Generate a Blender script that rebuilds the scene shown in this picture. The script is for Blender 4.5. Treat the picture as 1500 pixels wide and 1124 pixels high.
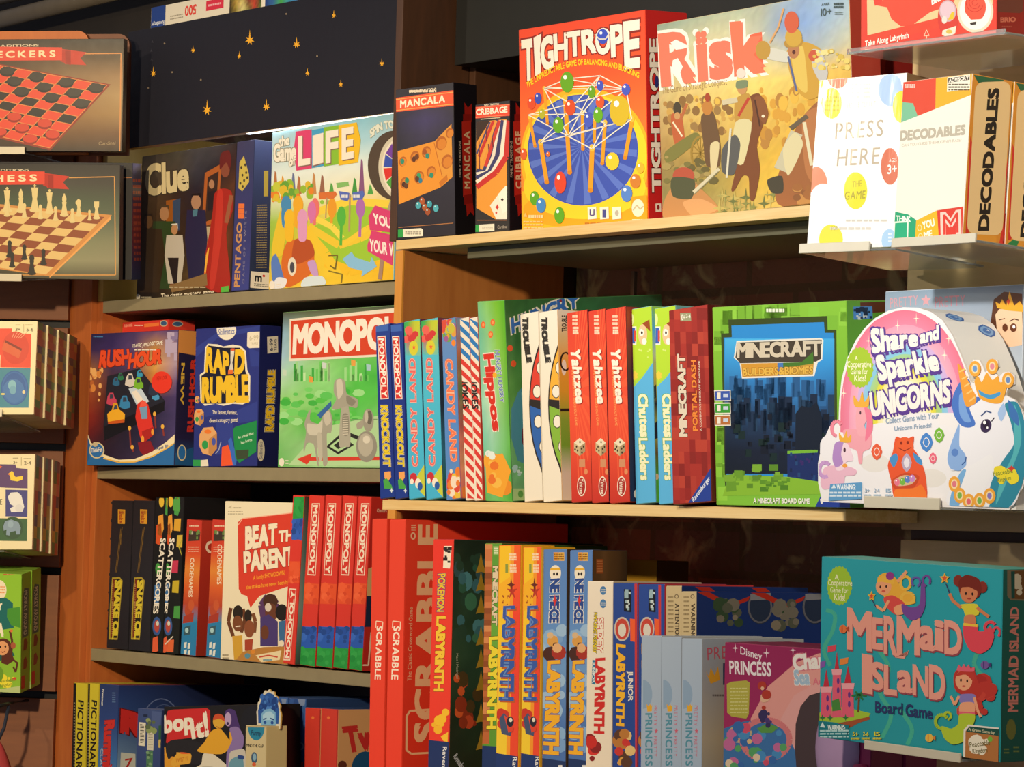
import bpy, bmesh, math, random
from mathutils import Vector, Matrix, noise

S = bpy.context.scene
COL = S.collection
for o in list(bpy.data.objects):
    bpy.data.objects.remove(o)

# ------------------------------------------------------------------ camera
CAM_POS = (4.246, -2.947, 1.174)
YAW, PITCH, ROLL = 0.92912, 0.041575, 0.0296
def cam_basis():
    cy, sy = math.cos(YAW), math.sin(YAW)
    f = Vector((-sy*math.cos(PITCH), cy*math.cos(PITCH), math.sin(PITCH)))
    r = Vector((cy, sy, 0)); u = r.cross(f)
    c, s = math.cos(ROLL), math.sin(ROLL)
    r, u = c*r + s*u, -s*r + c*u
    return Matrix((r, u, -f)).transposed()
cd = bpy.data.cameras.new('camera')
cam = bpy.data.objects.new('camera', cd); COL.objects.link(cam)
cd.sensor_fit = 'HORIZONTAL'; cd.sensor_width = 36.0; cd.lens = 36.0*5050/1500
cam.matrix_world = Matrix.Translation(CAM_POS) @ cam_basis().to_4x4()
cd.clip_start = .05; cd.clip_end = 50
S.camera = cam

# ------------------------------------------------------------------ colour management, world, lights
S.view_settings.view_transform = 'Standard'
S.view_settings.look = 'None'
S.view_settings.gamma = 1.0
S.view_settings.use_curve_mapping = False
S.view_settings.exposure = 0.0
w = bpy.data.worlds.new('shop_ambient'); S.world = w; w.use_nodes = True
w.node_tree.nodes['Background'].inputs[0].default_value = (.56, .58, .70, 1)
w.node_tree.nodes['Background'].inputs[1].default_value = .36

def aim(o, target):
    d = Vector(target) - o.location
    o.rotation_euler = d.to_track_quat('-Z', 'Y').to_euler()
def spot(name, loc, target, power, color, size, blend, radius):
    l = bpy.data.lights.new(name, 'SPOT'); l.energy = power; l.color = color
    l.spot_size = math.radians(size); l.spot_blend = blend; l.shadow_soft_size = radius
    o = bpy.data.objects.new(name, l); COL.objects.link(o); o.location = loc; aim(o, target); return o
WARM = (1.0, .80, .50)
spot('track_or_fill_spot', (-1.6, -3.2, 2.6), (.55, 0, 1.70), 130, (1, .88, .66), 32, 1.0, .06)
spot('track_or_fill_spot', (2.6, -2.7, 2.3), (1.36, -.2, .98), 210, (1, .86, .62), 24, 1.0, .05)  # added fill lamp, brightens the turquoise box and lower right
spot('track_or_fill_spot', (2.5, -2.6, 2.5), (1.15, 0, 1.82), 430, (1.0, .97, .9), 30, 1.0, .06)
spot('track_or_fill_spot', (1.9, -3.0, 2.25), (-.85, 0, 1.08), 560, WARM, 54, 1.0, .07)
spot('track_or_fill_spot', (.3, -2.7, 2.6), (-.9, .1, 1.5), 165, WARM, 34, 1.0, .05)  # added fill lamp, brightens the upper left shelves

# ------------------------------------------------------------------ colour helpers
def lin(h):
    h = h.lstrip('#'); h = h if len(h) == 6 else ''.join(c*2 for c in h)
    c = [int(h[i:i+2], 16)/255 for i in (0, 2, 4)]
    return tuple(x/12.92 if x <= .04045 else ((x+.055)/1.055)**2.4 for x in c)

# ------------------------------------------------------------------ materials
def pale(h, k=.35):
    a = [int(h[i:i+2], 16) for i in (1, 3, 5)]; return '#%02x%02x%02x' % tuple(int(x*(1-k)+y*k) for x, y in zip(a, (236, 220, 180)))
def mat_base(name):
    m = bpy.data.materials.new(name); m.use_nodes = True
    nt = m.node_tree; return m, nt, nt.nodes['Principled BSDF']
def printed(name, rough, coat, spec=.5, crinkle=0):
    m, nt, b = mat_base(name)
    a = nt.nodes.new('ShaderNodeAttribute'); a.attribute_name = 'ink'
    n = nt.nodes.new('ShaderNodeTexNoise'); n.inputs['Scale'].default_value = 60; n.inputs['Detail'].default_value = 3
    tc = nt.nodes.new('ShaderNodeTexCoord'); nt.links.new(tc.outputs['Object'], n.inputs['Vector'])
    mr = nt.nodes.new('ShaderNodeMapRange'); mr.inputs[3].default_value = rough*.85; mr.inputs[4].default_value = rough*1.15
    nt.links.new(n.outputs['Fac'], mr.inputs[0]); nt.links.new(mr.outputs[0], b.inputs['Roughness'])
    nt.links.new(a.outputs['Color'], b.inputs['Base Color'])
    b.inputs['Specular IOR Level'].default_value = spec
    b.inputs['Coat Weight'].default_value = coat; b.inputs['Coat Roughness'].default_value = .12
    if crinkle:
        wv = nt.nodes.new('ShaderNodeTexNoise'); wv.inputs['Scale'].default_value = 22; wv.inputs['Detail'].default_value = 4
        mp = nt.nodes.new('ShaderNodeMapping'); mp.inputs['Scale'].default_value = (1, 1, .22)
        nt.links.new(tc.outputs['Object'], mp.inputs[0]); nt.links.new(mp.outputs[0], wv.inputs['Vector'])
        bp = nt.nodes.new('ShaderNodeBump'); bp.inputs['Strength'].default_value = crinkle; bp.inputs['Distance'].default_value = .004
        nt.links.new(wv.outputs['Fac'], bp.inputs['Height']); nt.links.new(bp.outputs[0], b.inputs['Coat Normal'])
    return m
CARD = printed('printed_card', .45, .05, .3)
SHRINK = printed('shrink_wrapped_card', .42, .2, .35, .3)
MATTE = printed('matte_card', .6, 0, .3)
def wood(name, c1, c2, scale=(1, 1, 1), rough=.55, grain=14, axis='Z'):
    m, nt, b = mat_base(name)
    tc = nt.nodes.new('ShaderNodeTexCoord'); mp = nt.nodes.new('ShaderNodeMapping')
    sc = {'Z': (grain, grain, 1.1), 'X': (1.1, grain, grain)}[axis]
    mp.inputs['Scale'].default_value = sc
    n = nt.nodes.new('ShaderNodeTexNoise'); n.inputs['Scale'].default_value = 3; n.inputs['Detail'].default_value = 6; n.inputs['Distortion'].default_value = .6
    n2 = nt.nodes.new('ShaderNodeTexNoise'); n2.inputs['Scale'].default_value = 14; n2.inputs['Detail'].default_value = 2
    cr = nt.nodes.new('ShaderNodeValToRGB')
    cr.color_ramp.elements[0].color = (*lin(c1), 1); cr.color_ramp.elements[1].color = (*lin(c2), 1)
    cr.color_ramp.elements[0].position = .3; cr.color_ramp.elements[1].position = .7
    mx = nt.nodes.new('ShaderNodeMix'); mx.data_type = 'FLOAT'; mx.inputs[0].default_value = .35
    L = nt.links.new
    L(tc.outputs['Object'], mp.inputs[0]); L(mp.outputs[0], n.inputs['Vector']); L(mp.outputs[0], n2.inputs['Vector'])
    L(n.outputs['Fac'], mx.inputs[2]); L(n2.outputs['Fac'], mx.inputs[3]); L(mx.outputs[0], cr.inputs[0]); L(cr.outputs[0], b.inputs['Base Color'])
    b.inputs['Roughness'].default_value = rough
    return m
def plain(name, c, rough=.5, metal=0, noise_amt=.08, scale=30):
    m, nt, b = mat_base(name)
    n = nt.nodes.new('ShaderNodeTexNoise'); n.inputs['Scale'].default_value = scale; n.inputs['Detail'].default_value = 4
    tc = nt.nodes.new('ShaderNodeTexCoord'); nt.links.new(tc.outputs['Object'], n.inputs['Vector'])
    cr = nt.nodes.new('ShaderNodeValToRGB'); l = lin(c)
    cr.color_ramp.elements[0].color = (*[x*(1-noise_amt) for x in l], 1)
    cr.color_ramp.elements[1].color = (*[min(1, x*(1+noise_amt)) for x in l], 1)
    nt.links.new(n.outputs['Fac'], cr.inputs[0]); nt.links.new(cr.outputs[0], b.inputs['Base Color'])
    b.inputs['Roughness'].default_value = rough; b.inputs['Metallic'].default_value = metal
    return m
def brick_mat():
    m, nt, b = mat_base('painted_old_brick'); L = nt.links.new
    tc = nt.nodes.new('ShaderNodeTexCoord'); mp = nt.nodes.new('ShaderNodeMapping')
    mp.inputs['Rotation'].default_value = (math.radians(90), 0, 0)
    L(tc.outputs['Object'], mp.inputs[0])
    br = nt.nodes.new('ShaderNodeTexBrick'); br.inputs['Scale'].default_value = 4.6
    br.inputs['Color1'].default_value = (*lin('#c08058'), 1); br.inputs['Color2'].default_value = (*lin('#9a7460'), 1)
    br.inputs['Mortar'].default_value = (*lin('#8f7252'), 1); br.inputs['Mortar Size'].default_value = .03
    br.inputs['Brick Width'].default_value = .95; br.inputs['Row Height'].default_value = .32
    L(mp.outputs[0], br.inputs['Vector'])
    n = nt.nodes.new('ShaderNodeTexNoise'); n.inputs['Scale'].default_value = 17; n.inputs['Detail'].default_value = 8; n.inputs['Distortion'].default_value = .8
    L(tc.outputs['Object'], n.inputs['Vector'])
    cr = nt.nodes.new('ShaderNodeValToRGB'); cr.color_ramp.elements[0].position = .56; cr.color_ramp.elements[1].position = .68
    L(n.outputs['Fac'], cr.inputs[0])
    mx = nt.nodes.new('ShaderNodeMix'); mx.data_type = 'RGBA'; mx.inputs[7].default_value = (*lin('#e0c890'), 1)
    L(cr.outputs[0], mx.inputs[0]); L(br.outputs[0], mx.inputs[6]); L(mx.outputs[2], b.inputs['Base Color'])
    bp = nt.nodes.new('ShaderNodeBump'); bp.inputs['Strength'].default_value = .8; bp.inputs['Distance'].default_value = .02
    L(n.outputs['Fac'], bp.inputs['Height']); L(bp.outputs[0], b.inputs['Normal'])
    b.inputs['Roughness'].default_value = .85
    return m
def acrylic_mat():
    m, nt, b = mat_base('clear_acrylic')
    b.inputs['Base Color'].default_value = (.93, .95, .90, 1); b.inputs['Roughness'].default_value = .08
    b.inputs['Transmission Weight'].default_value = .85; b.inputs['IOR'].default_value = 1.3
    return m
PLY_EDGE = wood('plywood_shelf', '#d8b06c', '#ecd098', grain=30, axis='X')
POST = wood('post_oak', '#a2622e', '#b6763c', grain=10)
POST_EDGE = wood('post_edge_maple', '#d08a34', '#dd9c45', grain=10)
ORANGE = wood('stained_birch', '#a85626', '#bc6a30', grain=8)
YELLOWPLY = wood('yellow_birch', '#d0a850', '#e2bd66', grain=6)
DARKWOOD = wood('dark_walnut', '#40291a', '#553521', grain=8)
SLAT_DARK = wood('slatwall_walnut', '#74442a', '#885331', grain=9, axis='X')
SLAT_PALE = wood('slatwall_maple', '#c9ac74', '#dcc08a', grain=9, axis='X')
GREYSHELF = plain('grey_painted_shelf', '#8f8468', .5, 0, .12, 40)
BLACKBOARD = plain('black_painted_board', '#20202c', .45, 0, .25, 60)
CHARCOAL = plain('charcoal_board', '#1a1a18', .8, 0, .2, 20)
DARKWALL = plain('dark_plaster', '#2d2722', .8, 0, .3, 12)
DUCT = plain('dark_conduit', '#6d6250', .5, 0, .2, 25)
BLACKMETAL = plain('black_metal', '#151518', .4, .3)
STEEL = plain('galvanised_steel', '#9a9080', .35, .8)
ACRYLIC = acrylic_mat()
LIPMAT = plain('frosted_acrylic_lip', '#cfc6b0', .3, 0, .05)
HOLE = plain('pin_hole_black', '#14100c', .8)
FLOORM = wood('floorboards', '#4a3422', '#5b422c', grain=5, axis='X')

# ------------------------------------------------------------------ object helpers
def props(o, label=None, cat=None, group=None, kind=None):
    if label: o['label'] = label
    if cat: o['category'] = cat
    if group: o['group'] = group
    if kind: o['kind'] = kind
    return o
def link_mesh(name, verts, faces, mat, parent=None, cols=None, smooth=False, mats=None, mat_ids=None):
    me = bpy.data.meshes.new(name); me.from_pydata(verts, [], faces)
    for m in (mats or [mat]): me.materials.append(m)
    if mat_ids: me.polygons.foreach_set('material_index', mat_ids)
    if cols is not None:
        at = me.attributes.new('ink', 'FLOAT_COLOR', 'CORNER')
        flat = []
        for c in cols:
            flat += (*c, 1.0)
        at.data.foreach_set('color', flat)
    if smooth: me.polygons.foreach_set('use_smooth', [True]*len(me.polygons))
    me.update()
    o = bpy.data.objects.new(name, me); COL.objects.link(o)
    if parent: o.parent = parent
    return o
def empty(name, loc=(0, 0, 0), rot=(0, 0, 0)):
    o = bpy.data.objects.new(name, None); COL.objects.link(o); o.location = loc; o.rotation_euler = rot
    o.empty_display_size = .05
    return o
def bev_box(bm, x0, y0, z0, x1, y1, z1, bev=.0):
    vs = [bm.verts.new(p) for p in ((x0,y0,z0),(x1,y0,z0),(x1,y1,z0),(x0,y1,z0),(x0,y0,z1),(x1,y0,z1),(x1,y1,z1),(x0,y1,z1))]
    fs = [bm.faces.new([vs[i] for i in q]) for q in ((0,3,2,1),(4,5,6,7),(0,1,5,4),(1,2,6,5),(2,3,7,6),(3,0,4,7))]
    if bev:
        es = list({e for f in fs for e in f.edges})
        bmesh.ops.bevel(bm, geom=es, offset=bev, segments=2, affect='EDGES', profile=.6)
def mesh_boxes(name, boxes, mat, parent=None, bev=.001):
    bm = bmesh.new()
    for b in boxes: bev_box(bm, *b, bev=bev)
    me = bpy.data.meshes.new(name); bm.to_mesh(me); bm.free(); me.materials.append(mat)
    o = bpy.data.objects.new(name, me); COL.objects.link(o)
    if parent: o.parent = parent
    return o
def tube(name, pts, r, mat, parent=None, n=10):
    bm = bmesh.new(); rings = []
    P = [Vector(p) for p in pts]
    for i, p in enumerate(P):
        d = (P[min(i+1, len(P)-1)] - P[max(i-1, 0)]).normalized()
        a = d.orthogonal().normalized(); b = d.cross(a)
        rings.append([bm.verts.new(p + r*(math.cos(2*math.pi*k/n)*a + math.sin(2*math.pi*k/n)*b)) for k in range(n)])
    for r0, r1 in zip(rings, rings[1:]):
        for k in range(n): bm.faces.new((r0[k], r0[(k+1) % n], r1[(k+1) % n], r1[k]))
    bm.faces.new(rings[0][::-1]); bm.faces.new(rings[-1])
    me = bpy.data.meshes.new(name); bm.to_mesh(me); bm.free(); me.materials.append(mat)
    me.polygons.foreach_set('use_smooth', [True]*len(me.polygons))
    o = bpy.data.objects.new(name, me); COL.objects.link(o)
    if parent: o.parent = parent
    return o

# ------------------------------------------------------------------ lettering: glyph shapes, meshed once per character and weight
GLYPH = {}
def glyph(ch, bold):
    k = (ch, bold)
    if k in GLYPH: return GLYPH[k]
    cu = bpy.data.curves.new('g', 'FONT'); cu.body = ch; cu.offset = bold; cu.resolution_u = 3
    ob = bpy.data.objects.new('g', cu); COL.objects.link(ob)
    dg = bpy.context.evaluated_depsgraph_get()
    me = ob.evaluated_get(dg).to_mesh()
    vs = [(v.co.x, v.co.y) for v in me.vertices]; fs = [tuple(p.vertices) for p in me.polygons]
    ob.to_mesh_clear() if hasattr(ob, 'to_mesh_clear') else None
    bpy.data.objects.remove(ob); bpy.data.curves.remove(cu)
    x0 = min(v[0] for v in vs) if vs else 0; x1 = max(v[0] for v in vs) if vs else .3
    GLYPH[k] = ([(x-x0, y) for x, y in vs], fs, x1-x0); return GLYPH[k]
def layout_text(s, bold, gap):
    """returns verts scaled to 0..1 along the line and cap height, plus faces"""
    V, Fc, x = [[] for _ in range(5)], [[] for _ in range(5)], 0
    for ch in s:
        if ch == ' ': x += .28; continue
        vs, fs, gw = glyph(ch, 0); off = 0; r = bold*.85
        for k, (dx, dy) in enumerate(((-r, -r), (r, -r), (-r, r), (r, r), (0, 0))[:5 if r > .045 else 4] if r > .004 else ((0, 0),)):
            n = len(V[k])
            V[k] += [(x+off+a+dx, b+dy) for a, b in vs]; Fc[k] += [tuple(i+n for i in f) for f in fs]
        x += gw + gap
    x -= gap
    cap = .729
    low = any(c in 'abcdefghijklmnopqrstuvwxyz' for c in s) and not any(c.isupper() or c.isdigit() or c in 'bdfhkltij!?' for c in s)
    hh = .53 if low else cap
    return [([(a/x, b/hh) for a, b in v], f) for v, f in zip(V, Fc) if v]

# ------------------------------------------------------------------ printing on a box
class Print:
    """collects a carton body and the flat printed shapes on its faces; every shape is given in a layout grid
    laid over one face (four grid corners = the face's TL, TR, BR, BL)"""
    STEP = .000009
    def __init__(s): s.v, s.f, s.c = [], [], []; s.layer = 0; s.ox = s.oy = 0; s.sc = 1
    def face(s, origin, eu, ev, corners):
        s.o, s.eu, s.ev = Vector(origin), Vector(eu), Vector(ev); s.n = s.eu.cross(s.ev).normalized(); s.q = corners; s.layer = 0
    def crop(s, ox, oy, sc): s.ox, s.oy, s.sc = ox, oy, sc
    def uv(s, p):
        x, y = s.ox + p[0]/s.sc, s.oy + p[1]/s.sc
        tl, tr, br, bl = s.q; u = v = .5
        for _ in range(6):
            X = (1-u)*((1-v)*bl[0]+v*tl[0]) + u*((1-v)*br[0]+v*tr[0]); Y = (1-u)*((1-v)*bl[1]+v*tl[1]) + u*((1-v)*br[1]+v*tr[1])
            xu = (1-v)*(br[0]-bl[0])+v*(tr[0]-tl[0]); yu = (1-v)*(br[1]-bl[1])+v*(tr[1]-tl[1])
            xv = (1-u)*(tl[0]-bl[0])+u*(tr[0]-br[0]); yv = (1-u)*(tl[1]-bl[1])+u*(tr[1]-br[1])
            D = xu*yv - xv*yu; ex, ey = x-X, y-Y
            u += (ex*yv - xv*ey)/D; v += (xu*ey - ex*yu)/D
        return u, v
    def put(s, uvs, faces, cols, per_vert=False, clip=True):
        n = len(s.v); h = s.n*(.00025 + s.layer*s.STEP)
        for u, v in uvs:
            if clip: u = min(.997, max(.003, u)); v = min(.997, max(.003, v))
            s.v.append(s.o + s.eu*u + s.ev*v + h)
        for f in faces:
            a, b, c = uvs[f[0]], uvs[f[1]], uvs[f[2]]
            ar = sum(uvs[f[i]][0]*uvs[f[(i+1) % len(f)]][1]-uvs[f[(i+1) % len(f)]][0]*uvs[f[i]][1] for i in range(len(f)))
            g = f if ar > 0 else f[::-1]
            s.f.append(tuple(i+n for i in g))
            s.c += [cols[i] for i in g] if per_vert else [cols]*len(f)
        s.layer += 1
    # plain shapes in layout coordinates
    def P(s, pts, c): s.put([s.uv(p) for p in pts], [tuple(range(len(pts)))], lin(c))
    def C(s, pts, c, k=4):
        """closed shape with rounded flow through its points"""
        n = len(pts); out = []
        for i in range(n):
            p = [pts[(i-1+m) % n] for m in range(4)]
            for j in range(k):
                t = j/k
                out.append(tuple(p[1][d]+.38*(p[2][d]-p[0][d])*t+(3*(p[2][d]-p[1][d])-.38*(2*(p[2][d]-p[0][d])+p[3][d]-p[1][d]))*t*t+(2*(p[1][d]-p[2][d])+.38*(p[2][d]-p[0][d]+p[3][d]-p[1][d]))*t**3 for d in (0, 1)))
        s.P(out, c)
    def R(s, x0, y0, x1, y1, c): s.P([(x0, y1), (x1, y1), (x1, y0), (x0, y0)], c)
    def bg(s, *cs):
        """whole face, colours from top to bottom"""
        k = len(cs)
        if k == 1: cs = (cs[0], cs[0]); k = 2
        uv, col, fs = [], [], []
        for i, c in enumerate(cs):
            v = 1-i/(k-1); uv += [(0, v), (1, v)]; col += [lin(c)]*2
        for i in range(k-1): fs.append((2*i+2, 2*i+3, 2*i+1, 2*i))
        s.put(uv, fs, col, True)
    def grad(s, pts, c_top, c_bot):
        """quad TL,TR,BR,BL"""
        s.put([s.uv(p) for p in pts], [(0, 1, 2, 3)], [lin(c_top), lin(c_top), lin(c_bot), lin(c_bot)], True)
    def G(s, rows, x0=None, y0=None, x1=None, y1=None, jit=.0, sub=1, seed=1):
        """printed picture: a mesh of colours (rows top to bottom), blended; jit mottles it"""
        R, C = len(rows), len(rows[0].split()); rows = [[lin(h) for h in r.split()] for r in rows]
        rnd = random.Random(seed); uv, col, fs = [], [], []
        nr, nc = (R-1)*sub+1, (C-1)*sub+1
        for i in range(nr):
            for j in range(nc):
                a, b = i/sub, j/sub; i0, j0 = min(int(a), R-2) if R > 1 else 0, min(int(b), C-2); fa, fb = a-i0, b-j0
                k = [(rows[i0][j0][t]*(1-fb)+rows[i0][j0+1][t]*fb)*(1-fa)+(rows[i0+1][j0][t]*(1-fb)+rows[i0+1][j0+1][t]*fb)*fa for t in range(3)]
                if jit:
                    m = 1+jit*(rnd.random()*2-1); k = [min(1, max(0, q*m*(1+jit*.3*(rnd.random()*2-1)))) for q in k]
                col.append(tuple(k))
                if x0 is None: uv.append((j/(nc-1), 1-i/(nr-1)))
                else: uv.append(s.uv((x0+(x1-x0)*j/(nc-1), y0+(y1-y0)*i/(nr-1))))
        for i in range(nr-1):
            for j in range(nc-1): fs.append(((i+1)*nc+j, (i+1)*nc+j+1, i*nc+j+1, i*nc+j))
        s.put(uv, fs, col, True)
    def E(s, cx, cy, rx, ry, c, n=18, rot=0, a0=0, a1=360):
        t0 = math.radians(rot); pts = []
        for k in range(n if a1-a0 >= 360 else n+1):
            t = math.radians(a0 + (a1-a0)*k/n)
            x, y = rx*math.cos(t), ry*math.sin(t)
            pts.append((cx + x*math.cos(t0)-y*math.sin(t0), cy + x*math.sin(t0)+y*math.cos(t0)))
        s.P(pts, c)
    def ball(s, cx, cy, rx, ry, c, hi='#ffffff'):
        s.E(cx, cy, rx, ry, c, 14); s.E(cx-rx*.3, cy-ry*.45, rx*.28, ry*.22, hi, 8)
    def star(s, cx, cy, rx, ry, c, n=5, inner=.45, tall=1):
        pts = []
        for k in range(2*n):
            t = math.pi*k/n; q = 1 if k % 2 == 0 else inner
            if k == 0: q = tall
            pts.append((cx + rx*q*math.sin(t), cy - ry*q*math.cos(t)))
        s.put([s.uv((cx, cy))]+[s.uv(p) for p in pts], [(0, i+1, (i+1) % (2*n)+1) for i in range(2*n)], lin(c))
    def L(s, pts, w, c):
        for (x0, y0), (x1, y1) in zip(pts, pts[1:]):
            d = math.hypot(x1-x0, y1-y0) or 1; nx, ny = -(y1-y0)/d*w/2, (x1-x0)/d*w/2
            s.put([s.uv(p) for p in ((x0+nx, y0+ny), (x1+nx, y1+ny), (x1-nx, y1-ny), (x0-nx, y0-ny))], [(0, 1, 2, 3)], lin(c)); s.layer -= .8
        s.layer += .8
    def W(s, pts, w, c, k=6):
        q = [pts[0]] + list(pts) + [pts[-1]]; out = []
        for i in range(1, len(q)-2):
            for j in range(k):
                t = j/k; p = [q[i-1+m] for m in range(4)]
                out.append(tuple(.5*(2*p[1][d]+(p[2][d]-p[0][d])*t+(2*p[0][d]-5*p[1][d]+4*p[2][d]-p[3][d])*t*t+(3*p[1][d]-p[0][d]-3*p[2][d]+p[3][d])*t**3) for d in (0, 1)))
        s.L(out+[pts[-1]], w, c)
    def ring(s, cx, cy, rx, ry, w, c, n=28, a0=0, a1=360):
        pts = [(cx+rx*math.cos(math.radians(a0+(a1-a0)*k/n)), cy+ry*math.sin(math.radians(a0+(a1-a0)*k/n))) for k in range(n+1)]
        s.L(pts, w, c)
    def tiny(s, x0, y0, x1, y1, rows, c, seed=3, w=.45):
        """fine print too small to read: broken bars"""
        rnd = random.Random(seed); hh = (y1-y0)/rows
        for i in range(rows):
            x = x0
            while x < x1-1:
                e = min(x1, x + (x1-x0)*(.08+.14*rnd.random())); s.R(x, y0+hh*(i+.5-w/2), e, y0+hh*(i+.5+w/2), c); s.layer -= 1
                x = e + (x1-x0)*.03
        s.layer += 1
    def blobs(s, n, x0, y0, x1, y1, size, cols, seed=1, kind='e', asp=1):
        rnd = random.Random(seed)
        for _ in range(n):
            x, y = x0+(x1-x0)*rnd.random(), y0+(y1-y0)*rnd.random(); z = size*(.5+rnd.random()); c = rnd.choice(cols)
            if kind == 'e': s.E(x, y, z, z*asp, c, 9)
            elif kind == 'r': s.R(x-z, y-z*asp, x+z, y+z*asp, c)
            else: s.star(x, y, z, z*asp, c, 4, .25)
            s.layer -= .8
        s.layer += 1
    def T(s, t, bl, br, tl, c, bold=.025, tr=None, out=None, ow=.05, sh=None, gap=.08, bend=None):
        """lettering filling the grid quad bl, br, tl(, tr); out = outline colour, sh = (dx, dy, colour) drop shade printed behind,
        bend = fn(a) -> (dx, dy) shift along the line"""
        if tr is None: tr = (br[0]+tl[0]-bl[0], br[1]+tl[1]-bl[1])
        def draw(b, col, dx=0, dy=0):
            for V, Fc in layout_text(t, b, gap):
                uv = []
                for a, h in V:
                    x = (bl[0]*(1-a)+br[0]*a)*(1-h) + (tl[0]*(1-a)+tr[0]*a)*h + dx
                    y = (bl[1]*(1-a)+br[1]*a)*(1-h) + (tl[1]*(1-a)+tr[1]*a)*h + dy
                    if bend: q = bend(a); x += q[0]; y += q[1]
                    uv.append(s.uv((x, y)))
                s.put(uv, Fc, lin(col)); s.layer -= .7
            s.layer += .7
        if sh: draw(max(bold, ow if out else bold), sh[2], sh[0], sh[1])
        if out: draw(ow, out)
        draw(bold, c)
    def H(s, t, x0, y0, x1, y1, c, **k):
        """upright line of text: baseline from (x0,y1') .. given as left x, top y, right x, bottom y; optional drop = rise of right end"""
        rise = k.pop('rise', 0)
        s.T(t, (x0, y1), (x1, y1-rise), (x0, y0), c, **k)
    def DN(s, t, x0, y0, x1, y1, c, lean=0, **k):
        """text reading downwards inside x0..x1, y0..y1; lean shifts its lower end in x"""
        s.T(t, (x0, y0), (x0+lean, y1), (x1, y0), c, **k)
    def UP(s, t, x0, y0, x1, y1, c, lean=0, **k):
        s.T(t, (x1+lean, y1), (x1, y0), (x0+lean, y1), c, **k)

def carton_body(pr, w, d, h, cols, bev=.0012):
    """rounded-edged carton; cols = dict of face colours F R T L K(back) B(bottom)"""
    bm = bmesh.new(); bev_box(bm, 0, 0, 0, w, d, h, bev)
    bm.normal_update(); n = len(pr.v)
    bm.verts.index_update()
    for v in bm.verts: pr.v.append(v.co.copy())
    for f in bm.faces:
        nn = f.normal; k = max((('R', nn.x), ('L', -nn.x), ('F', -nn.y), ('K', nn.y), ('T', nn.z), ('B', -nn.z)), key=lambda q: q[1])[0]
        c = lin(cols.get(k, cols['F']))
        pr.f.append(tuple(v.index+n for v in f.verts)); pr.c += [c]*len(f.verts)
    bm.free()

def place(o, p):
    x, y, z, yaw, roll, pitch = p[:6]
    M = Matrix.Rotation(math.radians(yaw), 4, 'Z') @ Matrix.Rotation(math.radians(pitch), 4, 'X') @ Matrix.Rotation(math.radians(roll), 4, 'Y')
    o.matrix_world = Matrix.Translation((x, y, z)) @ M

def game_box(key, name, label, cat, cols, art=None, side=None, top=None, group=None, mat=None, dims=None, slim=.0):
    fit, FQ, RQ = FIT[key]; w, d, h = dims or fit[6:9]; w -= slim
    pr = Print(); carton_body(pr, w, d, h, cols)
    if art: pr.face((0, 0, 0), (w, 0, 0), (0, 0, h), FQ); art(pr)
    if side: pr.crop(0, 0, 1); pr.face((w, 0, 0), (0, d, 0), (0, 0, h), [RQ[0], RQ[1], RQ[2], RQ[3]]); side(pr)
    if top: pr.crop(0, 0, 1); pr.face((0, 0, h), (w, 0, 0), (0, d, 0), [(0, 0), (100, 0), (100, 100), (0, 100)]); top(pr)
    o = link_mesh(name, pr.v, pr.f, mat or CARD, None, pr.c)
    place(o, fit); props(o, label, cat, group)
    return o
def copy_box(src, key, label, group=None):
    """a second carton of the same kind, with copies of its parts"""
    c = src.copy(); COL.objects.link(c)
    for ch in src.children:
        q = ch.copy(); COL.objects.link(q); q.parent = c
    fit, sf = FIT[key][0], None
    place(c, fit); props(c, label, None, group)
    return c

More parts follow.
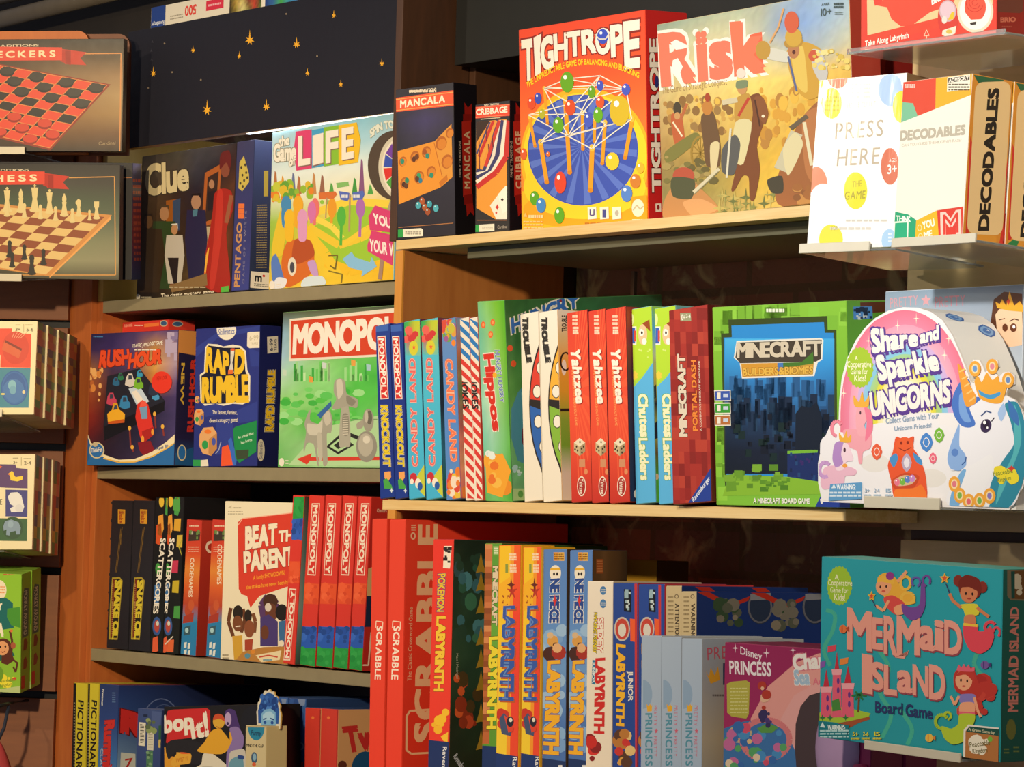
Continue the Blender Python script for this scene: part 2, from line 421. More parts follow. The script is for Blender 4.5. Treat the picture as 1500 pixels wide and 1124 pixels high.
# placement of every carton: x, y, z, yaw, roll, pitch, width, depth, height; then the corner marks of the layout grids its front and side prints are drawn on
FIT = {
 'mancala': ([0.001, 0.0023, 1.5994, 10.65, -1.76, 1.71, 0.1198, 0.05, 0.227], [(579.7, 131.3), (664.3, 120.1), (667.1, 344.0), (582.4, 351.7)], [(664.3, 120.1), (698.1, 124.3), (701.0, 346.5), (667.1, 344.0)]),
 'cribbage': ([0.173, 0.0212, 1.5994, 6.63, -1.15, 1.13, 0.073, 0.045, 0.1924], [(696.7, 153.2), (746.7, 146.7), (746.5, 340.2), (696.3, 344.7)], [(746.7, 146.7), (779.5, 150.6), (779.3, 342.9), (746.5, 340.2)]),
 'tightrope': ([0.2907, 0.0174, 1.5994, 1.11, -0.23, 3.04, 0.2824, 0.0752, 0.2897], [(759.7, 43.6), (945.2, 13.7), (949.9, 322.3), (764.0, 338.4)], [(945.2, 13.7), (1005.9, 18.6), (1010.6, 324.3), (949.9, 322.3)]),
 'risk': ([0.5964, 0.0287, 1.5994, -1.37, -0.68, 3.58, 0.3992, 0.05, 0.2687], [(962.2, 35.6), (1243.6, -16.4), (1252.8, 291.8), (970.5, 322.6)], [(1243.6, -16.4), (1286.9, -13.4), (1296.0, 292.7), (1252.8, 291.8)]),
 'knock1': ([0.0612, -0.0557, 1.2094, 0.61, -5.4, 0.3, 0.0362, 0.2, 0.2571], [(550.4, 477.7), (571.1, 473.3), (578.3, 728.1), (557.4, 731.1)], [(571.1, 473.3), (729.4, 483.8), (737.3, 732.7), (578.3, 728.1)]),
 'knock2': ([0.1, -0.0557, 1.2094, 0.49, -5.38, 0.27, 0.0343, 0.2, 0.2579], [(572.5, 475.8), (592.3, 471.6), (599.4, 728.6), (579.5, 731.5)], [(592.3, 471.6), (751.2, 482.3), (759.1, 733.4), (599.4, 728.6)]),
 'canl1': ([0.1345, -0.0552, 1.2094, 0.69, -5.48, 0.34, 0.0393, 0.2, 0.2611], [(591.9, 471.7), (615.0, 466.8), (623.0, 728.6), (599.7, 731.9)], [(615.0, 466.8), (773.9, 477.4), (782.7, 733.1), (623.0, 728.6)]),
 'canl2': ([0.1773, -0.055, 1.2094, 0.74, -5.41, 0.33, 0.0405, 0.2, 0.2615], [(617.0, 470.0), (641.1, 464.9), (649.2, 729.0), (624.8, 732.4)], [(641.1, 464.9), (800.4, 475.7), (809.2, 733.5), (649.2, 729.0)]),
 'candy': ([0.2273, -0.0548, 1.2094, 0.55, -5.29, 0.26, 0.0387, 0.2, 0.2614], [(647.1, 468.5), (670.5, 463.7), (678.1, 729.8), (654.6, 733.0)], [(670.5, 463.7), (830.7, 474.9), (839.1, 734.6), (678.1, 729.8)]),
 'stripe1': ([0.2672, -0.05, 1.2094, 0.52, -5.54, 0.31, 0.0215, 0.2, 0.2624], [(674.0, 466.7), (687.1, 463.9), (695.7, 731.7), (682.5, 733.6)], [(687.1, 463.9), (847.4, 474.9), (856.8, 736.4), (695.7, 731.7)]),
 'stripe2': ([0.289, -0.0502, 1.2094, 0.32, -5.28, 0.19, 0.0195, 0.2, 0.2624], [(688.1, 465.9), (700.0, 463.4), (707.5, 732.2), (695.5, 733.9)], [(700.0, 463.4), (861.0, 474.9), (869.3, 737.3), (707.5, 732.2)]),
 'hippos': ([0.3077, -0.0449, 1.2097, -0.0, 0.27, 5.21, 0.0637, 0.2849, 0.2834], [(699.5, 441.4), (738.9, 439.4), (750.8, 735.0), (711.4, 733.9)], [(738.9, 439.4), (969.1, 431.4), (980.4, 716.9), (750.8, 735.0)]),
 'trouble1': ([0.4001, -0.0449, 1.2094, 0.59, -4.56, 0.33, 0.0409, 0.2, 0.2641], [(762.3, 460.5), (788.5, 455.7), (795.2, 732.5), (768.8, 735.4)], [(788.5, 455.7), (950.2, 467.1), (957.6, 737.1), (795.2, 732.5)]),
 'trouble2': ([0.4434, -0.0445, 1.2094, 0.56, -4.53, 0.32, 0.0405, 0.2, 0.2653], [(790.1, 457.8), (816.4, 453.1), (823.2, 733.0), (796.7, 735.9)], [(816.4, 453.1), (978.5, 464.7), (986.1, 737.8), (823.2, 733.0)]),
 'yahtzee1': ([0.5198, -0.0548, 1.2094, 0.62, -4.52, 0.33, 0.0443, 0.2, 0.2615], [(830.7, 458.5), (860.2, 453.3), (867.3, 733.4), (837.6, 736.6)], [(860.2, 453.3), (1023.5, 465.0), (1031.4, 738.1), (867.3, 733.4)]),
 'yahtzee2': ([0.5651, -0.0547, 1.2094, 0.4, -4.18, 0.17, 0.0389, 0.2, 0.2623], [(862.3, 456.0), (888.4, 451.6), (894.1, 734.6), (867.7, 737.2)], [(888.4, 451.6), (1052.7, 464.0), (1059.0, 739.9), (894.1, 734.6)]),
 'yahtzee3': ([0.6038, -0.0544, 1.2094, 0.47, -4.34, 0.24, 0.0423, 0.2, 0.2634], [(887.5, 453.5), (916.4, 448.6), (923.0, 734.8), (893.9, 737.7)], [(916.4, 448.6), (1080.9, 460.9), (1088.3, 739.9), (923.0, 734.8)]),
 'chutes1': ([0.6482, -0.0452, 1.2094, 0.4, -4.27, 0.19, 0.0415, 0.2, 0.2633], [(925.8, 452.6), (954.6, 447.8), (961.0, 735.8), (932.0, 738.6)], [(954.6, 447.8), (1119.3, 460.4), (1126.5, 741.0), (961.0, 735.8)]),
 'chutes2': ([0.6972, -0.0453, 1.2094, 0.39, -4.33, 0.2, 0.0428, 0.2, 0.2623], [(959.2, 452.0), (989.4, 446.9), (996.3, 736.3), (965.9, 739.3)], [(989.4, 446.9), (1154.7, 459.6), (1162.3, 741.5), (996.3, 736.3)]),
 'portal': ([0.7487, -0.064, 1.2094, 0.66, -4.07, 0.25, 0.0833, 0.2, 0.2567], [(980.0, 454.8), (1040.5, 445.2), (1047.1, 733.9), (986.1, 739.4)], [(1040.5, 445.2), (1206.8, 458.0), (1214.1, 739.2), (1047.1, 733.9)]),
 'mineblue': ([0.8258, -0.0552, 1.2102, -1.62, 0.17, 3.64, 0.2653, 0.08, 0.2564], [(1043.3, 450.2), (1239.9, 440.1), (1246.3, 744.5), (1049.3, 739.9)], [(1239.9, 440.1), (1311.4, 439.9), (1317.7, 741.1), (1246.3, 744.5)]),
 'mermaid': ([1.3069, -0.3, 0.9452, -2.86, 1.26, 1.82, 0.3056, 0.06, 0.2059], [(1203.5, 815.1), (1469.4, 834.2), (1465.2, 1117.4), (1199.5, 1079.9)], [(1469.4, 834.2), (1530.7, 833.0), (1526.6, 1113.7), (1465.2, 1117.4)]),
 'decod': ([1.2595, -0.16, 1.5207, -1.55, 0.42, -2.5, 0.1196, 0.0634, 0.194], [(1323.3, 119.6), (1424.8, 107.3), (1409.7, 351.4), (1308.3, 357.9)], [(1424.8, 107.3), (1483.4, 118.7), (1468.7, 360.6), (1409.7, 351.4)]),
 'press': ([1.0499, -0.11, 1.5273, 5.14, 0.76, -3.24, 0.1452, 0.0403, 0.213], [(1200.0, 117.3), (1328.9, 106.2), (1310.2, 361.6), (1181.4, 366.3)], [(1328.9, 106.2), (1361.1, 114.2), (1342.6, 368.0), (1310.2, 361.6)]),
 'brio': ([1.1509, -0.1201, 1.7633, 1.27, 0.0, 1.75, 0.2272, 0.1, 0.2], [(1261.6, -163.8), (1460.5, -200.2), (1460.0, 50.5), (1260.9, 76.3)], [(1460.5, -200.2), (1547.2, -186.4), (1546.8, 60.5), (1460.0, 50.5)]),
 'scrab1': ([0.0547, -0.055, 0.7404, 0.07, -1.52, 0.16, 0.0438, 0.3, 0.4398], [(545.8, 759.9), (570.6, 759.5), (564.7, 1201.1), (539.7, 1198.5)], [(570.6, 759.5), (808.0, 766.0), (803.5, 1192.4), (564.7, 1201.1)]),
 'scrab2': ([0.098, -0.055, 0.7404, 0.05, -1.33, 0.1, 0.0395, 0.3, 0.4393], [(571.5, 761.1), (594.2, 760.8), (587.1, 1204.7), (564.3, 1202.3)], [(594.2, 760.8), (832.3, 767.6), (826.6, 1196.2), (587.1, 1204.7)]),
 'pokelab': ([0.2308, -0.075, 0.7416, -0.09, -1.04, -0.26, 0.0499, 0.27, 0.4116], [(635.2, 790.0), (665.1, 790.1), (655.1, 1216.9), (625.2, 1213.3)], [(665.1, 790.1), (883.6, 797.1), (875.1, 1210.3), (655.1, 1216.9)]),
 'minelab': ([0.3209, -0.045, 0.7404, 0.01, -1.55, -0.0, 0.0396, 0.19, 0.4094], [(710.7, 796.0), (735.2, 795.8), (729.4, 1224.4), (704.8, 1221.9)], [(735.2, 795.8), (890.1, 799.8), (885.2, 1218.6), (729.4, 1224.4)]),
 'lab1': ([0.3745, -0.06, 0.7404, -0.01, -1.62, -0.01, 0.0505, 0.06, 0.4081], [(731.1, 798.3), (762.8, 797.9), (757.4, 1230.6), (725.5, 1227.3)], [(762.8, 797.9), (812.9, 799.2), (807.8, 1228.7), (757.4, 1230.6)]),
 'lab2': ([0.432, -0.06, 0.7404, 0.01, -1.66, 0.02, 0.046, 0.06, 0.4067], [(766.8, 801.1), (796.3, 800.7), (791.4, 1235.9), (761.8, 1232.8)], [(796.3, 800.7), (846.6, 802.0), (842.0, 1233.8), (791.4, 1235.9)]),
 'op1': ([0.4749, -0.055, 0.7404, 0.07, -1.92, 0.14, 0.0521, 0.06, 0.4043], [(796.6, 804.7), (830.5, 804.2), (827.7, 1240.1), (793.6, 1236.8)], [(830.5, 804.2), (880.9, 805.3), (878.4, 1237.9), (827.7, 1240.1)]),
 'op2': ([0.533, -0.055, 0.7404, 0.06, -1.73, 0.1, 0.053, 0.06, 0.4046], [(835.5, 805.8), (870.7, 805.4), (867.0, 1246.1), (831.6, 1242.5)], [(870.7, 805.4), (921.3, 806.6), (917.9, 1243.9), (867.0, 1246.1)]),
 'spidey': ([0.5845, -0.065, 0.7404, 0.03, -1.68, 0.06, 0.0551, 0.155, 0.3639], [(861.2, 851.1), (898.4, 851.1), (894.7, 1251.9), (857.3, 1248.1)], [(898.4, 851.1), (1028.4, 853.3), (1025.5, 1246.2), (894.7, 1251.9)]),
 'paw1': ([0.6428, -0.065, 0.7404, 0.11, -1.97, 0.19, 0.0517, 0.155, 0.3629], [(898.6, 854.1), (934.3, 853.9), (932.7, 1257.5), (896.8, 1254.0)], [(934.3, 853.9), (1064.6, 855.7), (1063.8, 1251.2), (932.7, 1257.5)]),
 'paw2': ([0.6976, -0.065, 0.7404, 0.12, -2.03, 0.22, 0.0574, 0.155, 0.3631], [(935.8, 855.7), (976.3, 855.4), (975.4, 1263.6), (934.7, 1259.8)], [(976.3, 855.4), (1107.1, 857.1), (1107.0, 1257.0), (975.4, 1263.6)]),
 'beige1': ([0.7528, -0.065, 0.7404, 0.06, -1.82, 0.12, 0.0317, 0.22, 0.3627], [(976.1, 858.1), (998.7, 858.1), (996.4, 1268.0), (973.7, 1265.7)], [(998.7, 858.1), (1183.4, 860.8), (1182.1, 1259.0), (996.4, 1268.0)]),
 'beige2': ([0.7885, -0.068, 0.7404, 0.06, -1.89, 0.12, 0.0302, 0.22, 0.3567], [(998.6, 866.1), (1020.4, 866.0), (1018.6, 1271.8), (996.6, 1269.7)], [(1020.4, 866.0), (1205.6, 868.6), (1204.8, 1262.7), (1018.6, 1271.8)]),
 'pretty1': ([0.9122, -0.2351, 0.7404, 0.03, -1.84, 0.07, 0.0389, 0.165, 0.3036], [(940.2, 930.9), (969.3, 931.4), (966.9, 1293.9), (937.7, 1290.7)], [(969.3, 931.4), (1117.1, 932.1), (1115.5, 1286.3), (966.9, 1293.9)]),
 'pretty2': ([0.9517, -0.2351, 0.7404, 0.04, -1.84, 0.08, 0.0383, 0.165, 0.304], [(969.6, 932.5), (998.6, 933.0), (996.5, 1298.6), (967.3, 1295.4)], [(998.6, 933.0), (1146.9, 933.6), (1145.5, 1290.8), (996.5, 1298.6)]),
 'pretty3': ([0.9908, -0.235, 0.7404, 0.03, -1.84, 0.07, 0.0385, 0.165, 0.3035], [(999.4, 935.1), (1029.0, 935.6), (1026.9, 1303.4), (997.1, 1300.2)], [(1029.0, 935.6), (1177.6, 936.2), (1176.3, 1295.5), (1026.9, 1303.4)]),
 'disney': ([1.0433, -0.2152, 0.7408, 0.52, 0.1, 0.92, 0.26, 0.05, 0.3012], [(1061.9, 940.6), (1278.1, 955.8), (1272.5, 1339.4), (1056.1, 1305.2)], [(1278.1, 955.8), (1324.1, 954.9), (1318.7, 1335.6), (1272.5, 1339.4)]),
 'clue': ([-1.0309, 0.1607, 1.5564, -1.88, -0.0, -0.6, 0.3307, 0.05, 0.2542], [(208.5, 229.2), (347.2, 208.8), (338.0, 428.0), (199.4, 438.6)], [(347.2, 208.8), (384.4, 213.0), (375.3, 431.1), (338.0, 428.0)]),
 'pentago': ([-0.697, 0.1494, 1.5576, -0.52, -0.16, -0.49, 0.0552, 0.2, 0.2536], [(347.7, 208.1), (373.1, 204.4), (364.6, 424.9), (339.2, 426.8)], [(373.1, 204.4), (518.3, 221.3), (510.2, 437.4), (364.6, 424.9)]),
 'life': ([-0.5944, 0.1573, 1.5569, -3.54, 0.14, 0.61, 0.4, 0.05, 0.2636], [(398.9, 193.6), (581.7, 164.9), (576.0, 410.0), (393.2, 424.5)], [(581.7, 164.9), (621.3, 168.6), (615.7, 412.5), (576.0, 410.0)]),
 'rush': ([-1.0939, 0.1093, 1.2604, 4.13, -0.33, -0.02, 0.2658, 0.05, 0.2334], [(133.7, 489.4), (261.6, 482.9), (255.5, 682.1), (127.6, 682.0)], [(261.6, 482.9), (296.3, 485.4), (290.3, 683.5), (255.5, 682.1)]),
 'rapid': ([-0.7996, 0.148, 1.2604, 5.05, -0.78, 0.29, 0.1791, 0.0445, 0.2366], [(287.1, 481.7), (381.1, 476.0), (376.9, 683.0), (282.8, 684.0)], [(381.1, 476.0), (411.8, 478.1), (407.7, 684.1), (376.9, 683.0)]),
 'mono': ([-0.566, 0.1685, 1.2614, -2.94, 0.14, -0.02, 0.4002, 0.05, 0.2575], [(414.4, 457.6), (602.5, 445.4), (594.7, 686.3), (406.7, 684.6)], [(602.5, 445.4), (641.9, 448.2), (634.2, 687.9), (594.7, 686.3)]),
 'snake1': ([-1.0775, 0.1526, 0.9388, 0.03, 0.06, -0.13, 0.0722, 0.14, 0.2617], [(164.5, 732.8), (195.0, 733.5), (187.0, 952.1), (156.5, 949.3)], [(195.0, 733.5), (294.6, 737.1), (286.9, 952.6), (187.0, 952.1)]),
 'snake2': ([-1.0006, 0.152, 0.9385, 0.0, 0.0, -0.06, 0.0721, 0.14, 0.2628], [(196.2, 732.8), (227.2, 733.5), (219.5, 955.3), (188.5, 952.5)], [(227.2, 733.5), (327.5, 736.9), (320.0, 955.6), (219.5, 955.3)]),
 'scat1': ([-0.9238, 0.1497, 0.9388, -0.0, 0.11, -0.15, 0.0412, 0.14, 0.2681], [(228.3, 728.8), (246.3, 729.2), (237.9, 956.9), (219.9, 955.2)], [(246.3, 729.2), (346.9, 732.9), (338.8, 957.4), (237.9, 956.9)]),
 'scat2': ([-0.8819, 0.1508, 0.9388, 0.01, 0.09, -0.12, 0.0513, 0.14, 0.2703], [(247.4, 727.3), (270.1, 727.9), (261.8, 959.0), (239.0, 956.9)], [(270.1, 727.9), (371.1, 731.5), (363.0, 959.4), (261.8, 959.0)]),
 'code1': ([-0.8175, 0.1467, 0.94, 0.04, 1.46, -0.14, 0.0487, 0.14, 0.2308], [(274.3, 760.7), (296.3, 762.5), (286.6, 961.5), (264.7, 958.4)], [(296.3, 762.5), (397.8, 765.7), (388.3, 961.9), (286.6, 961.5)]),
 'code2': ([-0.7317, 0.1446, 0.9398, 0.08, 1.34, -0.13, 0.0472, 0.14, 0.2322], [(311.5, 760.8), (333.3, 762.4), (323.7, 965.0), (302.0, 962.1)], [(333.3, 762.4), (435.5, 765.7), (426.1, 965.4), (323.7, 965.0)]),
 'beat': ([-0.6735, 0.1364, 0.9387, 2.29, 0.09, 0.14, 0.1949, 0.05, 0.2647], [(330.1, 733.9), (429.1, 736.4), (421.7, 974.3), (322.7, 965.5)], [(429.1, 736.4), (465.4, 737.5), (458.1, 974.1), (421.7, 974.3)]),
 'lean': ([-0.4673, 0.1276, 0.942, 0.24, 2.43, -0.32, 0.044, 0.3, 0.2738], [(429.7, 725.0), (451.7, 727.1), (436.7, 975.2), (414.9, 971.5)], [(451.7, 727.1), (671.1, 736.3), (656.7, 976.5), (436.7, 975.2)]),
 'm1': ([-0.4303, 0.1362, 0.941, 0.14, 2.11, -0.17, 0.0462, 0.3, 0.2753], [(453.4, 725.1), (476.6, 727.1), (462.9, 977.7), (439.7, 974.1)], [(476.6, 727.1), (696.5, 735.5), (683.4, 978.3), (462.9, 977.7)]),
 'm2': ([-0.382, 0.1356, 0.9413, 0.17, 2.19, -0.2, 0.0481, 0.3, 0.2757], [(477.6, 724.9), (502.1, 727.0), (487.9, 979.9), (463.4, 976.0)], [(502.1, 727.0), (722.7, 735.7), (709.2, 980.5), (487.9, 979.9)]),
 'm3': ([-0.3345, 0.1368, 0.9413, 0.19, 2.25, -0.23, 0.0425, 0.3, 0.2754], [(502.9, 725.7), (524.9, 727.6), (510.5, 981.7), (488.5, 978.2)], [(524.9, 727.6), (746.0, 736.5), (732.2, 982.4), (510.5, 981.7)]),
 'm4': ([-0.2917, 0.138, 0.9407, 0.13, 2.15, -0.16, 0.0388, 0.3, 0.2751], [(525.4, 726.9), (545.7, 728.6), (531.7, 983.9), (511.5, 980.7)], [(545.7, 728.6), (767.6, 737.1), (754.1, 984.2), (531.7, 983.9)]),
 'pict1': ([-1.0749, 0.0896, 0.6204, 0.01, -1.21, -0.01, 0.0479, 0.2, 0.257], [(107.9, 1000.3), (127.9, 1001.6), (122.7, 1218.1), (102.7, 1215.4)], [(127.9, 1001.6), (271.4, 1001.0), (266.6, 1213.3), (122.7, 1218.1)]),
 'pict2': ([-1.0226, 0.0896, 0.6204, 0.01, -1.26, 0.03, 0.04, 0.2, 0.2589], [(129.5, 1001.0), (146.4, 1002.1), (141.4, 1221.5), (124.5, 1219.3)], [(146.4, 1002.1), (290.4, 1001.4), (285.8, 1216.5), (141.4, 1221.5)]),
 'rummi': ([-0.9838, 0.0896, 0.6208, -0.02, -1.06, -0.08, 0.064, 0.29, 0.2596], [(146.7, 1001.9), (174.1, 1003.8), (168.3, 1225.7), (140.9, 1221.8)], [(174.1, 1003.8), (382.0, 1003.3), (376.9, 1218.8), (168.3, 1225.7)]),
 'small': ([-0.789, 0.0494, 0.6207, 0.26, -0.91, -0.5, 0.077, 0.04, 0.2294], [(202.3, 1037.6), (237.3, 1040.6), (230.6, 1243.2), (195.6, 1238.1)], [(237.3, 1040.6), (267.3, 1040.6), (260.7, 1242.4), (230.6, 1243.2)]),
 'bopit': ([-0.6566, 0.0306, 0.6204, 1.32, -4.25, -0.01, 0.3167, 0.055, 0.2398], [(240.0, 1035.6), (398.0, 1031.1), (400.1, 1254.9), (241.3, 1249.6)], [(398.0, 1031.1), (440.0, 1030.7), (442.2, 1253.1), (400.1, 1254.9)]),
 'tan': ([-0.3346, -0.0189, 0.6205, 1.61, -2.26, -0.08, 0.0558, 0.04, 0.2305], [(360.4, 1062.5), (389.9, 1063.7), (387.4, 1282.3), (357.8, 1279.2)], [(389.9, 1063.7), (420.8, 1063.3), (418.5, 1280.8), (387.4, 1282.3)]),
 'blue1': ([-0.4478, 0.0997, 0.6204, 0.01, -1.29, 0.06, 0.0473, 0.29, 0.2682], [(398.5, 1020.7), (422.0, 1022.2), (417.3, 1268.5), (393.8, 1265.3)], [(422.0, 1022.2), (637.2, 1020.4), (633.3, 1259.2), (417.3, 1268.5)]),
 'blue2': ([-0.3998, 0.0997, 0.6204, 0.01, -1.25, 0.03, 0.0519, 0.29, 0.2687], [(422.5, 1022.7), (448.7, 1024.4), (443.8, 1273.1), (417.6, 1269.5)], [(448.7, 1024.4), (664.7, 1022.7), (660.6, 1263.7), (443.8, 1273.1)]),
 'twis1': ([-0.3344, 0.0896, 0.6204, 0.0, -1.21, -0.0, 0.0431, 0.2, 0.2578], [(447.8, 1036.3), (469.8, 1037.9), (465.0, 1278.8), (442.9, 1275.7)], [(469.8, 1037.9), (621.2, 1036.5), (616.9, 1272.1), (465.0, 1278.8)]),
 'twis2': ([-0.2893, 0.0896, 0.6204, -0.0, -1.19, 0.0, 0.0474, 0.29, 0.259], [(470.9, 1037.7), (495.5, 1039.5), (490.7, 1283.2), (466.0, 1279.8)], [(495.5, 1039.5), (713.6, 1037.3), (709.5, 1273.5), (490.7, 1283.2)]),
 'checkers': ([-1.2356, -0.2, 1.8015, 42.19, -0.41, 1.61, 0.4, 0.018, 0.1968], [(-138.0, 57.9), (182.1, 56.2), (178.9, 222.1), (-141.2, 221.7)], [(182.1, 56.2), (186.6, 58.0), (183.5, 223.4), (178.9, 222.1)]),
 'chess': ([-1.2309, -0.2, 1.581, 42.34, 0.05, 5.03, 0.4, 0.018, 0.1993], [(-145.2, 238.1), (176.2, 241.5), (174.7, 410.4), (-146.2, 404.9)], [(176.2, 241.5), (180.8, 241.8), (179.3, 410.2), (174.7, 410.4)]),
 'domino': ([-1.1554, -0.185, 1.3389, 43.76, -1.31, -5.18, 0.2, 0.0486, 0.1634], [(-107.0, 470.7), (55.2, 470.2), (49.7, 607.3), (-113.2, 607.1)], [(55.2, 470.2), (67.3, 476.5), (61.8, 612.5), (49.7, 607.3)]),
 'memory': ([-1.2261, -0.14, 1.1037, 43.75, -1.69, -4.91, 0.2, 0.0431, 0.168], [(-108.6, 665.9), (51.7, 665.3), (47.1, 805.3), (-113.8, 805.1)], [(51.7, 665.3), (62.3, 669.3), (57.8, 808.3), (47.1, 805.3)]),
 'monkey': ([-1.284, -0.12, 0.8584, 42.78, 0.79, 6.86, 0.2, 0.0486, 0.2112], [(-127.1, 834.0), (31.8, 841.6), (30.0, 1016.0), (-128.4, 1007.5)], [(31.8, 841.6), (44.7, 836.4), (42.9, 1009.5), (30.0, 1016.0)]),
 'share': ([1.1139, -0.1378, 1.2155, 1.21, 0.63, -0.0, 0.3472, 0.085, 0.2343], [(1207.4, 453.2), (1514.5, 444.0), (1505.0, 745.7), (1198.0, 735.1)], [(1514.5, 444.0), (1589.5, 450.9), (1580.3, 748.5), (1505.0, 745.7)]),
 'prettycover': ([1.108, -0.0297, 1.2159, -0.13, -0.0, -0.01, 0.2395, 0.04, 0.263], [(1296.9, 427.0), (1499.9, 416.0), (1492.3, 741.8), (1289.1, 738.2)], [(1499.9, 416.0), (1535.0, 419.2), (1527.5, 743.2), (1492.3, 741.8)]),
 'redbehind': ([0.8517, 0.0949, 1.6037, -0.12, 2.35, 0.03, 0.1045, 0.05, 0.3055], [(1224.9, -29.6), (1304.1, -37.7), (1285.9, 306.6), (1207.0, 308.4)], [(1304.1, -37.7), (1345.4, -31.0), (1327.3, 311.0), (1285.9, 306.6)]),
 'redthink': ([-1.1308, 0.169, 1.2606, 0.01, -0.26, -0.24, 0.1591, 0.0533, 0.2586], [(162.7, 472.3), (229.9, 467.8), (222.4, 683.3), (155.2, 683.4)], [(229.9, 467.8), (268.0, 470.6), (260.6, 685.0), (222.4, 683.3)]),
 'codered': ([-1.0688, 0.2999, 0.9444, -0.0, 2.02, 0.0, 0.1704, 0.06, 0.2515], [(275.5, 740.2), (349.8, 747.0), (339.0, 956.8), (264.9, 945.3)], [(349.8, 747.0), (392.0, 748.3), (381.2, 956.9), (339.0, 956.8)]),
}
# ------------------------------------------------------------------ the setting
def struct(o): return props(o, kind='structure')
struct(mesh_boxes('floor', [(-3, -4, -.05, 3.5, .6, 0)], FLOORM, None, 0))
struct(mesh_boxes('wall_back', [(.0, .345, 0, 2.4, .5, 2.9), (-3, .50, 0, 0, .55, 2.9)], brick_mat(), None, 0))
struct(mesh_boxes('wall_soffit', [(-3, .365, 1.9, -1.14, .498, 2.9), (-1.14, .365, 2.05, -.03, .498, 2.9)], DARKWALL, None, 0))
# right-hand slatwall: pale maple planks with dark grooves between them
pl = [(1.034, .076, z0, 2.4, .094, z0+.207) for z0 in [1.1855+.22*k for k in range(-5, 6)]]
wr = mesh_boxes('wall_right', pl, SLAT_PALE, None, .0015)
struct(wr)
struct(mesh_boxes('wall_right_backing', [(1.034, .094, .0, 2.4, .12, 2.9)], DARKWOOD, None, 0))
# left-hand slatwall: dark planks, turned towards the aisle
sl = empty('slatwall_frame', (-1.2, .12, 0), (0, 0, math.radians(42)))
pl = [(-1.2, .0, z0, 0, .018, z0+.209) for z0 in [1.522+.2225*k for k in range(-6, 2)]]
wl = mesh_boxes('wall_left', pl, SLAT_DARK, None, .0015); wl.matrix_world = Matrix.Translation((-1.2, .12, 0)) @ Matrix.Rotation(math.radians(42), 4, 'Z'); struct(wl)
wb = mesh_boxes('wall_left_backing', [(-1.2, .0185, 0, -.002, .03, 1.955)], BLACKMETAL, None, 0); wb.matrix_world = wl.matrix_world.copy(); struct(wb)
bpy.data.objects.remove(sl)
struct(mesh_boxes('trim_1', [(-1.207, .128, 0, -1.131, .5, 1.86)], ORANGE, None, .001))

# ------------------------------------------------------------------ bookcases
lb = empty('bookcase', (-.57, .3, 0))
props(lb, 'grey-shelved bookcase with a black star-painted board across its top', 'bookcase')
def lpart(name, boxes, mat, bev=.001):
    o = mesh_boxes(name, boxes, mat, None, bev); o.parent = lb; o.matrix_parent_inverse = Matrix.Translation((.57, -.3, 0)); return o
lpart('side_panel', [(-1.130, .14, 0, -1.113, .475, 1.555)], ORANGE)
lpart('upper_side_panel', [(-1.130, .14, 1.555, -1.113, .475, 1.86)], YELLOWPLY)
lpart('side_panel', [(-.021, .14, 0, -.003, .475, 2.05)], DARKWOOD)
lpart('back_panel', [(-1.113, .465, 0, -.021, .475, 1.53)], BLACKBOARD, 0)
lpart('upper_back_panel', [(-1.113, .465, 1.556, -.021, .475, 1.86)], YELLOWPLY, 0)
for z in (1.555, 1.2595, .9365, .6185):
    s_ = lpart('shelf', [(-1.113, .141 if z > .7 else .07, z-.0215, -.0215, .464, z)], GREYSHELF, .0015)
    props(s_, 'grey painted shelf board')
for z0, n_ in ((.972, 8), (1.60, 7)):
    for k in range(n_):
        o = tube('pin_hole', [(-1.1132, .175, z0+.032*k), (-1.1120, .175, z0+.032*k)], .0032, HOLE); o.parent = lb; o.matrix_parent_inverse = Matrix.Translation((.57, -.3, 0))
# star board
pr = Print(); W_, D_, H_ = 1.035, .018, .209
carton_body(pr, W_, D_, H_, dict(F='#20202b', B='#c08a3a'), .001)
pr.face((0, 0, 0), (W_, 0, 0), (0, 0, H_), [(187.9, 47.0), (691.3, -48.9), (685.3, 149.4), (182.0, 218.6)])
pr.crop(180, 0, 3.569)
for x, y, r in ((410,252,15),(725,190,30),(668,280,15),(974,215,23),(1165,65,16),(1402,320,16),(1030,368,16),(1200,427,16),(490,560,30),(815,542,23),(180,375,21)):
    pr.star(x, y+r*.3, r*.85, r*.9, '#f2b232', 7, .42, 2.1)
for x, y in ((150,457),(1080,283),(245,222),(290,372),(920,60),(455,410)): pr.E(x, y, 5, 5, '#8a7a68', 8)
for x, y in ((175,215),(168,262),(170,308)): pr.star(x, y, 10, 12, '#3a3a46', 3, .3)
hb = link_mesh('header_board', pr.v, pr.f, MATTE, None, pr.c); hb.parent = lb
hb.matrix_parent_inverse = Matrix.Translation((.57, -.3, 0)) @ Matrix.Translation((-1.055, .14, 1.823))
props(hb, 'black header board with yellow painted stars')
ls_m, nt_, b_ = mat_base('cool_light_strip'); b_.inputs['Emission Color'].default_value = (.80, .90, 1, 1); b_.inputs['Emission Strength'].default_value = 11
lpart('light_strip', [(-1.0, .215, 1.845, -.04, .235, 1.852)], ls_m, 0)
ls2 = ls_m.copy(); ls2.name = 'dim_light_strip'; ls2.node_tree.nodes['Principled BSDF'].inputs['Emission Strength'].default_value = 3.5
lpart('light_strip', [(-.66, .146, 1.8213, -.03, .152, 1.8228)], ls2, 0)

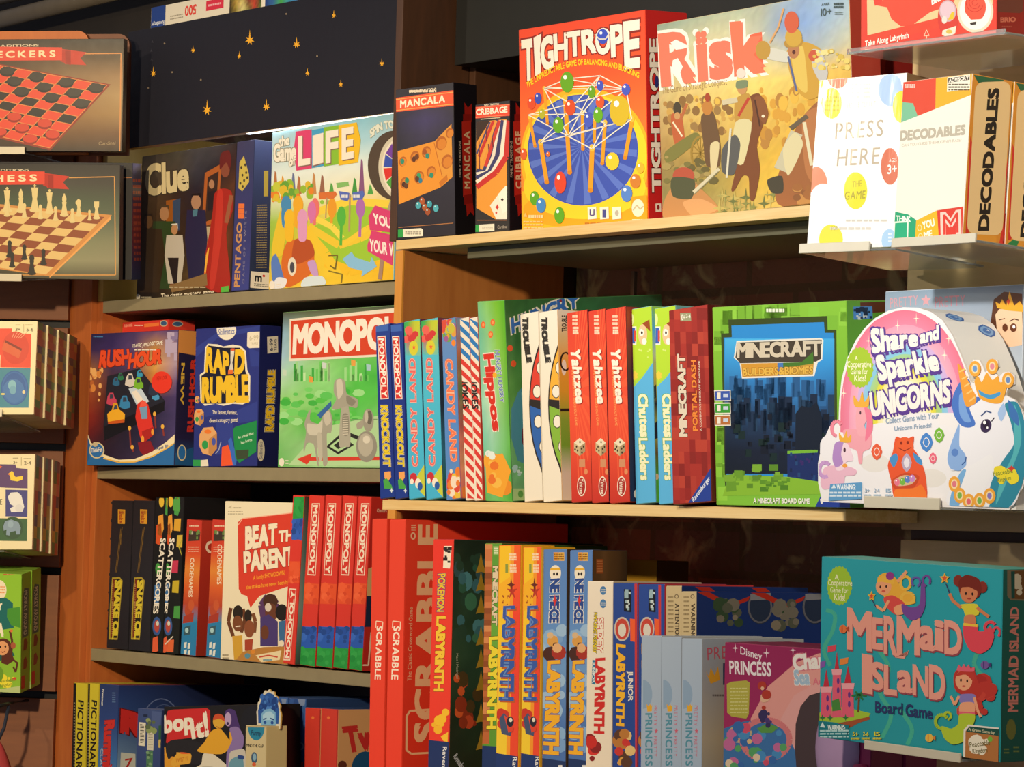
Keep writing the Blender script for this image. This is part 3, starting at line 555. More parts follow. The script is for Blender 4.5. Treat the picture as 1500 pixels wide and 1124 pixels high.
rb = empty('bookcase', (.5, .15, 0))
props(rb, 'oak-sided bookcase with plywood shelves of upright game boxes', 'bookcase')
def rpart(name, boxes, mat, bev=.001):
    o = mesh_boxes(name, boxes, mat, None, bev); o.parent = rb; o.matrix_parent_inverse = Matrix.Translation((-.5, -.15, 0)); return o
rpart('side_panel', [(.0005, .004, 0, .019, .305, 1.583)], POST)
rpart('edge_band', [(.0, .0, 0, .0193, .0038, 1.583)], POST_EDGE, .0005)
rpart('upper_side_panel', [(-.035, .012, 1.60, -.0175, .139, 2.5)], DARKWOOD)  # dark wood stands in for the header's shade on the upper post
rpart('back_panel', [(-.002, .325, 1.60, 1.03, .343, 2.5)], DARKWOOD, 0)
rpart('shelf', [(0, 0, 1.5845, 1.03, .322, 1.599)], PLY_EDGE, .001)
rpart('shelf', [(.0197, .0, 1.1935, 1.031, .32, 1.2085), (.058, -.05, 1.1935, 1.068, .0, 1.2085), (1.031, .0, 1.1935, 1.068, .072, 1.2085)], PLY_EDGE, .001)
rpart('shelf', [(0, -.30, .722, 1.031, .343, .7395)], PLY_EDGE, .001)
rpart('support_board', [(.135, .035, 1.568, 1.03, .30, 1.584)], plain('grey_green_board', '#5d5a45', .6), .001)
rpart('header_box', [(-.0025, .10, 1.874, .80, .32, 2.4)], CHARCOAL, .001)
rpart('bracket_rail', [(.169, .318, 1.21, .177, .3245, 1.567)], STEEL, .0005)

# ------------------------------------------------------------------ pipes above the slatwall
cp = tube('conduit_pipe', [(-2.6, .30, 2.138), (-1.0, .30, 2.164)], .017, DUCT)
props(cp, 'dark conduit pipe running along the wall above the red chequered game box', 'pipe')
up = empty('conduit_pipe', (-1.4, .26, 2.19)); props(up, 'upper conduit pipe hung on two metal clamps near the ceiling', 'pipe')
q = tube('pipe_run', [(-1.0, .04, 0), (.9, .04, .012)], .013, DUCT, up)
for dx in (-.12, .0):
    c_ = tube('clamp', [(dx, .0, .03), (dx, .0, -.012)], .008, DUCT, up)
    tube('clamp_bolt', [(dx+.02, .0, .03), (dx+.02, .0, -.014)], .004, STEEL, c_)

# ------------------------------------------------------------------ clear acrylic shelves hooked on the slatwalls
def acrylic_shelf(label, M, w, d, lip=(0, 1), lip_h=.010, lip_mat=None):
    r = empty('acrylic_shelf'); r.matrix_world = M; props(r, label, 'shelf', None)
    mesh_boxes('tray', [(0, 0, -.0035, w, d, -.0005)], ACRYLIC, r, .0008)
    mesh_boxes('front_lip', [(w*lip[0], -.0045, -.004, w*lip[1], -.0015, lip_h)], lip_mat or LIPMAT, r, .0008)
    mesh_boxes('hook_plate', [(w*.1, d+.0008, -.0035, w*.9, d+.003, .05)], ACRYLIC, r, .0008)
    return r
def FITM(k):
    x, y, z, yaw, roll, pitch = FIT[k][0][:6]
    return TR(x, y, z, yaw, roll, pitch)
def TR(x, y, z, yaw=0, roll=0, pitch=0):
    return Matrix.Translation((x, y, z)) @ Matrix.Rotation(math.radians(yaw), 4, 'Z') @ Matrix.Rotation(math.radians(pitch), 4, 'X') @ Matrix.Rotation(math.radians(roll), 4, 'Y')
# ================================================================== boxes on the upper shelf of the oak bookcase
def a_mancala(a):
    a.crop(570, 100, 4.3217); a.bg('#2c2834', '#2e2a3c', '#241f2a')
    a.G(['#332d3a #3a3450 #352f3c', '#2e2a45 #40386a #332d48', '#2a2638 #3a3356 #2b2738', '#2a2632 #2c2838 #26222c'], 58, 235, 405, 520)
    a.tiny(128, 133, 300, 156, 1, '#e8d8c0', 2, .6)
    a.H('FAMILY TRADITIONS', 128, 140, 300, 158, '#efe0c8', rise=18)
    a.P([(36, 188), (411, 138), (413, 236), (36, 278)], '#ef5b34'); a.L([(36, 198), (411, 150)], 5, '#f7b05a'); a.L([(36, 268), (412, 226)], 5, '#f7b05a')
    a.H('MANCALA', 72, 203, 354, 250, '#fff3d8', rise=36, bold=.035, gap=.12)
    a.P([(55, 525), (290, 462), (395, 352), (402, 690), (325, 755), (62, 862)], '#e8962c')
    a.P([(290, 462), (395, 352), (402, 690), (340, 690)], '#e39a38'); a.L([(286, 470), (338, 690)], 4, '#b9641c')
    a.P([(318, 720), (368, 672), (372, 708), (325, 752)], '#c9761f')
    for x, y, r in ((88,590,24),(165,560,28),(238,530,28),(100,725,28),(192,690,30),(268,655,28),(332,475,34),(368,590,34),(385,410,24)):
        a.E(x, y, r, r*1.35, '#b8651a', 16, 15); a.E(x+4, y+5, r*.8, r*1.05, '#d88428', 14, 15)
    for x, y, c in ((85,590,'#2f8f78'),(160,575,'#5b3018'),(178,560,'#6d3b1c'),(228,530,'#a3521c'),(245,555,'#2e8c80'),(95,735,'#4d2c18'),(115,710,'#2f8a68'),(110,745,'#5d3820'),(190,680,'#35a070'),(200,710,'#2f80a0'),(180,700,'#5d3820'),(270,678,'#2d9078')):
        a.E(x, y, 13, 18, c, 12)
    for x, y, c in ((187,868,'#49a9bd'),(212,840,'#b0562a'),(228,880,'#a85a30'),(258,860,'#3fa0b8'),(248,908,'#a04e28'),(299,886,'#4fb0c4')): a.ball(x, y, 17, 23, c, '#bfe8ee')
    a.L([(60, 1008), (408, 980)], 4, '#b87a48')
    a.P([(58, 1022), (205, 1012), (218, 1022), (218, 1062), (58, 1072)], '#efe8d8'); a.P([(58, 1022), (90, 1020), (92, 1070), (58, 1072)], '#2ea04a')
    a.tiny(105, 1030, 205, 1055, 2, '#8a8478')
def s_ribbon(word, x0):
    def f(a):
        a.crop(570, 100, 4.3217)
        x = x0
        a.P([(x-22, 215), (x, 250), (x+26, 222), (x+28, 300), (x-20, 300)], '#a82018'); a.P([(x-30, 290), (x+26, 290), (x+26, 340), (x-30, 340)], '#8f1a14')
        a.P([(x-38, 338), (x+20, 330), (x+26, 815), (x-30, 815)], '#bf2a1e')
        a.P([(x-26, 805), (x+30, 795), (x+32, 860), (x-22, 865)], '#8f1a14'); a.P([(x-12, 860), (x+32, 855), (x+40, 935), (x+18, 910), (x-6, 938)], '#a82018')
        a.UP(word, x-26, 400, x+10, 760, '#e8c8a0', lean=4, bold=.03, gap=.2)
        a.UP('FAMILY TRADITIONS', x-58, 460, x-44, 690, '#b8ada0', lean=2)
    return f
mancala = game_box('mancala', 'board_game_box', 'narrow dark box with a folding wooden seed game board pictured, beside the cribbage box', 'game box',
    dict(F='#2a2632', R='#17141a', T='#2a2632'), a_mancala, s_ribbon('MANCALA', 497))
def a_cribbage(a):
    a.crop(570, 100, 4.3217); a.bg('#2e2a30', '#26221f', '#2e2a28')
    a.H('FAMILY TRADITIONS', 603, 226, 696, 240, '#efe0c8', rise=6)
    a.P([(545, 246), (763, 224), (764, 300), (546, 318)], '#ea4a30'); a.L([(545, 252), (763, 230)], 3, '#f4a070'); a.L([(546, 312), (764, 294)], 3, '#f4a070')
    a.H('CRIBBAGE', 552, 258, 748, 296, '#fff3e0', rise=18, bold=.035, gap=.1)
    a.L([(580, 323), (706, 312)], 5, '#d8c8a8')
    a.P([(552, 340), (745, 322), (748, 955), (672, 955), (553, 885)], '#e89a34'); a.P([(552, 340), (640, 332), (553, 470)], '#3a2418')
    def track(o, wd, c):
        pts = [(700+o*.55, 325), (640+o*.8, 520), (600+o*.8, 610)]
        a.L([(728+o*.35, 330), (690+o*.55, 560), (640+o*.4, 660), (553, 700+o*.55)], wd, c)
    track(-95, 30, '#3b3a6e'); track(-50, 26, '#e8e0d0'); track(-5, 34, '#3b3a6e'); track(45, 32, '#efe6d6'); track(95, 34, '#c92c26')
    a.L([(660, 335), (570, 560)], 18, '#c93028'); a.L([(680, 332), (590, 580)], 14, '#e8a040'); a.L([(640, 340), (556, 540)], 10, '#4a4278')
    a.L([(700, 330), (612, 620)], 20, '#cf382c')
    for x, y, l in ((570,460,180),(616,370,90),(630,480,50),(655,440,60)): a.L([(x, y), (x+4, y+l)], 6, '#6a2430')
    a.P([(640, 870), (700, 790), (748, 765), (748, 955), (680, 955)], '#f3ebdc'); a.P([(690, 800), (738, 745), (748, 745), (748, 900), (720, 920)], '#fbf4e6')
    a.star(686, 880, 14, 20, '#d03028', 4, .5); a.star(718, 832, 10, 16, '#2a2020', 4, .5); a.star(680, 915, 8, 12, '#d03028', 4, .5)
    a.L([(555, 962), (748, 962)], 4, '#b06a38')
    a.P([(548, 992), (668, 984), (668, 1030), (548, 1036)], '#e8e2d2'); a.P([(548, 992), (570, 990), (572, 1035), (548, 1036)], '#2ea04a'); a.tiny(590, 1000, 660, 1022, 2, '#8a8478')
    a.H('Cardinal', 688, 995, 748, 1014, '#9a9288', rise=3)
cribbage = game_box('cribbage', 'board_game_box', 'small dark box with a curving striped peg track pictured, beside the orange box', 'game box',
    dict(F='#2a2632', R='#15131a', T='#2a2632'), a_cribbage, s_ribbon('CRIBBAGE', 822))

def a_tightrope(a):
    a.crop(740, 0, 3.2115); a.bg('#ee4a28', '#f0582a', '#f4742c', '#f58a2e', '#f58428')
    a.E(377, 740, 305, 330, '#f7b51e', 40); a.E(377, 735, 292, 300, '#fcd52a', 40); a.P([(80, 900), (675, 880), (675, 1045), (80, 1090)], '#f9b91e')
    a.E(375, 985, 290, 90, '#f6a61a', 30); a.E(375, 880, 288, 150, '#fbd028', 36)
    a.E(368, 705, 260, 262, '#3f55b4', 40)
    for k in range(18):
        t = 2*math.pi*k/18; a.P([(368, 690), (368+255*math.cos(t), 705+256*math.sin(t)), (368+255*math.cos(t+.13), 705+256*math.sin(t+.13))], '#5d76cc'); a.layer -= 1
    a.layer += 1
    ms = (0.10, .045, .0, -.02, -.02, -.0, .03)
    # title, letters taller at both ends
    W = [('T', 80, 185, 142, 372), ('I', 145, 170, 166, 345), ('G', 172, 172, 232, 322), ('H', 236, 158, 298, 282), ('T', 300, 148, 366, 262), ('R', 368, 140, 434, 250), ('O', 432, 135, 500, 252), ('P', 504, 116, 562, 262), ('E', 566, 98, 630, 314)]
    for k, (ch, x0, y0, x1, y1) in enumerate(W):
        dyr = -4 if k < 5 else 0
        a.T(ch, (x0+6, y1), (x1, y1-8), (x0, y0), '#f6efe0', bold=.045, tr=(x1, y0-10), out='#8e2418', ow=.085)
    a.ball(466, 170, 26, 36, '#3a52c8', '#e8f0ff'); a.L([(430, 160), (450, 182), (480, 182), (500, 150)], 5, '#e8e0d0')
    a.T('THE UNPREDICTABLE GAME OF BALANCING AND BLOCKING', (106, 415), (632, 368), (100, 388), '#f8d020', bold=.03, tr=(634, 340),
        bend=lambda t: (0, -88*(1-(2*t-1)**2)))
    top = dict(A=(190, 415), B=(112, 540), C=(300, 370), D=(455, 355), E=(480, 398), F=(575, 420), G=(600, 560), H=(370, 535), I=(305, 640), J=(418, 700), K=(170, 670), M=(480, 580))
    for x0, y0, x1, y1, w in ((190,415,205,580,14),(118,550,145,688,14),(372,530,374,700,16),(478,575,465,768,16),(602,560,570,742,18),(430,560,428,664,14),(290,460,312,810,20),(172,668,202,856,20),(418,695,410,895,22)):
        a.L([(x0, y0), (x1, y1)], w, '#f0a020'); a.E(x0, y0, w*.62, w*.8, '#f8c040', 10); a.E(x1, y1, w*.6, w*.55, '#d88818', 10)
    for p, q in ('BC','CD','DF','BM','AH','AI','CE','EB','KH','KG','BJ','JG','FI','DA','GD','HM','IK','AM','JH','EF'):
        pass
    lines = 'AC CD DF FG GJ JB BH HE EA AI IG GK KD DI CF AF BF IF JM MH KH AM'.split()
    for p, q in lines: a.L([top[p], top[q]], 5, '#f4eddc'); a.layer -= 1
    a.layer += 1
    for x, y, rx, ry, c in ((300,385,32,50,'#69a91c'),(160,462,17,27,'#3d4fc0'),(128,485,20,30,'#e2502a'),(455,402,16,26,'#4554c4'),(416,432,17,30,'#6aa51c'),(574,420,20,28,'#4a5ac8'),(315,505,26,38,'#dd5028'),(455,480,20,30,'#e0582a'),(545,520,46,72,'#d8b828'),(446,540,22,38,'#6ab020'),(402,562,22,36,'#4a5cc8'),(258,588,26,38,'#66aa20'),(180,535,16,24,'#b8b830'),(268,858,28,52,'#e0482a'),(512,758,32,42,'#f0cc30'),(90,725,16,28,'#e06030'),(143,932,22,34,'#5fa822'),(175,965,24,36,'#4a8ad0'),(263,1012,24,40,'#5fa822'),(578,910,26,40,'#5a86d0'),(618,852,24,34,'#d08030'),(210,725,10,12,'#e07028'),(640,790,18,26,'#f0b830')):
        a.ball(x, y, rx, ry, c)
    for x in (398, 455, 512): a.P([(x, 975), (x+40, 972), (x+42, 1028), (x+2, 1032)], '#f0ead8')
    a.L([(410, 985), (410, 1012), (428, 1012), (428, 985)], 6, '#5a4a80'); a.H('1', 470, 985, 482, 1022, '#4a4a90'); a.E(534, 1002, 9, 14, '#b8b0a0')
    a.tiny(385, 1042, 555, 1058, 1, '#b8741c'); a.P([(598, 925), (673, 918), (675, 1040), (600, 1045)], '#eda41c')
    a.E(630, 978, 28, 42, '#efe6cc'); a.L([(608, 990), (625, 965), (640, 985), (655, 970)], 6, '#c8b890'); a.tiny(604, 1028, 660, 1040, 1, '#efe6cc')
    a.P([(90, 1020), (110, 1020), (100, 1000)], '#f8c070'); a.tiny(115, 1008, 185, 1028, 1, '#f8d8a0', 4, .7); a.tiny(90, 1036, 185, 1078, 3, '#f6c888')
def s_tight(a):
    a.crop(740, 0, 3.2115); a.bg('#c42420', '#b82020')  # deeper red than the front: the side's shade is put into the colour
    a.UP('TIGHTROPE', 676, 185, 716, 900, '#e6ddc8', lean=14, bold=.045, out='#5a1414', ow=.085); a.E(712, 385, 10, 30, '#2a2f70')
    a.P([(706, 958), (732, 957), (733, 995), (707, 997)], '#e0d4c0'); a.E(719, 976, 7, 12, '#8a2020')
tight = game_box('tightrope', 'board_game_box', 'tall orange box printed with strings, pegs and coloured glass drops on a blue disc', 'game box',
    dict(F='#ee4a28', R='#c02220', T='#e0452a'), a_tightrope, s_tight)

def a_risk(a):
    a.crop(930, 0, 3.3059)
    a.G(['#8fa08a #9aac96 #aab49a #b4bc9c #b8c0a2 #b0b49a #a4b4c0 #94acc8 #9cb8d0 #a8c0cc',
         '#b4bda0 #c6c8a2 #d2cca0 #d8d0a2 #d8d4aa #b8bca8 #8aa2c4 #8aa8d4 #a0b8cc #b4c4c4',
         '#c2bb90 #d2c48e #dcca88 #e2d090 #e4d494 #dccf9c #c8c4a8 #a8b4bc #b8bfb4 #d0c8a0',
         '#cbb47a #d6bc74 #e0c678 #e8ce7a #f0d878 #f0d670 #ecd070 #e8c868 #ecc45c #e8bc54',
         '#c2a468 #ccac62 #d6b462 #dcbc64 #e4c468 #e6c25e #e2bc58 #e4b84e #e2b048 #e0aa44',
         '#b08e54 #bc9850 #c8a252 #ceaa56 #d4ac52 #dab04e #e0b44e #e2b246 #dca840 #d8a03e',
         '#98824e #a08a4a #ae9248 #b89a4c #c8a44a #dcb244 #e6ba44 #e4b448 #dcaa48 #d4a048',
         '#8e8450 #94884e #9c8e4a #ae9a4e #cca84a #e2ba44 #eac04a #e0b250 #d8a856 #d0a050',
         '#a08a58 #a48e58 #a8925a #b09c60 #c4aa60 #d4b45a #dcba5e #d4b264 #ccaa66 #c8a460'], jit=.07, sub=6, seed=4)
    a.T('Risk', (140, 408), (640, 335), (124, 160), '#e47a5c', bold=.05, tr=(632, 88), out='#f7efe2', ow=.1, gap=.1)
    a.T('Risk', (140, 408), (640, 335), (124, 160), '#e67c60', bold=.048, tr=(632, 88), gap=.1)
    a.P([(575, 165), (632, 150), (640, 335), (575, 345), (548, 280)], '#ea6a48'); a.T('k', (510, 352), (640, 335), (488, 100), '#ef7a58', bold=.05, tr=(632, 88))
    for bx, by, bw in ((118, 150, 210), (118, 385, 215)): pass
    a.P([(178, 205), (205, 190), (250, 210), (272, 225), (240, 235), (205, 240)], '#fbf4ea'); a.P([(190, 290), (215, 280), (240, 320), (228, 350), (240, 395), (210, 370), (180, 345)], '#fbf4ea')
    a.H('The Game of Strategic Conquest', 132, 418, 462, 455, '#a08050', rise=48, bold=0)
    # far battle haze
    a.blobs(70, 140, 470, 560, 640, 14, ['#b08444', '#9c7a46', '#caa050', '#e0b850', '#8e6a3a'], 8, 'e', 1.2)
    a.blobs(60, 600, 420, 880, 700, 16, ['#d8a03c', '#c89038', '#e8b848', '#b8843c'], 9, 'e', 1.6)
    # gunner in red and cannon
    a.C([(180, 560), (232, 552), (250, 690), (200, 700)], '#bb6238'); a.E(212, 525, 20, 34, '#4a4030'); a.E(212, 560, 15, 18, '#c89860'); a.L([(228, 580), (262, 500)], 14, '#b86a40'); a.L([(190, 590), (238, 660)], 8, '#efe2c0')
    a.C([(150, 735), (300, 640), (320, 680), (170, 790)], '#7e7a3e'); a.ring(330, 740, 46, 80, 10, '#a08238', 22)
    for k in range(6): a.L([(330-44*math.cos(k*.52), 740-76*math.sin(k*.52)), (330+44*math.cos(k*.52), 740+76*math.sin(k*.52))], 5, '#9a7c36'); a.layer -= 1
    a.blobs(40, 150, 760, 420, 900, 20, ['#7c7440', '#94804a', '#a89458', '#6a6036'], 12, 'e', .7)
    a.C([(335, 560), (395, 540), (430, 690), (425, 800), (360, 800), (345, 690)], '#6e5236'); a.E(365, 520, 26, 36, '#c0813c'); a.E(366, 470, 13, 22, '#a8452a')
    a.C([(380, 700), (425, 690), (410, 820), (385, 840)], '#d8c898')
    # fallen soldier with red cap, front left
    a.C([(150, 960), (250, 830), (320, 900), (420, 1000), (380, 1055), (150, 1060)], '#c28a52'); a.E(245, 850, 56, 42, '#b4553c'); a.C([(186, 860), (300, 870), (285, 960), (190, 950)], '#54563a')
    a.C([(240, 980), (330, 960), (420, 1010), (300, 1050)], '#d8a068'); a.L([(295, 930), (425, 815)], 16, '#d2c9a8'); a.L([(300, 940), (420, 830)], 5, '#8a8460')
    a.blobs(30, 420, 930, 720, 1040, 24, ['#8a8a4a', '#a89e58', '#6e7440', '#c0ae60'], 14, 's', 1.5)
    # centre rider on brown horse
    a.C([(560, 480), (620, 450), (655, 520), (640, 600), (610, 700), (625, 820), (600, 960), (575, 960), (570, 860), (540, 850), (500, 920), (485, 915), (510, 800), (520, 640)], '#7d4b2a')
    a.C([(598, 470), (640, 470), (665, 545), (648, 600), (620, 560)], '#8a5530'); a.E(640, 560, 8, 8, '#f0e0c0', 8); a.L([(600, 480), (625, 610)], 8, '#503020')
    a.C([(505, 480), (570, 450), (590, 540), (575, 600), (505, 600)], '#bf9342'); a.L([(572, 470), (520, 560)], 14, '#bb4630'); a.C([(505, 590), (585, 590), (545, 790), (490, 760)], '#d9cd9a'); a.C([(500, 650), (530, 700), (500, 840), (440, 830), (440, 720)], '#5d5c58')
    a.L([(440, 495), (515, 480)], 26, '#cfc3a0'); a.E(538, 425, 24, 30, '#c8925a'); a.C([(512, 390), (562, 385), (560, 420), (510, 425)], '#7d8a66'); a.E(532, 352, 22, 26, '#f0d8c8')
    a.L([(462, 860), (482, 620)], 10, '#d8d2b8')
    # big rider with plume and sabre
    a.C([(735, 1000), (700, 900), (760, 700), (830, 560), (930, 470), (1000, 560), (1060, 900), (1068, 990)], '#a0653a')
    a.C([(830, 560), (960, 520), (990, 760), (900, 900), (840, 820)], '#b87848'); a.L([(800, 640), (720, 820)], 60, '#c8c0a0'); a.C([(660, 870), (730, 850), (735, 930), (680, 930)], '#4a4434')
    a.L([(835, 590), (870, 800)], 16, '#e0d6b0'); a.L([(770, 620), (850, 560)], 22, '#6a5c48'); a.C([(735, 720), (790, 640), (830, 700), (760, 850)], '#dccfa0')
    a.C([(750, 250), (830, 200), (920, 250), (930, 430), (860, 480), (790, 420)], '#cf9f3c'); a.C([(775, 260), (830, 225), (850, 440), (800, 410)], '#e2c05c'); a.C([(870, 240), (915, 250), (945, 350), (920, 410), (875, 330)], '#c8c4bc'); a.E(880, 268, 26, 28, '#cb5a3c')
    a.C([(760, 250), (640, 225), (625, 270), (755, 300)], '#d6d2c0'); a.E(640, 240, 36, 46, '#c09440')
    a.L([(672, 205), (712, 130), (738, 38)], 9, '#dca468'); a.L([(760, 270), (800, 440)], 10, '#5c6890')
    a.E(785, 240, 28, 42, '#bb7d50'); a.C([(745, 195), (825, 185), (818, 222), (750, 226)], '#b88c3a'); a.E(785, 178, 40, 46, '#d0a440'); a.E(776, 105, 34, 54, '#d3603e'); a.E(786, 250, 8, 10, '#5a2a20')
    a.blobs(20, 760, 900, 1000, 1000, 24, ['#a06838', '#8a5a34', '#c08a4a'], 22, 'e', .8)
    a.blobs(26, 880, 245, 1045, 330, 10, ['#e8d070', '#d8b850', '#f0dc90'], 23)
    a.H('10+', 912, 38, 960, 76, '#4a5a58', rise=6, bold=.01); a.H('AGES', 915, 14, 950, 26, '#5a6a68', rise=4); a.tiny(970, 10, 1015, 40, 2, '#4a5a58', 6, .7); a.tiny(975, 55, 1012, 72, 2, '#7a8880')
risk = game_box('risk', 'board_game_box', 'wide pale yellow box printed with a cavalry battle, standing by the polka-dot box', 'game box',
    dict(F='#cdb988', R='#a83a2a', T='#c8d0c8', L='#b9a070'), a_risk, mat=SHRINK)
redb = game_box('redbehind', 'board_game_box', 'plain red box standing behind the polka-dot box, only its edge showing', 'game box',
    dict(F='#b03424', R='#8a2018', T='#b03424'), lambda a: (a.crop(1240, 0, 5.7654), a.bg('#b43826', '#c04830'), a.P([(120, 530), (215, 525), (190, 600), (165, 620), (130, 590)], '#e05030'), a.tiny(235, 520, 260, 620, 8, '#8a3020')))

# ================================================================== middle shelf of the oak bookcase
def spine_kn(dx):
    def f(a):
        a.crop(540+dx, 430, 3.3077); a.bg('#24409c', '#1f3790', '#1c318a', '#1d3a96')
        a.P([(34, 150), (94, 148), (96, 180), (36, 186)], '#3f67c0')
        a.P([(42, 207), (82, 205), (98, 512), (58, 514)], '#f0e8e0'); a.P([(46, 212), (79, 210), (94, 507), (62, 509)], '#d8302c')
        a.DN('MONOPOLY', 49, 219, 75, 502, '#fff4ec', lean=16, bold=.03)
        a.T('KNOCKOUT', (60, 545), (74, 838), (94, 545), '#e8d02c', bold=.035, tr=(108, 838), out='#e8e4d0', ow=.1); a.T('KNOCKOUT', (60, 545), (74, 838), (94, 545), '#e8cc28', bold=.04, tr=(108, 838), out='#22260a', ow=.065)
        a.P([(76, 865), (108, 862), (110, 890), (92, 915), (78, 895)], '#f0a860'); a.P([(72, 905), (88, 895), (112, 930), (118, 948), (76, 945)], '#4aa84a'); a.star(112, 955, 10, 14, '#d8e4f0', 4)
    return f
kn = game_box('knock1', 'party_game_box', 'blue narrow box with red and yellow upright lettering, leftmost on the shelf of upright boxes', 'game box',
    dict(F='#20389a', R='#1b2f80', L='#20389a', T='#27469c'), spine_kn(0), group='blue knockout game boxes')
knock2 = game_box('knock2', 'party_game_box', 'blue narrow box with red and yellow upright lettering, between its twin and the turquoise boxes', 'game box',
    dict(F='#20389a', R='#1b2f80', L='#20389a', T='#27469c'), spine_kn(22), slim=.004, group='blue knockout game boxes')
def spine_cl(dx, dy=0):
    def f(a):
        a.crop(540+dx, 430+dy, 3.3077); a.bg('#5cc4de', '#4ec0e2', '#48bae4', '#45b4e2')
        a.G(['#30a860 #58b848 #b8cc38 #c8d030', '#40b078 #c85848 #c8c840 #98c860', '#50bcd0 #60c0b8 #8cc8a0 #70c4c0'], 166, 132, 252, 300)
        a.blobs(9, 180, 165, 240, 240, 13, ['#e04a48', '#e8685c', '#d03c3c'], 3); a.E(218, 265, 22, 36, '#d8d238'); a.star(220, 262, 10, 14, '#e8683c', 5)
        a.T('CANDY LAND', (240, 838), (226, 318), (210, 838), '#f4d8d0', bold=.05, tr=(194, 318), out='#c84848', ow=.07, gap=.12)
        a.T('CANDY LAND', (240, 838), (226, 318), (210, 838), '#e86a68', bold=.02, tr=(194, 318), gap=.14)
        a.P([(226, 900), (284, 830), (282, 990), (250, 960)], '#c8d040'); a.E(218, 895, 18, 26, '#c8303c'); a.E(240, 920, 14, 24, '#f0ece4'); a.E(250, 935, 12, 20, '#2c5cb0'); a.E(210, 912, 9, 14, '#f0ece4')
    return f
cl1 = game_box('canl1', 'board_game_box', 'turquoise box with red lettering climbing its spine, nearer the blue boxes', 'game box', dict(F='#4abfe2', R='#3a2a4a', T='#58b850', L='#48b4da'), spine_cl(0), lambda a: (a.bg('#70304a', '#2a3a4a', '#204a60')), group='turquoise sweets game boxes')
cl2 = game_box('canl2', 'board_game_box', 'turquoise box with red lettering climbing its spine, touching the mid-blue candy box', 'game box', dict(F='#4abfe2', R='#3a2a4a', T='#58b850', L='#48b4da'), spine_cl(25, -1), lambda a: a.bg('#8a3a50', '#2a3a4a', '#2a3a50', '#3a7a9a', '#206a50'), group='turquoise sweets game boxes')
def a_candy(a):
    a.crop(540, 430, 3.3077); a.bg('#6a90cc', '#5a8ed8', '#568cd8', '#5c8cd0')
    a.blobs(26, 355, 130, 425, 225, 14, ['#e0a040', '#d85040', '#70a848', '#c8c040', '#a060a0', '#e8d8c0', '#58a0c0'], 7, 'e', 1.3)
    a.E(420, 238, 12, 16, '#f08a30')
    a.T('CANDY LAND', (374, 320), (402, 812), (416, 320), '#f6d0b8', bold=.055, tr=(440, 812), out='#c84c3c', ow=.075, gap=.1); a.T('CANDY LAND', (374, 320), (402, 812), (416, 320), '#f07c58', bold=.03, tr=(440, 812), gap=.12)
    a.blobs(30, 390, 860, 460, 995, 15, ['#d84838', '#68a848', '#e8c040', '#c86090', '#f0e0d0', '#5890c0', '#e88030'], 9, 'e', 1.3)
candy = game_box('candy', 'board_game_box', 'mid-blue box with peach lettering running down a sweets-bordered spine', 'game box', dict(F='#588ed8', R='#b05a68', T='#9aa0b8', L='#588ed8'), a_candy,
    lambda a: (a.crop(540, 430, 3.3077), a.G(['#8aa0c8 #a8b0c8', '#b8705a #c08a70', '#6a8a60 #7a9a70', '#b86a68 #c87a78', '#d89878 #d88a80', '#c86a70 #d07a80'], jit=.2, sub=5, seed=3), a.P([(462, 940), (500, 910), (520, 915), (520, 1000), (465, 1000)], '#e88a40'), a.E(497, 965, 16, 22, '#f0dcc8'), a.E(497, 965, 9, 13, '#5068b0')), slim=.005)
def a_stripe(x0, x1, word):
    def f(a):
        a.crop(540, 430, 3.3077); a.bg('#ece4da', '#efe6da')
        for k in range(17):
            y = 100 + k*54; c = '#2f7cc8' if y < 290 else '#d83c34'
            a.P([(x0-10+k*3, y), (x1+10+k*3, y+38), (x1+10+k*3, y+66), (x0-10+k*3, y+28)], c); a.layer -= 1
        a.layer += 1
        a.DN(word, x0+8, 425, x0+40, 560, '#2a2422', lean=8, bold=.03)
    return f
st1 = game_box('stripe1', 'card_game_box', 'thin red, white and blue striped box leaning on the mid-blue candy box', 'game box', dict(F='#ece4da', R='#c84038', T='#3a7cc0', L='#ece4da'), a_stripe(440, 490, 'JOKES'), group='striped thin boxes')
st2 = game_box('stripe2', 'card_game_box', 'thin red, white and blue striped box touching the tall green box', 'game box', dict(F='#ece4da', R='#c84038', T='#3a7cc0', L='#ece4da'), a_stripe(487, 530, 'JOKES'), group='striped thin boxes', slim=0.001)
def a_hippos(a):
    a.crop(540, 430, 3.3077)
    a.G(['#78c088 #88c868 #78c030 #58b020', '#6cc0a8 #8ccc90 #88c848 #60b428', '#7cc8b0 #a0d8a8 #90cc60 #68b830', '#98d8c0 #c0e4c8 #98d080 #60b430', '#78ccb8 #a0d8c0 #88cc90 #68bc50', '#68c098 #88d0a8 #78c880 #58b048', '#60b860 #70c070 #68bc50 #50a838'], jit=.05, sub=3)
    for x, y in ((556,152),(602,140),(592,198)): a.E(x, y, 11, 17, '#e86a34'); a.E(x, y, 6, 9, '#f0a060', 8)
    a.T('HUNGRY HUNGRY', (610, 275), (640, 525), (636, 275), '#5878b8', bold=.02, tr=(658, 525), out='#e4e8ec', ow=.07)
    a.T('Hippos', (560, 300), (604, 660), (606, 296), '#d83424', bold=.06, tr=(642, 660), out='#f4e4dc', ow=.11, gap=.1)
    a.E(612, 395, 10, 14, '#f0b030')
    a.blobs(12, 580, 800, 660, 940, 30, ['#f0a02c', '#eeb040', '#e8922a'], 11); a.P([(565, 790), (650, 775), (690, 860), (650, 990), (575, 965)], '#f2aa34')
    a.blobs(7, 590, 820, 650, 940, 18, ['#e8782c', '#f4c050'], 17)
    a.blobs(6, 570, 770, 600, 800, 12, ['#cfe8ec', '#e8f4f4'], 2)
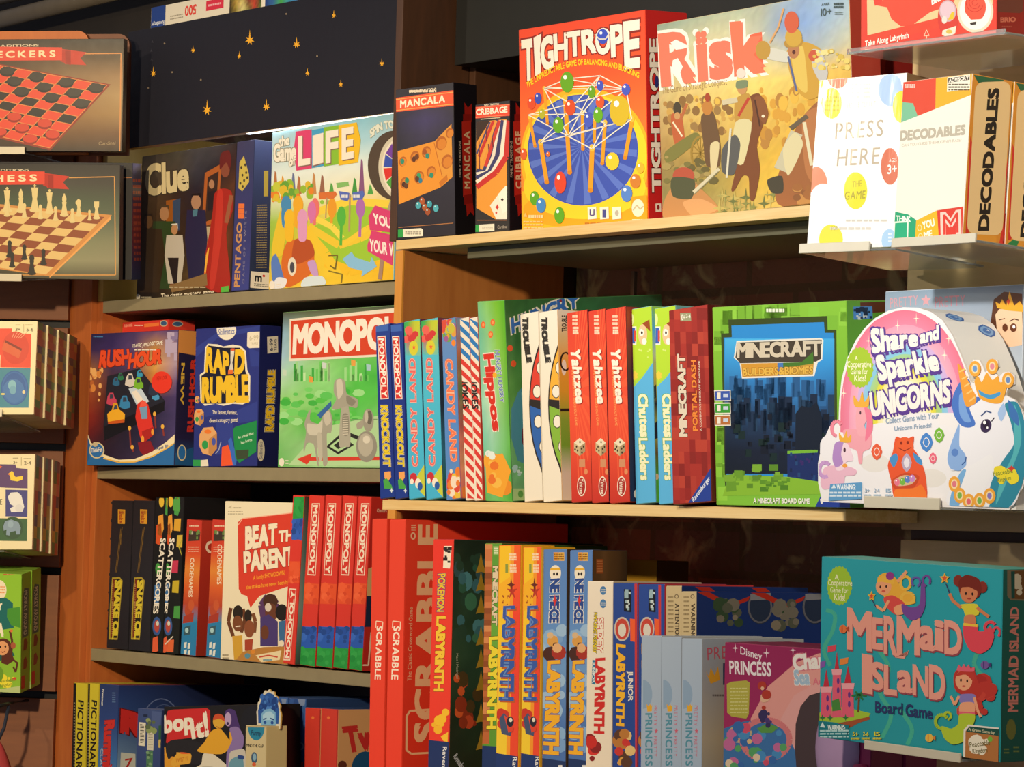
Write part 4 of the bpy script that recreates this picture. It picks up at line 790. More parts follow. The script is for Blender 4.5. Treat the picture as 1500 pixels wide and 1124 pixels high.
def s_hippos(a):
    a.crop(540, 430, 3.3077); a.G(['#2f5c2c #315e34 #2a5a34 #2c5a38 #2a5030 #244028', '#3c7038 #3c7a48 #30744c #2e6a44 #2a6040 #205038', '#5c9a4a #5c9a58 #4a8a58 #3e7a50 #306848 #285840', '#6cae70 #60a46c #48886a #3c7460 #306850 #285848', '#78b488 #5c9e78 #40807c #306c6c #286058 #205048'], jit=.14, sub=6, seed=5)
    a.T('HUNGRY', (695, 190), (1010, 60), (690, 120), '#2f64b0', bold=.05, out='#dcd8c8', ow=.13)
    for x, y in ((684,265),(700,340)): a.E(x, y, 13, 16, '#d8542c')
    a.P([(690, 560), (720, 480), (760, 430), (760, 830), (720, 810), (690, 700)], '#4a8aa4'); a.P([(735, 480), (760, 450), (760, 600), (745, 590)], '#6aa8bc'); a.E(748, 690, 10, 45, '#6a2438')
    a.blobs(8, 692, 840, 752, 880, 9, ['#c8dce0', '#a8ccd0'], 3)
    a.P([(694, 945), (760, 945), (760, 1000), (694, 1004)], '#a8c890'); a.E(734, 972, 12, 18, '#5c9a50')
    a.P([(915, 40), (925, 0), (930, 40)], '#8a2c2c')
hippos = game_box('hippos', 'board_game_box', 'tall green box with fat red lettering, deepest box on the middle shelf', 'game box', dict(F='#78c070', R='#3c7040', T='#3a6a34', L='#70b868'), a_hippos, s_hippos)
def a_trouble(x, lower, upper):
    def f(a):
        a.crop(740, 430, 3.4063); a.bg('#efe8dc', '#ece4d6', '#efe8da')
        a.T('TROUBLE', (x+18, 120), (x+40, 345), (x+46, 122), '#efe8dc', bold=.03, tr=(x+64, 342), out='#2a2622', ow=.1, bend=lambda t: (-6*math.sin(math.pi*t), 0)); a.T('TROUBLE', (x+18, 120), (x+40, 345), (x+46, 122), '#2a2622', bold=.028, tr=(x+64, 342), bend=lambda t: (-6*math.sin(math.pi*t), 0))
        cx, cy = x+195, 555; R0 = 395
        def arc(t0, t1, r, n=14): return [(cx-r*.367*math.cos(math.radians(t0+(t1-t0)*k/n)), cy-r*math.sin(math.radians(t0+(t1-t0)*k/n))) for k in range(n+1)]
        E_ = [(x+134, 900), (x+100, 240)]
        a.P(arc(-70, 70, R0) + [(x+138, 180), (x+165, 935)], '#2a2420')
        a.P(arc(4, 68, R0-16) + [(x+138, 205), (x+146, 528)], upper); a.P([(x+148, 575), (x+158, 915)] + arc(-66, -1, R0-16), lower)
        for dx, y in ((108,372),(90,490),(96,640),(122,765)): a.E(x+dx, y, 22, 34, '#2a2420'); a.E(x+dx, y, 19, 30, '#efe8dc')
    return f
tr1 = game_box('trouble1', 'board_game_box', 'white box with a red and blue half-round game track on its spine', 'game box', dict(F='#efe8dc', R='#e8e0d0', T='#e8dfcc', L='#efe8dc'), a_trouble(70, '#2f62b4', '#d8402f'), group='white pop-dice game boxes')
tr2 = game_box('trouble2', 'board_game_box', 'white box with a yellow and green half-round game track on its spine', 'game box', dict(F='#efe8dc', R='#e0b060', T='#e8dfcc', L='#efe8dc'), a_trouble(165, '#85b53c', '#efb03a'),
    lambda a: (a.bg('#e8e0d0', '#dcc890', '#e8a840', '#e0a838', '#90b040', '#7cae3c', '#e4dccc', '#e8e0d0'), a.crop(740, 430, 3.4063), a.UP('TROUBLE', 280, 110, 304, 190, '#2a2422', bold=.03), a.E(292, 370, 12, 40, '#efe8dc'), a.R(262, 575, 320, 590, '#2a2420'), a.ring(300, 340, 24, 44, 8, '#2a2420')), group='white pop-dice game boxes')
def a_yahtzee(a0, b0):
    def f(a):
        a.crop(740, 430, 3.4063); a.bg('#d8402c', '#e04a2e', '#e85234', '#e04a2e', '#c83426')
        ox = a0-302
        for k in range(15):
            t = math.radians(-88+k*11.5); a.P([(a0+45, 480), (a0+45+90*math.cos(t), 480+520*math.sin(t)), (a0+45+90*math.cos(t+.09), 480+520*math.sin(t+.09))], '#ec5c38'); a.layer -= 1
        a.layer += 1
        a.tiny(a0+34, 105, a0+60, 160, 3, '#f0d8c0', 3, .7); a.tiny(a0+36, 165, a0+64, 205, 3, '#f4e0c8', 5, .8)
        a.T('Yahtzee', (a0+26, 278), (a0+54, 548), (a0+72, 282), '#f8efe0', bold=.05, tr=(a0+96, 546), sh=(5, 4, '#a02418'), gap=.1)
        a.DN('THE SHAKE SCORE AND SHOUT GAME', a0+30, 380, a0+42, 660, '#f09858', lean=18)
        a.P([(a0+42, 745), (a0+70, 722), (a0+98, 745), (a0+98, 790), (a0+70, 812), (a0+42, 788)], '#c8b48a'); a.P([(a0+42, 745), (a0+70, 722), (a0+98, 745), (a0+70, 765)], '#e8dcc0'); a.P([(a0+70, 765), (a0+98, 745), (a0+98, 790), (a0+70, 812)], '#a89470')
        for x, y in ((55,765),(60,785),(48,778),(80,775),(90,765),(82,795),(72,742)): a.E(a0+x, y, 4, 6, '#3a2a1c', 8)
        a.R(a0+68, 828, a0+98, 868, '#cf9068'); a.E(a0+102, 890, 9, 14, '#e09060')
        a.E(a0+80, 962, 22, 50, '#efe4d4'); a.E(a0+80, 962, 18, 44, '#a82a20'); a.DN('Yahtzee', a0+70, 925, a0+90, 1000, '#efe4d4')
    return f
yb = dict(F='#dd452e', R='#3a2030', T='#b8412c', L='#dd452e')
ya1 = game_box('yahtzee1', 'dice_game_box', 'red dice game box, leftmost of the three red spines', 'game box', yb, a_yahtzee(302, 0), group='red dice game boxes')
ya2 = game_box('yahtzee2', 'dice_game_box', 'red dice game box, middle one of the three red spines', 'game box', yb, a_yahtzee(412, 0), group='red dice game boxes', slim=0.003)
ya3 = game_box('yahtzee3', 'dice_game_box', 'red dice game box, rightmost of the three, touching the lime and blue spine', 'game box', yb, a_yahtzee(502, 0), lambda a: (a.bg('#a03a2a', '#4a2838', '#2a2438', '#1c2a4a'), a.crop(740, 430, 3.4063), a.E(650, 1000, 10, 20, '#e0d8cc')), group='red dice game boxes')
def a_chutes(x):
    def f(a):
        a.crop(740, 430, 3.4063); a.bg('#b2d838', '#b4dc3c', '#a8d84c', '#5ab4e4', '#58b2e6', '#58b4e8')
        a.P([(x, 70), (x+118, 65), (x+118, 330), (x+70, 400), (x+15, 450)], '#b6dc34'); a.P([(x+5, 470), (x+60, 420), (x+118, 345), (x+150, 1045), (x+35, 1045)], '#5ab4e8')
        a.R(x+6, 165, x+30, 258, '#f0ece4'); a.R(x+6, 172, x+24, 250, '#3a62c0'); a.R(x+18, 185, x+28, 240, '#d04a3a'); a.E(x+62, 205, 22, 52, '#eec49a'); a.E(x+56, 195, 12, 18, '#fff8ec'); a.E(x+70, 240, 12, 16, '#fff8ec'); a.E(x+58, 196, 5, 8, '#2a2018'); a.P([(x+60, 150), (x+95, 130), (x+100, 190), (x+80, 170)], '#9a4a20')
        a.star(x+22, 410, 18, 26, '#e8d048', 6, .7); a.E(x+6, 130, 12, 30, '#e0f0a0'); a.blobs(6, x+40, 280, x+100, 330, 5, ['#d8ec80'], 4)
        a.T('Chutes', (x+40, 505), (x+52, 715), (x+86, 505), '#f0f0c8', bold=.05, tr=(x+98, 715), out='#6aa830', ow=.085); a.T('Ladders', (x+44, 725), (x+54, 930), (x+86, 725), '#f0f0c8', bold=.05, tr=(x+96, 930), out='#6aa830', ow=.085); a.H('&', x+45, 668, x+66, 700, '#f0f0c8')
    return f
ch_side = lambda a: (a.crop(740, 430, 3.4063), a.G(['#9ac840 #88b838', '#58b0e0 #4aa0d0', '#c8c8a0 #b8b890', '#d8c050 #c8b048', '#302838 #282030', '#b8b058 #a8a048', '#6a5028 #604820', '#58a838 #4a9a30', '#58b040 #4aa038'], jit=.1, sub=3), a.P([(735, 465), (752, 455), (752, 520), (738, 528)], '#2a2430'), a.P([(742, 650), (766, 625), (766, 720), (745, 728)], '#2a2430'), a.E(756, 915, 9, 16, '#f0c090'))
cb_ = dict(F='#6cb8dc', R='#6aa0a0', T='#a8d040', L='#7cc0c8')
cu1 = game_box('chutes1', 'board_game_box', 'lime and sky-blue box with a fully seen spine beside the red dice boxes', 'game box', cb_, a_chutes(625), ch_side, group='lime and blue game boxes')
cu2 = game_box('chutes2', 'board_game_box', 'lime and sky-blue box partly covered by the dark red pixel box', 'game box', cb_, a_chutes(745), group='lime and blue game boxes')
def a_portal(a):
    a.crop(740, 430, 3.4063); a.bg('#a83028', '#a42c26', '#9c2822', '#962622')
    rnd = random.Random(6)
    for i in range(7):
        for j in range(17):
            c = rnd.choice(['#a02c24', '#94241e', '#b03a2c', '#a83026', '#8a221c', '#b8402e']); a.P([(812+i*31+j*2, 70+j*60), (843+i*31+j*2, 70+j*60), (845+i*31+j*2, 130+j*60), (814+i*31+j*2, 130+j*60)], c); a.layer -= 1
    a.layer += 1
    a.P([(878, 96), (935, 94), (938, 136), (880, 138)], '#9a9c78'); a.H('10+', 884, 102, 904, 132, '#efeada'); a.H('2-4', 910, 102, 934, 120, '#efeada')
    a.T('MINECRAFT', (915, 712), (903, 305), (872, 712), '#e0d2bc', bold=.05, tr=(862, 305), out='#3a1410', ow=.09, gap=.05)
    a.T('PORTAL DASH', (972, 684), (962, 333), (946, 684), '#ef8a34', bold=.04, tr=(936, 333), out='#5a1410', ow=.07)
    a.T('A COOPERATIVE MINECRAFT BOARD GAME', (994, 684), (984, 336), (984, 684), '#e8d4c0', bold=.02, tr=(975, 336))
    a.P([(1035, 880), (1052, 870), (1050, 1055), (922, 1058)], '#24409a'); a.T('Ravensburger', (950, 1040), (1040, 925), (938, 1022), '#e8ecf4', bold=.02)
portal = game_box('portal', 'board_game_box', 'dark red blocky-patterned box with a blue corner, standing by the large lime box', 'game box', dict(F='#a02c24', R='#5a1c18', T='#8a2a22', L='#8a2a22'), a_portal, slim=0.006)
def a_mine(a):
    a.crop(1030, 430, 3.4071); a.bg('#8cc83c', '#84c036', '#78b830', '#70b030', '#84c43c')
    rnd = random.Random(3)
    for k in range(46):
        x, y = rnd.choice([(rnd.uniform(42, 100), rnd.uniform(70, 1040)), (rnd.uniform(60, 720), rnd.uniform(40, 110)), (rnd.uniform(670, 720), rnd.uniform(60, 1050))])
        a.R(x, y, x+50, y+70, rnd.choice(['#94d044', '#80bc38', '#7ab432', '#8ccc40'])); a.layer -= 1
    a.layer += 1
    a.P([(92, 200), (132, 198), (130, 130), (624, 112), (626, 180), (668, 180), (672, 640), (590, 740), (600, 1000), (112, 960)], '#3a4a1c')
    sc = [(106, 220), (148, 218), (146, 160), (608, 142), (612, 196), (654, 196), (662, 960), (118, 960)]
    a.P(sc, '#2f8fd8')
    a.G(['#49b4ec #4ab8f0 #4ab8f0 #46b0ea', '#3a9ade #3a9ee4 #3a9ee4 #3898dc', '#2f78b8 #2f7ec4 #3a8ed4 #2f78b8', '#244f7c #28568a #2c6aa4 #244f80', '#182c48 #1c3454 #20406a #1a3048', '#121c30 #141e34 #16243c #121c30', '#101a28 #121c2c #141e30 #101826'], 112, 225, 658, 900, sub=2, jit=.02)
    rnd = random.Random(8)
    for k in range(40):
        x = 112+rnd.random()*520; y = 400+rnd.random()*90; s_ = 14+rnd.random()*26; a.R(x, y, x+s_, y+s_*1.2+60, rnd.choice(['#2a5e92', '#285a8e', '#2f6aa4'])); a.layer -= 1
    a.layer += 1
    for k in range(60):
        x = 118+rnd.random()*510; y = 500+rnd.random()*120; s_ = 14+rnd.random()*26; a.R(x, y, x+s_, y+s_*1.4+60, rnd.choice(['#1c3250', '#182a44', '#22405f'])); a.layer -= 1
    a.layer += 1
    for k in range(50):
        x = 120+rnd.random()*510; y = 600+rnd.random()*220; s_ = 14+rnd.random()*26; a.R(x, y, x+s_, y+s_*1.2, rnd.choice(['#141e30', '#101828', '#18243a', '#142a2a'])); a.layer -= 1
    a.layer += 1
    a.P([(158, 320), (172, 236), (596, 222), (606, 232), (600, 330), (578, 345), (562, 412), (200, 424), (188, 345)], '#efe9da')
    a.P([(166, 318), (178, 244), (592, 230), (594, 325), (570, 340), (190, 348)], '#4a4034')
    a.T('MINECRAFT', (176, 318), (594, 308), (178, 246), '#d8cab0', bold=.045, tr=(592, 232), out='#2a221a', ow=.075, gap=.05)
    a.P([(196, 350), (380, 346), (380, 410), (202, 416)], '#d89a34'); a.P([(380, 346), (408, 345), (408, 408), (380, 410)], '#4a7cc0'); a.P([(408, 345), (560, 340), (555, 404), (408, 408)], '#c89a3c'); a.P([(408, 345), (500, 342), (556, 290), (558, 350), (408, 372)], '#4a7a2c')
    a.T('BUILDERS&BIOMES', (206, 410), (554, 398), (204, 372), '#e8b84c', bold=.035, tr=(556, 362), out='#8a5418', ow=.07)
    a.H('AGES 8+', 560, 318, 640, 338, '#2a5a8a') if False else None
    a.P([(430, 792), (580, 782), (600, 940), (430, 945)], '#1c2f66'); a.P([(430, 786), (580, 778), (578, 794), (430, 800)], '#78b838'); a.blobs(20, 435, 800, 580, 935, 5, ['#3a2a6a', '#24487a', '#16264e'], 4, 'r', 1.6)
    a.P([(118, 960), (165, 905), (430, 915), (590, 940), (660, 1000), (100, 1010)], '#88bc34'); a.P([(118, 905), (165, 900), (172, 985), (120, 990)], '#6a9c2c'); a.blobs(14, 290, 930, 430, 980, 14, ['#5f9428', '#4f8422'], 9, 'r', .6)
    a.blobs(24, 130, 860, 420, 960, 16, ['#6a9c2c', '#7cae34', '#5c8c28'], 12, 'r', .7); a.P([(470, 600), (500, 560), (540, 570), (575, 540), (600, 620), (600, 780), (470, 780)], '#141f30')
    for y, c in ((482, '#3a58b0'), (545, '#3a9a30'), (605, '#b8703a')):
        a.P([(56, y), (142, y-1), (144, y+55), (60, y+56)], '#efe8d8'); a.P([(60, y+6), (138, y+4), (140, y+50), (63, y+51)], c); a.R(72, y+12, 90, y+44, '#efe8d8'); a.R(104, y+18, 130, y+36, '#c8d4e8')
    a.H('REINER STOCK', 325, 75, 418, 94, '#eef4d8', rise=4) if False else a.tiny(325, 74, 418, 94, 1, '#eef4d8', 3, .8)
    a.H('A MINECRAFT BOARD GAME', 260, 1020, 540, 1046, '#f4f4e4', bold=.03, rise=-2, sh=(2, 2, '#3a6a20'))
    a.P([(600, 1000), (642, 1000), (742, 1000), (742, 1078), (568, 1068)], '#24409a'); a.T('R', (598, 1050), (626, 1030), (592, 1025), '#efece4', bold=.03)
def s_mine(a):
    a.crop(1030, 430, 3.4071); a.bg('#5c9430', '#5a9a2c', '#64a430', '#68a830', '#4a8a34')  # darker greens than the front, shade of the turned-away side painted in
    a.P([(782, 44), (912, 40), (912, 92), (785, 100)], '#5a2e1c'); a.P([(748, 66), (842, 64), (845, 125), (750, 130)], '#4a84c0'); a.blobs(14, 755, 72, 838, 124, 8, ['#14243c', '#1c2c4a', '#c8ccc8'], 5, 'r', 1)
mine = game_box('mineblue', 'board_game_box', 'large lime green box with a blue night scene, last upright box before the unicorn box', 'game box', dict(F='#84c038', R='#5c9430', T='#9cc868', L='#84c038'), a_mine, s_mine)
# ================================================================== boxes on the right-hand slatwall
def a_press(a):
    a.crop(1160, 0, 2.8088); a.bg('#f6f3ec')
    a.P([(112, 330), (140, 328), (112, 380)], '#e8d428'); a.E(190, 318, 42, 46, '#e07c5c'); a.E(165, 425, 43, 64, '#e6dc30'); a.E(408, 370, 50, 68, '#a9c4e8'); a.E(450, 440, 34, 66, '#e8d62c'); a.P([(448, 300), (476, 300), (470, 360), (452, 350)], '#f2f0ea')
    a.E(405, 685, 37, 76, '#cf6a4c'); a.E(100, 760, 48, 75, '#e08a68'); a.E(130, 830, 58, 75, '#f6f3ec'); a.E(75, 850, 30, 60, '#f6f3ec'); a.E(265, 785, 48, 77, '#e4da28'); a.E(163, 985, 50, 62, '#e4dc3c'); a.E(402, 990, 32, 48, '#a8cbe8')
    def hand(t, bl, br, tl, c, b=-.012): a.T(t, bl, br, tl, c, bold=b, gap=.16)
    hand('PRESS', (180, 574), (376, 560), (184, 502), '#b8a890'); hand('HERE', (186, 684), (360, 674), (192, 612), '#b8a890')
    hand('THE', (250, 772), (290, 766), (250, 745), '#b8a838', 0); hand('GAME', (220, 822), (304, 816), (222, 788), '#a89a30', .01)
    hand('AGES', (402, 668), (432, 665), (402, 652), '#f4e8dc', .01); hand('3+', (396, 716), (432, 712), (396, 678), '#f8f0e6', .02)
    hand('HERVE TULLET', (230, 446), (346, 436), (232, 424), '#d8d2c6', 0); a.tiny(250, 338, 330, 406, 4, '#e2ddd2', 3, .4); a.tiny(136, 388, 196, 462, 4, '#c8bc28', 5, .45)
    a.tiny(225, 900, 392, 915, 1, '#cfc8ba', 4, .5); a.tiny(160, 930, 328, 950, 1, '#d4cdbf', 6, .5); hand('FOR', (166, 948), (192, 946), (166, 930), '#b8ae30', 0); a.tiny(398, 955, 412, 1000, 3, '#e8f0f4', 2, .5)
press = game_box('press', 'board_game_box', 'white box with yellow, red and blue polka dots on a clear shelf', 'game box', dict(F='#f6f3ec', R='#a88a60', T='#e8e4da', B='#c4c860', L='#f0ece0'), a_press, lambda a: a.bg('#8a6a48', '#a08050', '#c8b890'), mat=SHRINK)
def a_dec(a):
    a.crop(1160, 0, 2.8088); a.bg('#efe6d2', '#f1e8d6')
    a.P([(458, 338), (595, 318), (592, 460), (450, 505)], '#d84830'); a.P([(595, 318), (742, 302), (738, 400), (592, 470)], '#eaa828'); a.P([(456, 420), (500, 425), (520, 480), (450, 510)], '#7ab890')
    a.P([(448, 505), (740, 390), (740, 480), (448, 540)], '#efe6d2'); a.tiny(466, 345, 508, 362, 2, '#f6e8d8', 3, .7)
    a.P([(642, 318), (734, 306), (734, 366), (640, 378)], '#f0e6cc'); a.P([(645, 322), (732, 310), (732, 328), (645, 340)], '#4a3a2c'); a.T('ADVISORY', (648, 338), (728, 326), (648, 324), '#f4ead4', bold=.04); a.tiny(646, 342, 732, 374, 3, '#6a5c48', 7, .6)
    a.T('DECODABLES', (448, 578), (712, 552), (450, 538), '#b8ad98', bold=.06, gap=.1); a.T("CAN YOU GUESS THE HIDDEN PHRASE?", (452, 604), (698, 582), (453, 592), '#c4b9a4', bold=.01)
    a.P([(414, 872), (480, 882), (514, 905), (510, 1000), (410, 1003)], '#24a070'); a.P([(420, 912), (482, 908), (480, 992), (416, 996)], '#e4efd8'); a.P([(426, 918), (476, 915), (475, 986), (422, 990)], '#26a878'); a.T('THINK', (430, 908), (490, 912), (431, 886), '#eef4e4', bold=.04)
    a.P([(514, 905), (600, 866), (622, 890), (608, 990), (508, 1000)], '#edb322'); a.T('YOU', (542, 942), (590, 928), (538, 912), '#f7efd8', bold=.04); a.T('ME', (548, 982), (580, 972), (545, 955), '#f7efd8', bold=.04); a.ring(528, 937, 8, 12, 3, '#f4dca0'); a.ring(532, 972, 8, 11, 3, '#f4dca0')
    a.P([(600, 866), (706, 850), (704, 984), (608, 990)], '#d63a2c'); a.T('M', (620, 970), (694, 960), (618, 872), '#f0c8b8', bold=.05); a.T('M', (626, 966), (688, 956), (624, 878), '#d63a2c', bold=.0)
    a.L([(514, 905), (600, 862), (704, 848)], 5, '#f3ead4')
def s_dec(a):
    a.crop(1160, 0, 2.8088); a.bg('#dc8e30', '#da8a2e')
    a.P([(748, 308), (870, 325), (868, 350), (765, 340)], '#2e6440'); a.P([(733, 560), (712, 985), (765, 880), (745, 600)], '#d6352a'); a.P([(705, 985), (760, 958), (755, 1000)], '#2f8048'); a.P([(880, 700), (908, 620), (900, 800), (880, 1010), (850, 1015), (872, 900)], '#d6352a')
    a.P([(715, 960), (770, 962), (840, 972), (840, 1015), (705, 990)], '#e09432'); a.P([(706, 980), (735, 958), (760, 965), (748, 996)], '#2c8048')
    pts = []
    for cx, cy, t0 in ((868, 372, -90), (835, 930, 0), (752, 925, 90), (785, 375, 180)):
        for k in range(5):
            t = math.radians(t0+k*22.5); pts.append((cx+32*math.cos(t), cy+38*math.sin(t)))
    a.P(pts, '#f0c88a')
    a.T('DECODABLES', (806, 945), (850, 366), (764, 945), '#241c18', bold=.055, tr=(806, 366), gap=.09)
dec = game_box('decod', 'card_game_box', 'cream box with orange sides and black lettering, front one of its pair', 'game box', dict(F='#efe6d2', R='#dc8e30', T='#d8a060', B='#c06030'), a_dec, s_dec, group='cream and orange game boxes')
d2 = copy_box(dec, 'decod', 'cream box with orange sides and black lettering, rear one of its pair', 'cream and orange game boxes')
d2.matrix_world = dec.matrix_world @ Matrix.Translation((.001, .066, 0))
def a_brio(a):
    a.crop(1240, 0, 5.7654); a.bg('#d83a30', '#de4434', '#da4030')
    a.P([(170, -400), (1240, -400), (1240, 30), (780, 150), (620, 215), (180, 305)], '#d8c08a')
    a.P([(240, 40), (420, -60), (800, -200), (960, -60), (900, 40), (720, 100), (560, 215), (470, 220), (390, 160), (350, 60)], '#ea4a34'); a.P([(225, -40), (330, -60), (300, 30), (245, 48)], '#e04030')
    a.P([(170, 300), (780, 150), (800, 230), (560, 290), (150, 360)], '#d8442f')
    a.T('BRIO', (736, 36), (850, -20), (730, -20), '#f6e8d8', bold=.05)
    a.T('Take Along Labyrinth', (160, 390), (536, 316), (160, 342), '#f6ead8', bold=.03); a.tiny(165, 410, 230, 430, 1, '#f0d0b8')
    a.P([(662, 240), (720, 232), (716, 360), (660, 362)], '#dc4832'); a.L([(690, 250), (668, 300), (712, 298), (690, 250)], 5, '#f2c8a8'); a.L([(690, 300), (690, 335)], 6, '#f2c8a8')
    a.E(870, 150, 86, 160, '#cc3a30', 26); a.E(868, 90, 72, 92, '#c8a4a4', 20); a.E(866, 80, 62, 70, '#d8b8bc', 18); a.P([(900, 100), (925, 95), (915, 160), (870, 165)], '#e8b830'); a.E(840, 165, 22, 32, '#d8d0c0'); a.P([(825, 255), (940, 215), (930, 280), (860, 312), (820, 290)], '#e0d4bc'); a.E(880, 265, 26, 18, '#d0b050')
    a.E(1095, 95, 148, 180, '#d9cdb0', 36); a.E(1095, 90, 128, 160, '#efe8d8', 36); a.E(1095, 60, 88, 120, '#e2523a', 30); a.P([(1010, 100), (1060, 165), (1150, 160), (1200, 70), (1200, 110), (1150, 215), (1060, 215), (1010, 170)], '#efe8d8')
    for r in (20, 42, 64): a.ring(1092, 20, r*1.1, r*1.2, 5, '#c03024', 20, 20, 320)
    a.P([(1050, 190), (1105, 180), (1100, 205), (1060, 210)], '#3a3028')
def s_brio(a):
    a.crop(1240, 0, 5.7654); a.bg('#a82018', '#8a1a18', '#901c18'); a.P([(1275, 0), (1490, -10), (1490, 90), (1460, 110), (1278, 100)], '#6a3428'); a.T('BRIO', (1300, 185), (1425, 182), (1300, 145), '#c86a50', bold=.04); a.tiny(1310, 210, 1395, 235, 1, '#a84a3a')
brio = game_box('brio', 'toy_box', 'red toy box with a round white maze pictured, on the topmost clear shelf', 'toy box', dict(F='#d83a30', R='#961c1a', T='#d83a30', B='#c07a50'), a_brio, s_brio)

# unicorn box: a die-cut front panel on an arched carton
fit, FQ, RQ = FIT['share']; Wp, Hp = fit[6], fit[8]
share = empty('board_game_box'); place(share, fit); props(share, 'arched pink rainbow box with a large blue-maned unicorn head on its front', 'game box')
FR = [(25+1190*0, 155), (985, 130), (985, 1092), (25, 1040)]
def outline_uv(pts, pr): return [pr.uv(p) for p in pts]
def extrude_outline(name, uv, y0, y1, mat, parent, fcol, scol, art=None):
    pr = Print(); pr.face((0, y0, 0), (Wp, 0, 0), (0, 0, Hp), FQ); n = len(uv)
    P3 = [(u*Wp, v*Hp) for u, v in uv]
    from mathutils.geometry import tessellate_polygon
    tri = tessellate_polygon([[Vector((x, z, 0)) for x, z in P3]])
    for x, z in P3: pr.v.append(Vector((x, y0, z)))
    for x, z in P3: pr.v.append(Vector((x, y1, z)))
    A2 = sum(P3[i][0]*P3[(i+1) % n][1]-P3[(i+1) % n][0]*P3[i][1] for i in range(n))
    for t in tri:
        q = [P3[i] for i in t]; ar = (q[1][0]-q[0][0])*(q[2][1]-q[0][1])-(q[2][0]-q[0][0])*(q[1][1]-q[0][1])
        t = tuple(t) if ar > 0 else tuple(t)[::-1]
        pr.f.append(t); pr.c += [lin(fcol)]*3; pr.f.append(tuple(i+n for i in t[::-1])); pr.c += [lin(scol)]*3
    for i in range(n):
        j = (i+1) % n
        f = (i, i+n, j+n, j) if A2 > 0 else (j, j+n, i+n, i)
        pr.f.append(f); pr.c += [lin(scol)]*4
    if art: art(pr)
    return link_mesh(name, pr.v, pr.f, mat, parent, pr.c)
prt = Print(); prt.face((0, 0, 0), (Wp, 0, 0), (0, 0, Hp), FQ); prt.crop(1190, 400, 3.1226)
ARCH = [(45, 1046), (26, 960), (25, 870), (45, 780), (80, 705), (125, 672), (128, 580), (140, 480), (165, 390), (205, 310), (250, 250), (300, 205), (360, 172), (430, 156), (500, 158), (560, 178), (610, 215), (655, 285), (695, 380), (725, 460), (742, 520)]
HEAD = [(700, 480), (690, 440), (682, 416), (700, 432), (735, 500), (765, 505), (760, 480), (737, 455), (735, 420), (750, 396), (775, 398), (790, 425), (800, 455), (815, 440), (812, 415), (830, 393), (855, 400), (860, 430), (842, 455), (862, 475), (880, 455), (905, 452), (930, 470), (930, 510), (900, 530), (890, 560), (930, 580), (965, 640), (988, 740), (990, 860), (965, 980), (905, 1084)]
front_uv = outline_uv([p for p in ARCH] + HEAD[4:], prt)
body_uv = outline_uv(ARCH + [(800, 640), (880, 800), (930, 960), (925, 1084)], prt)
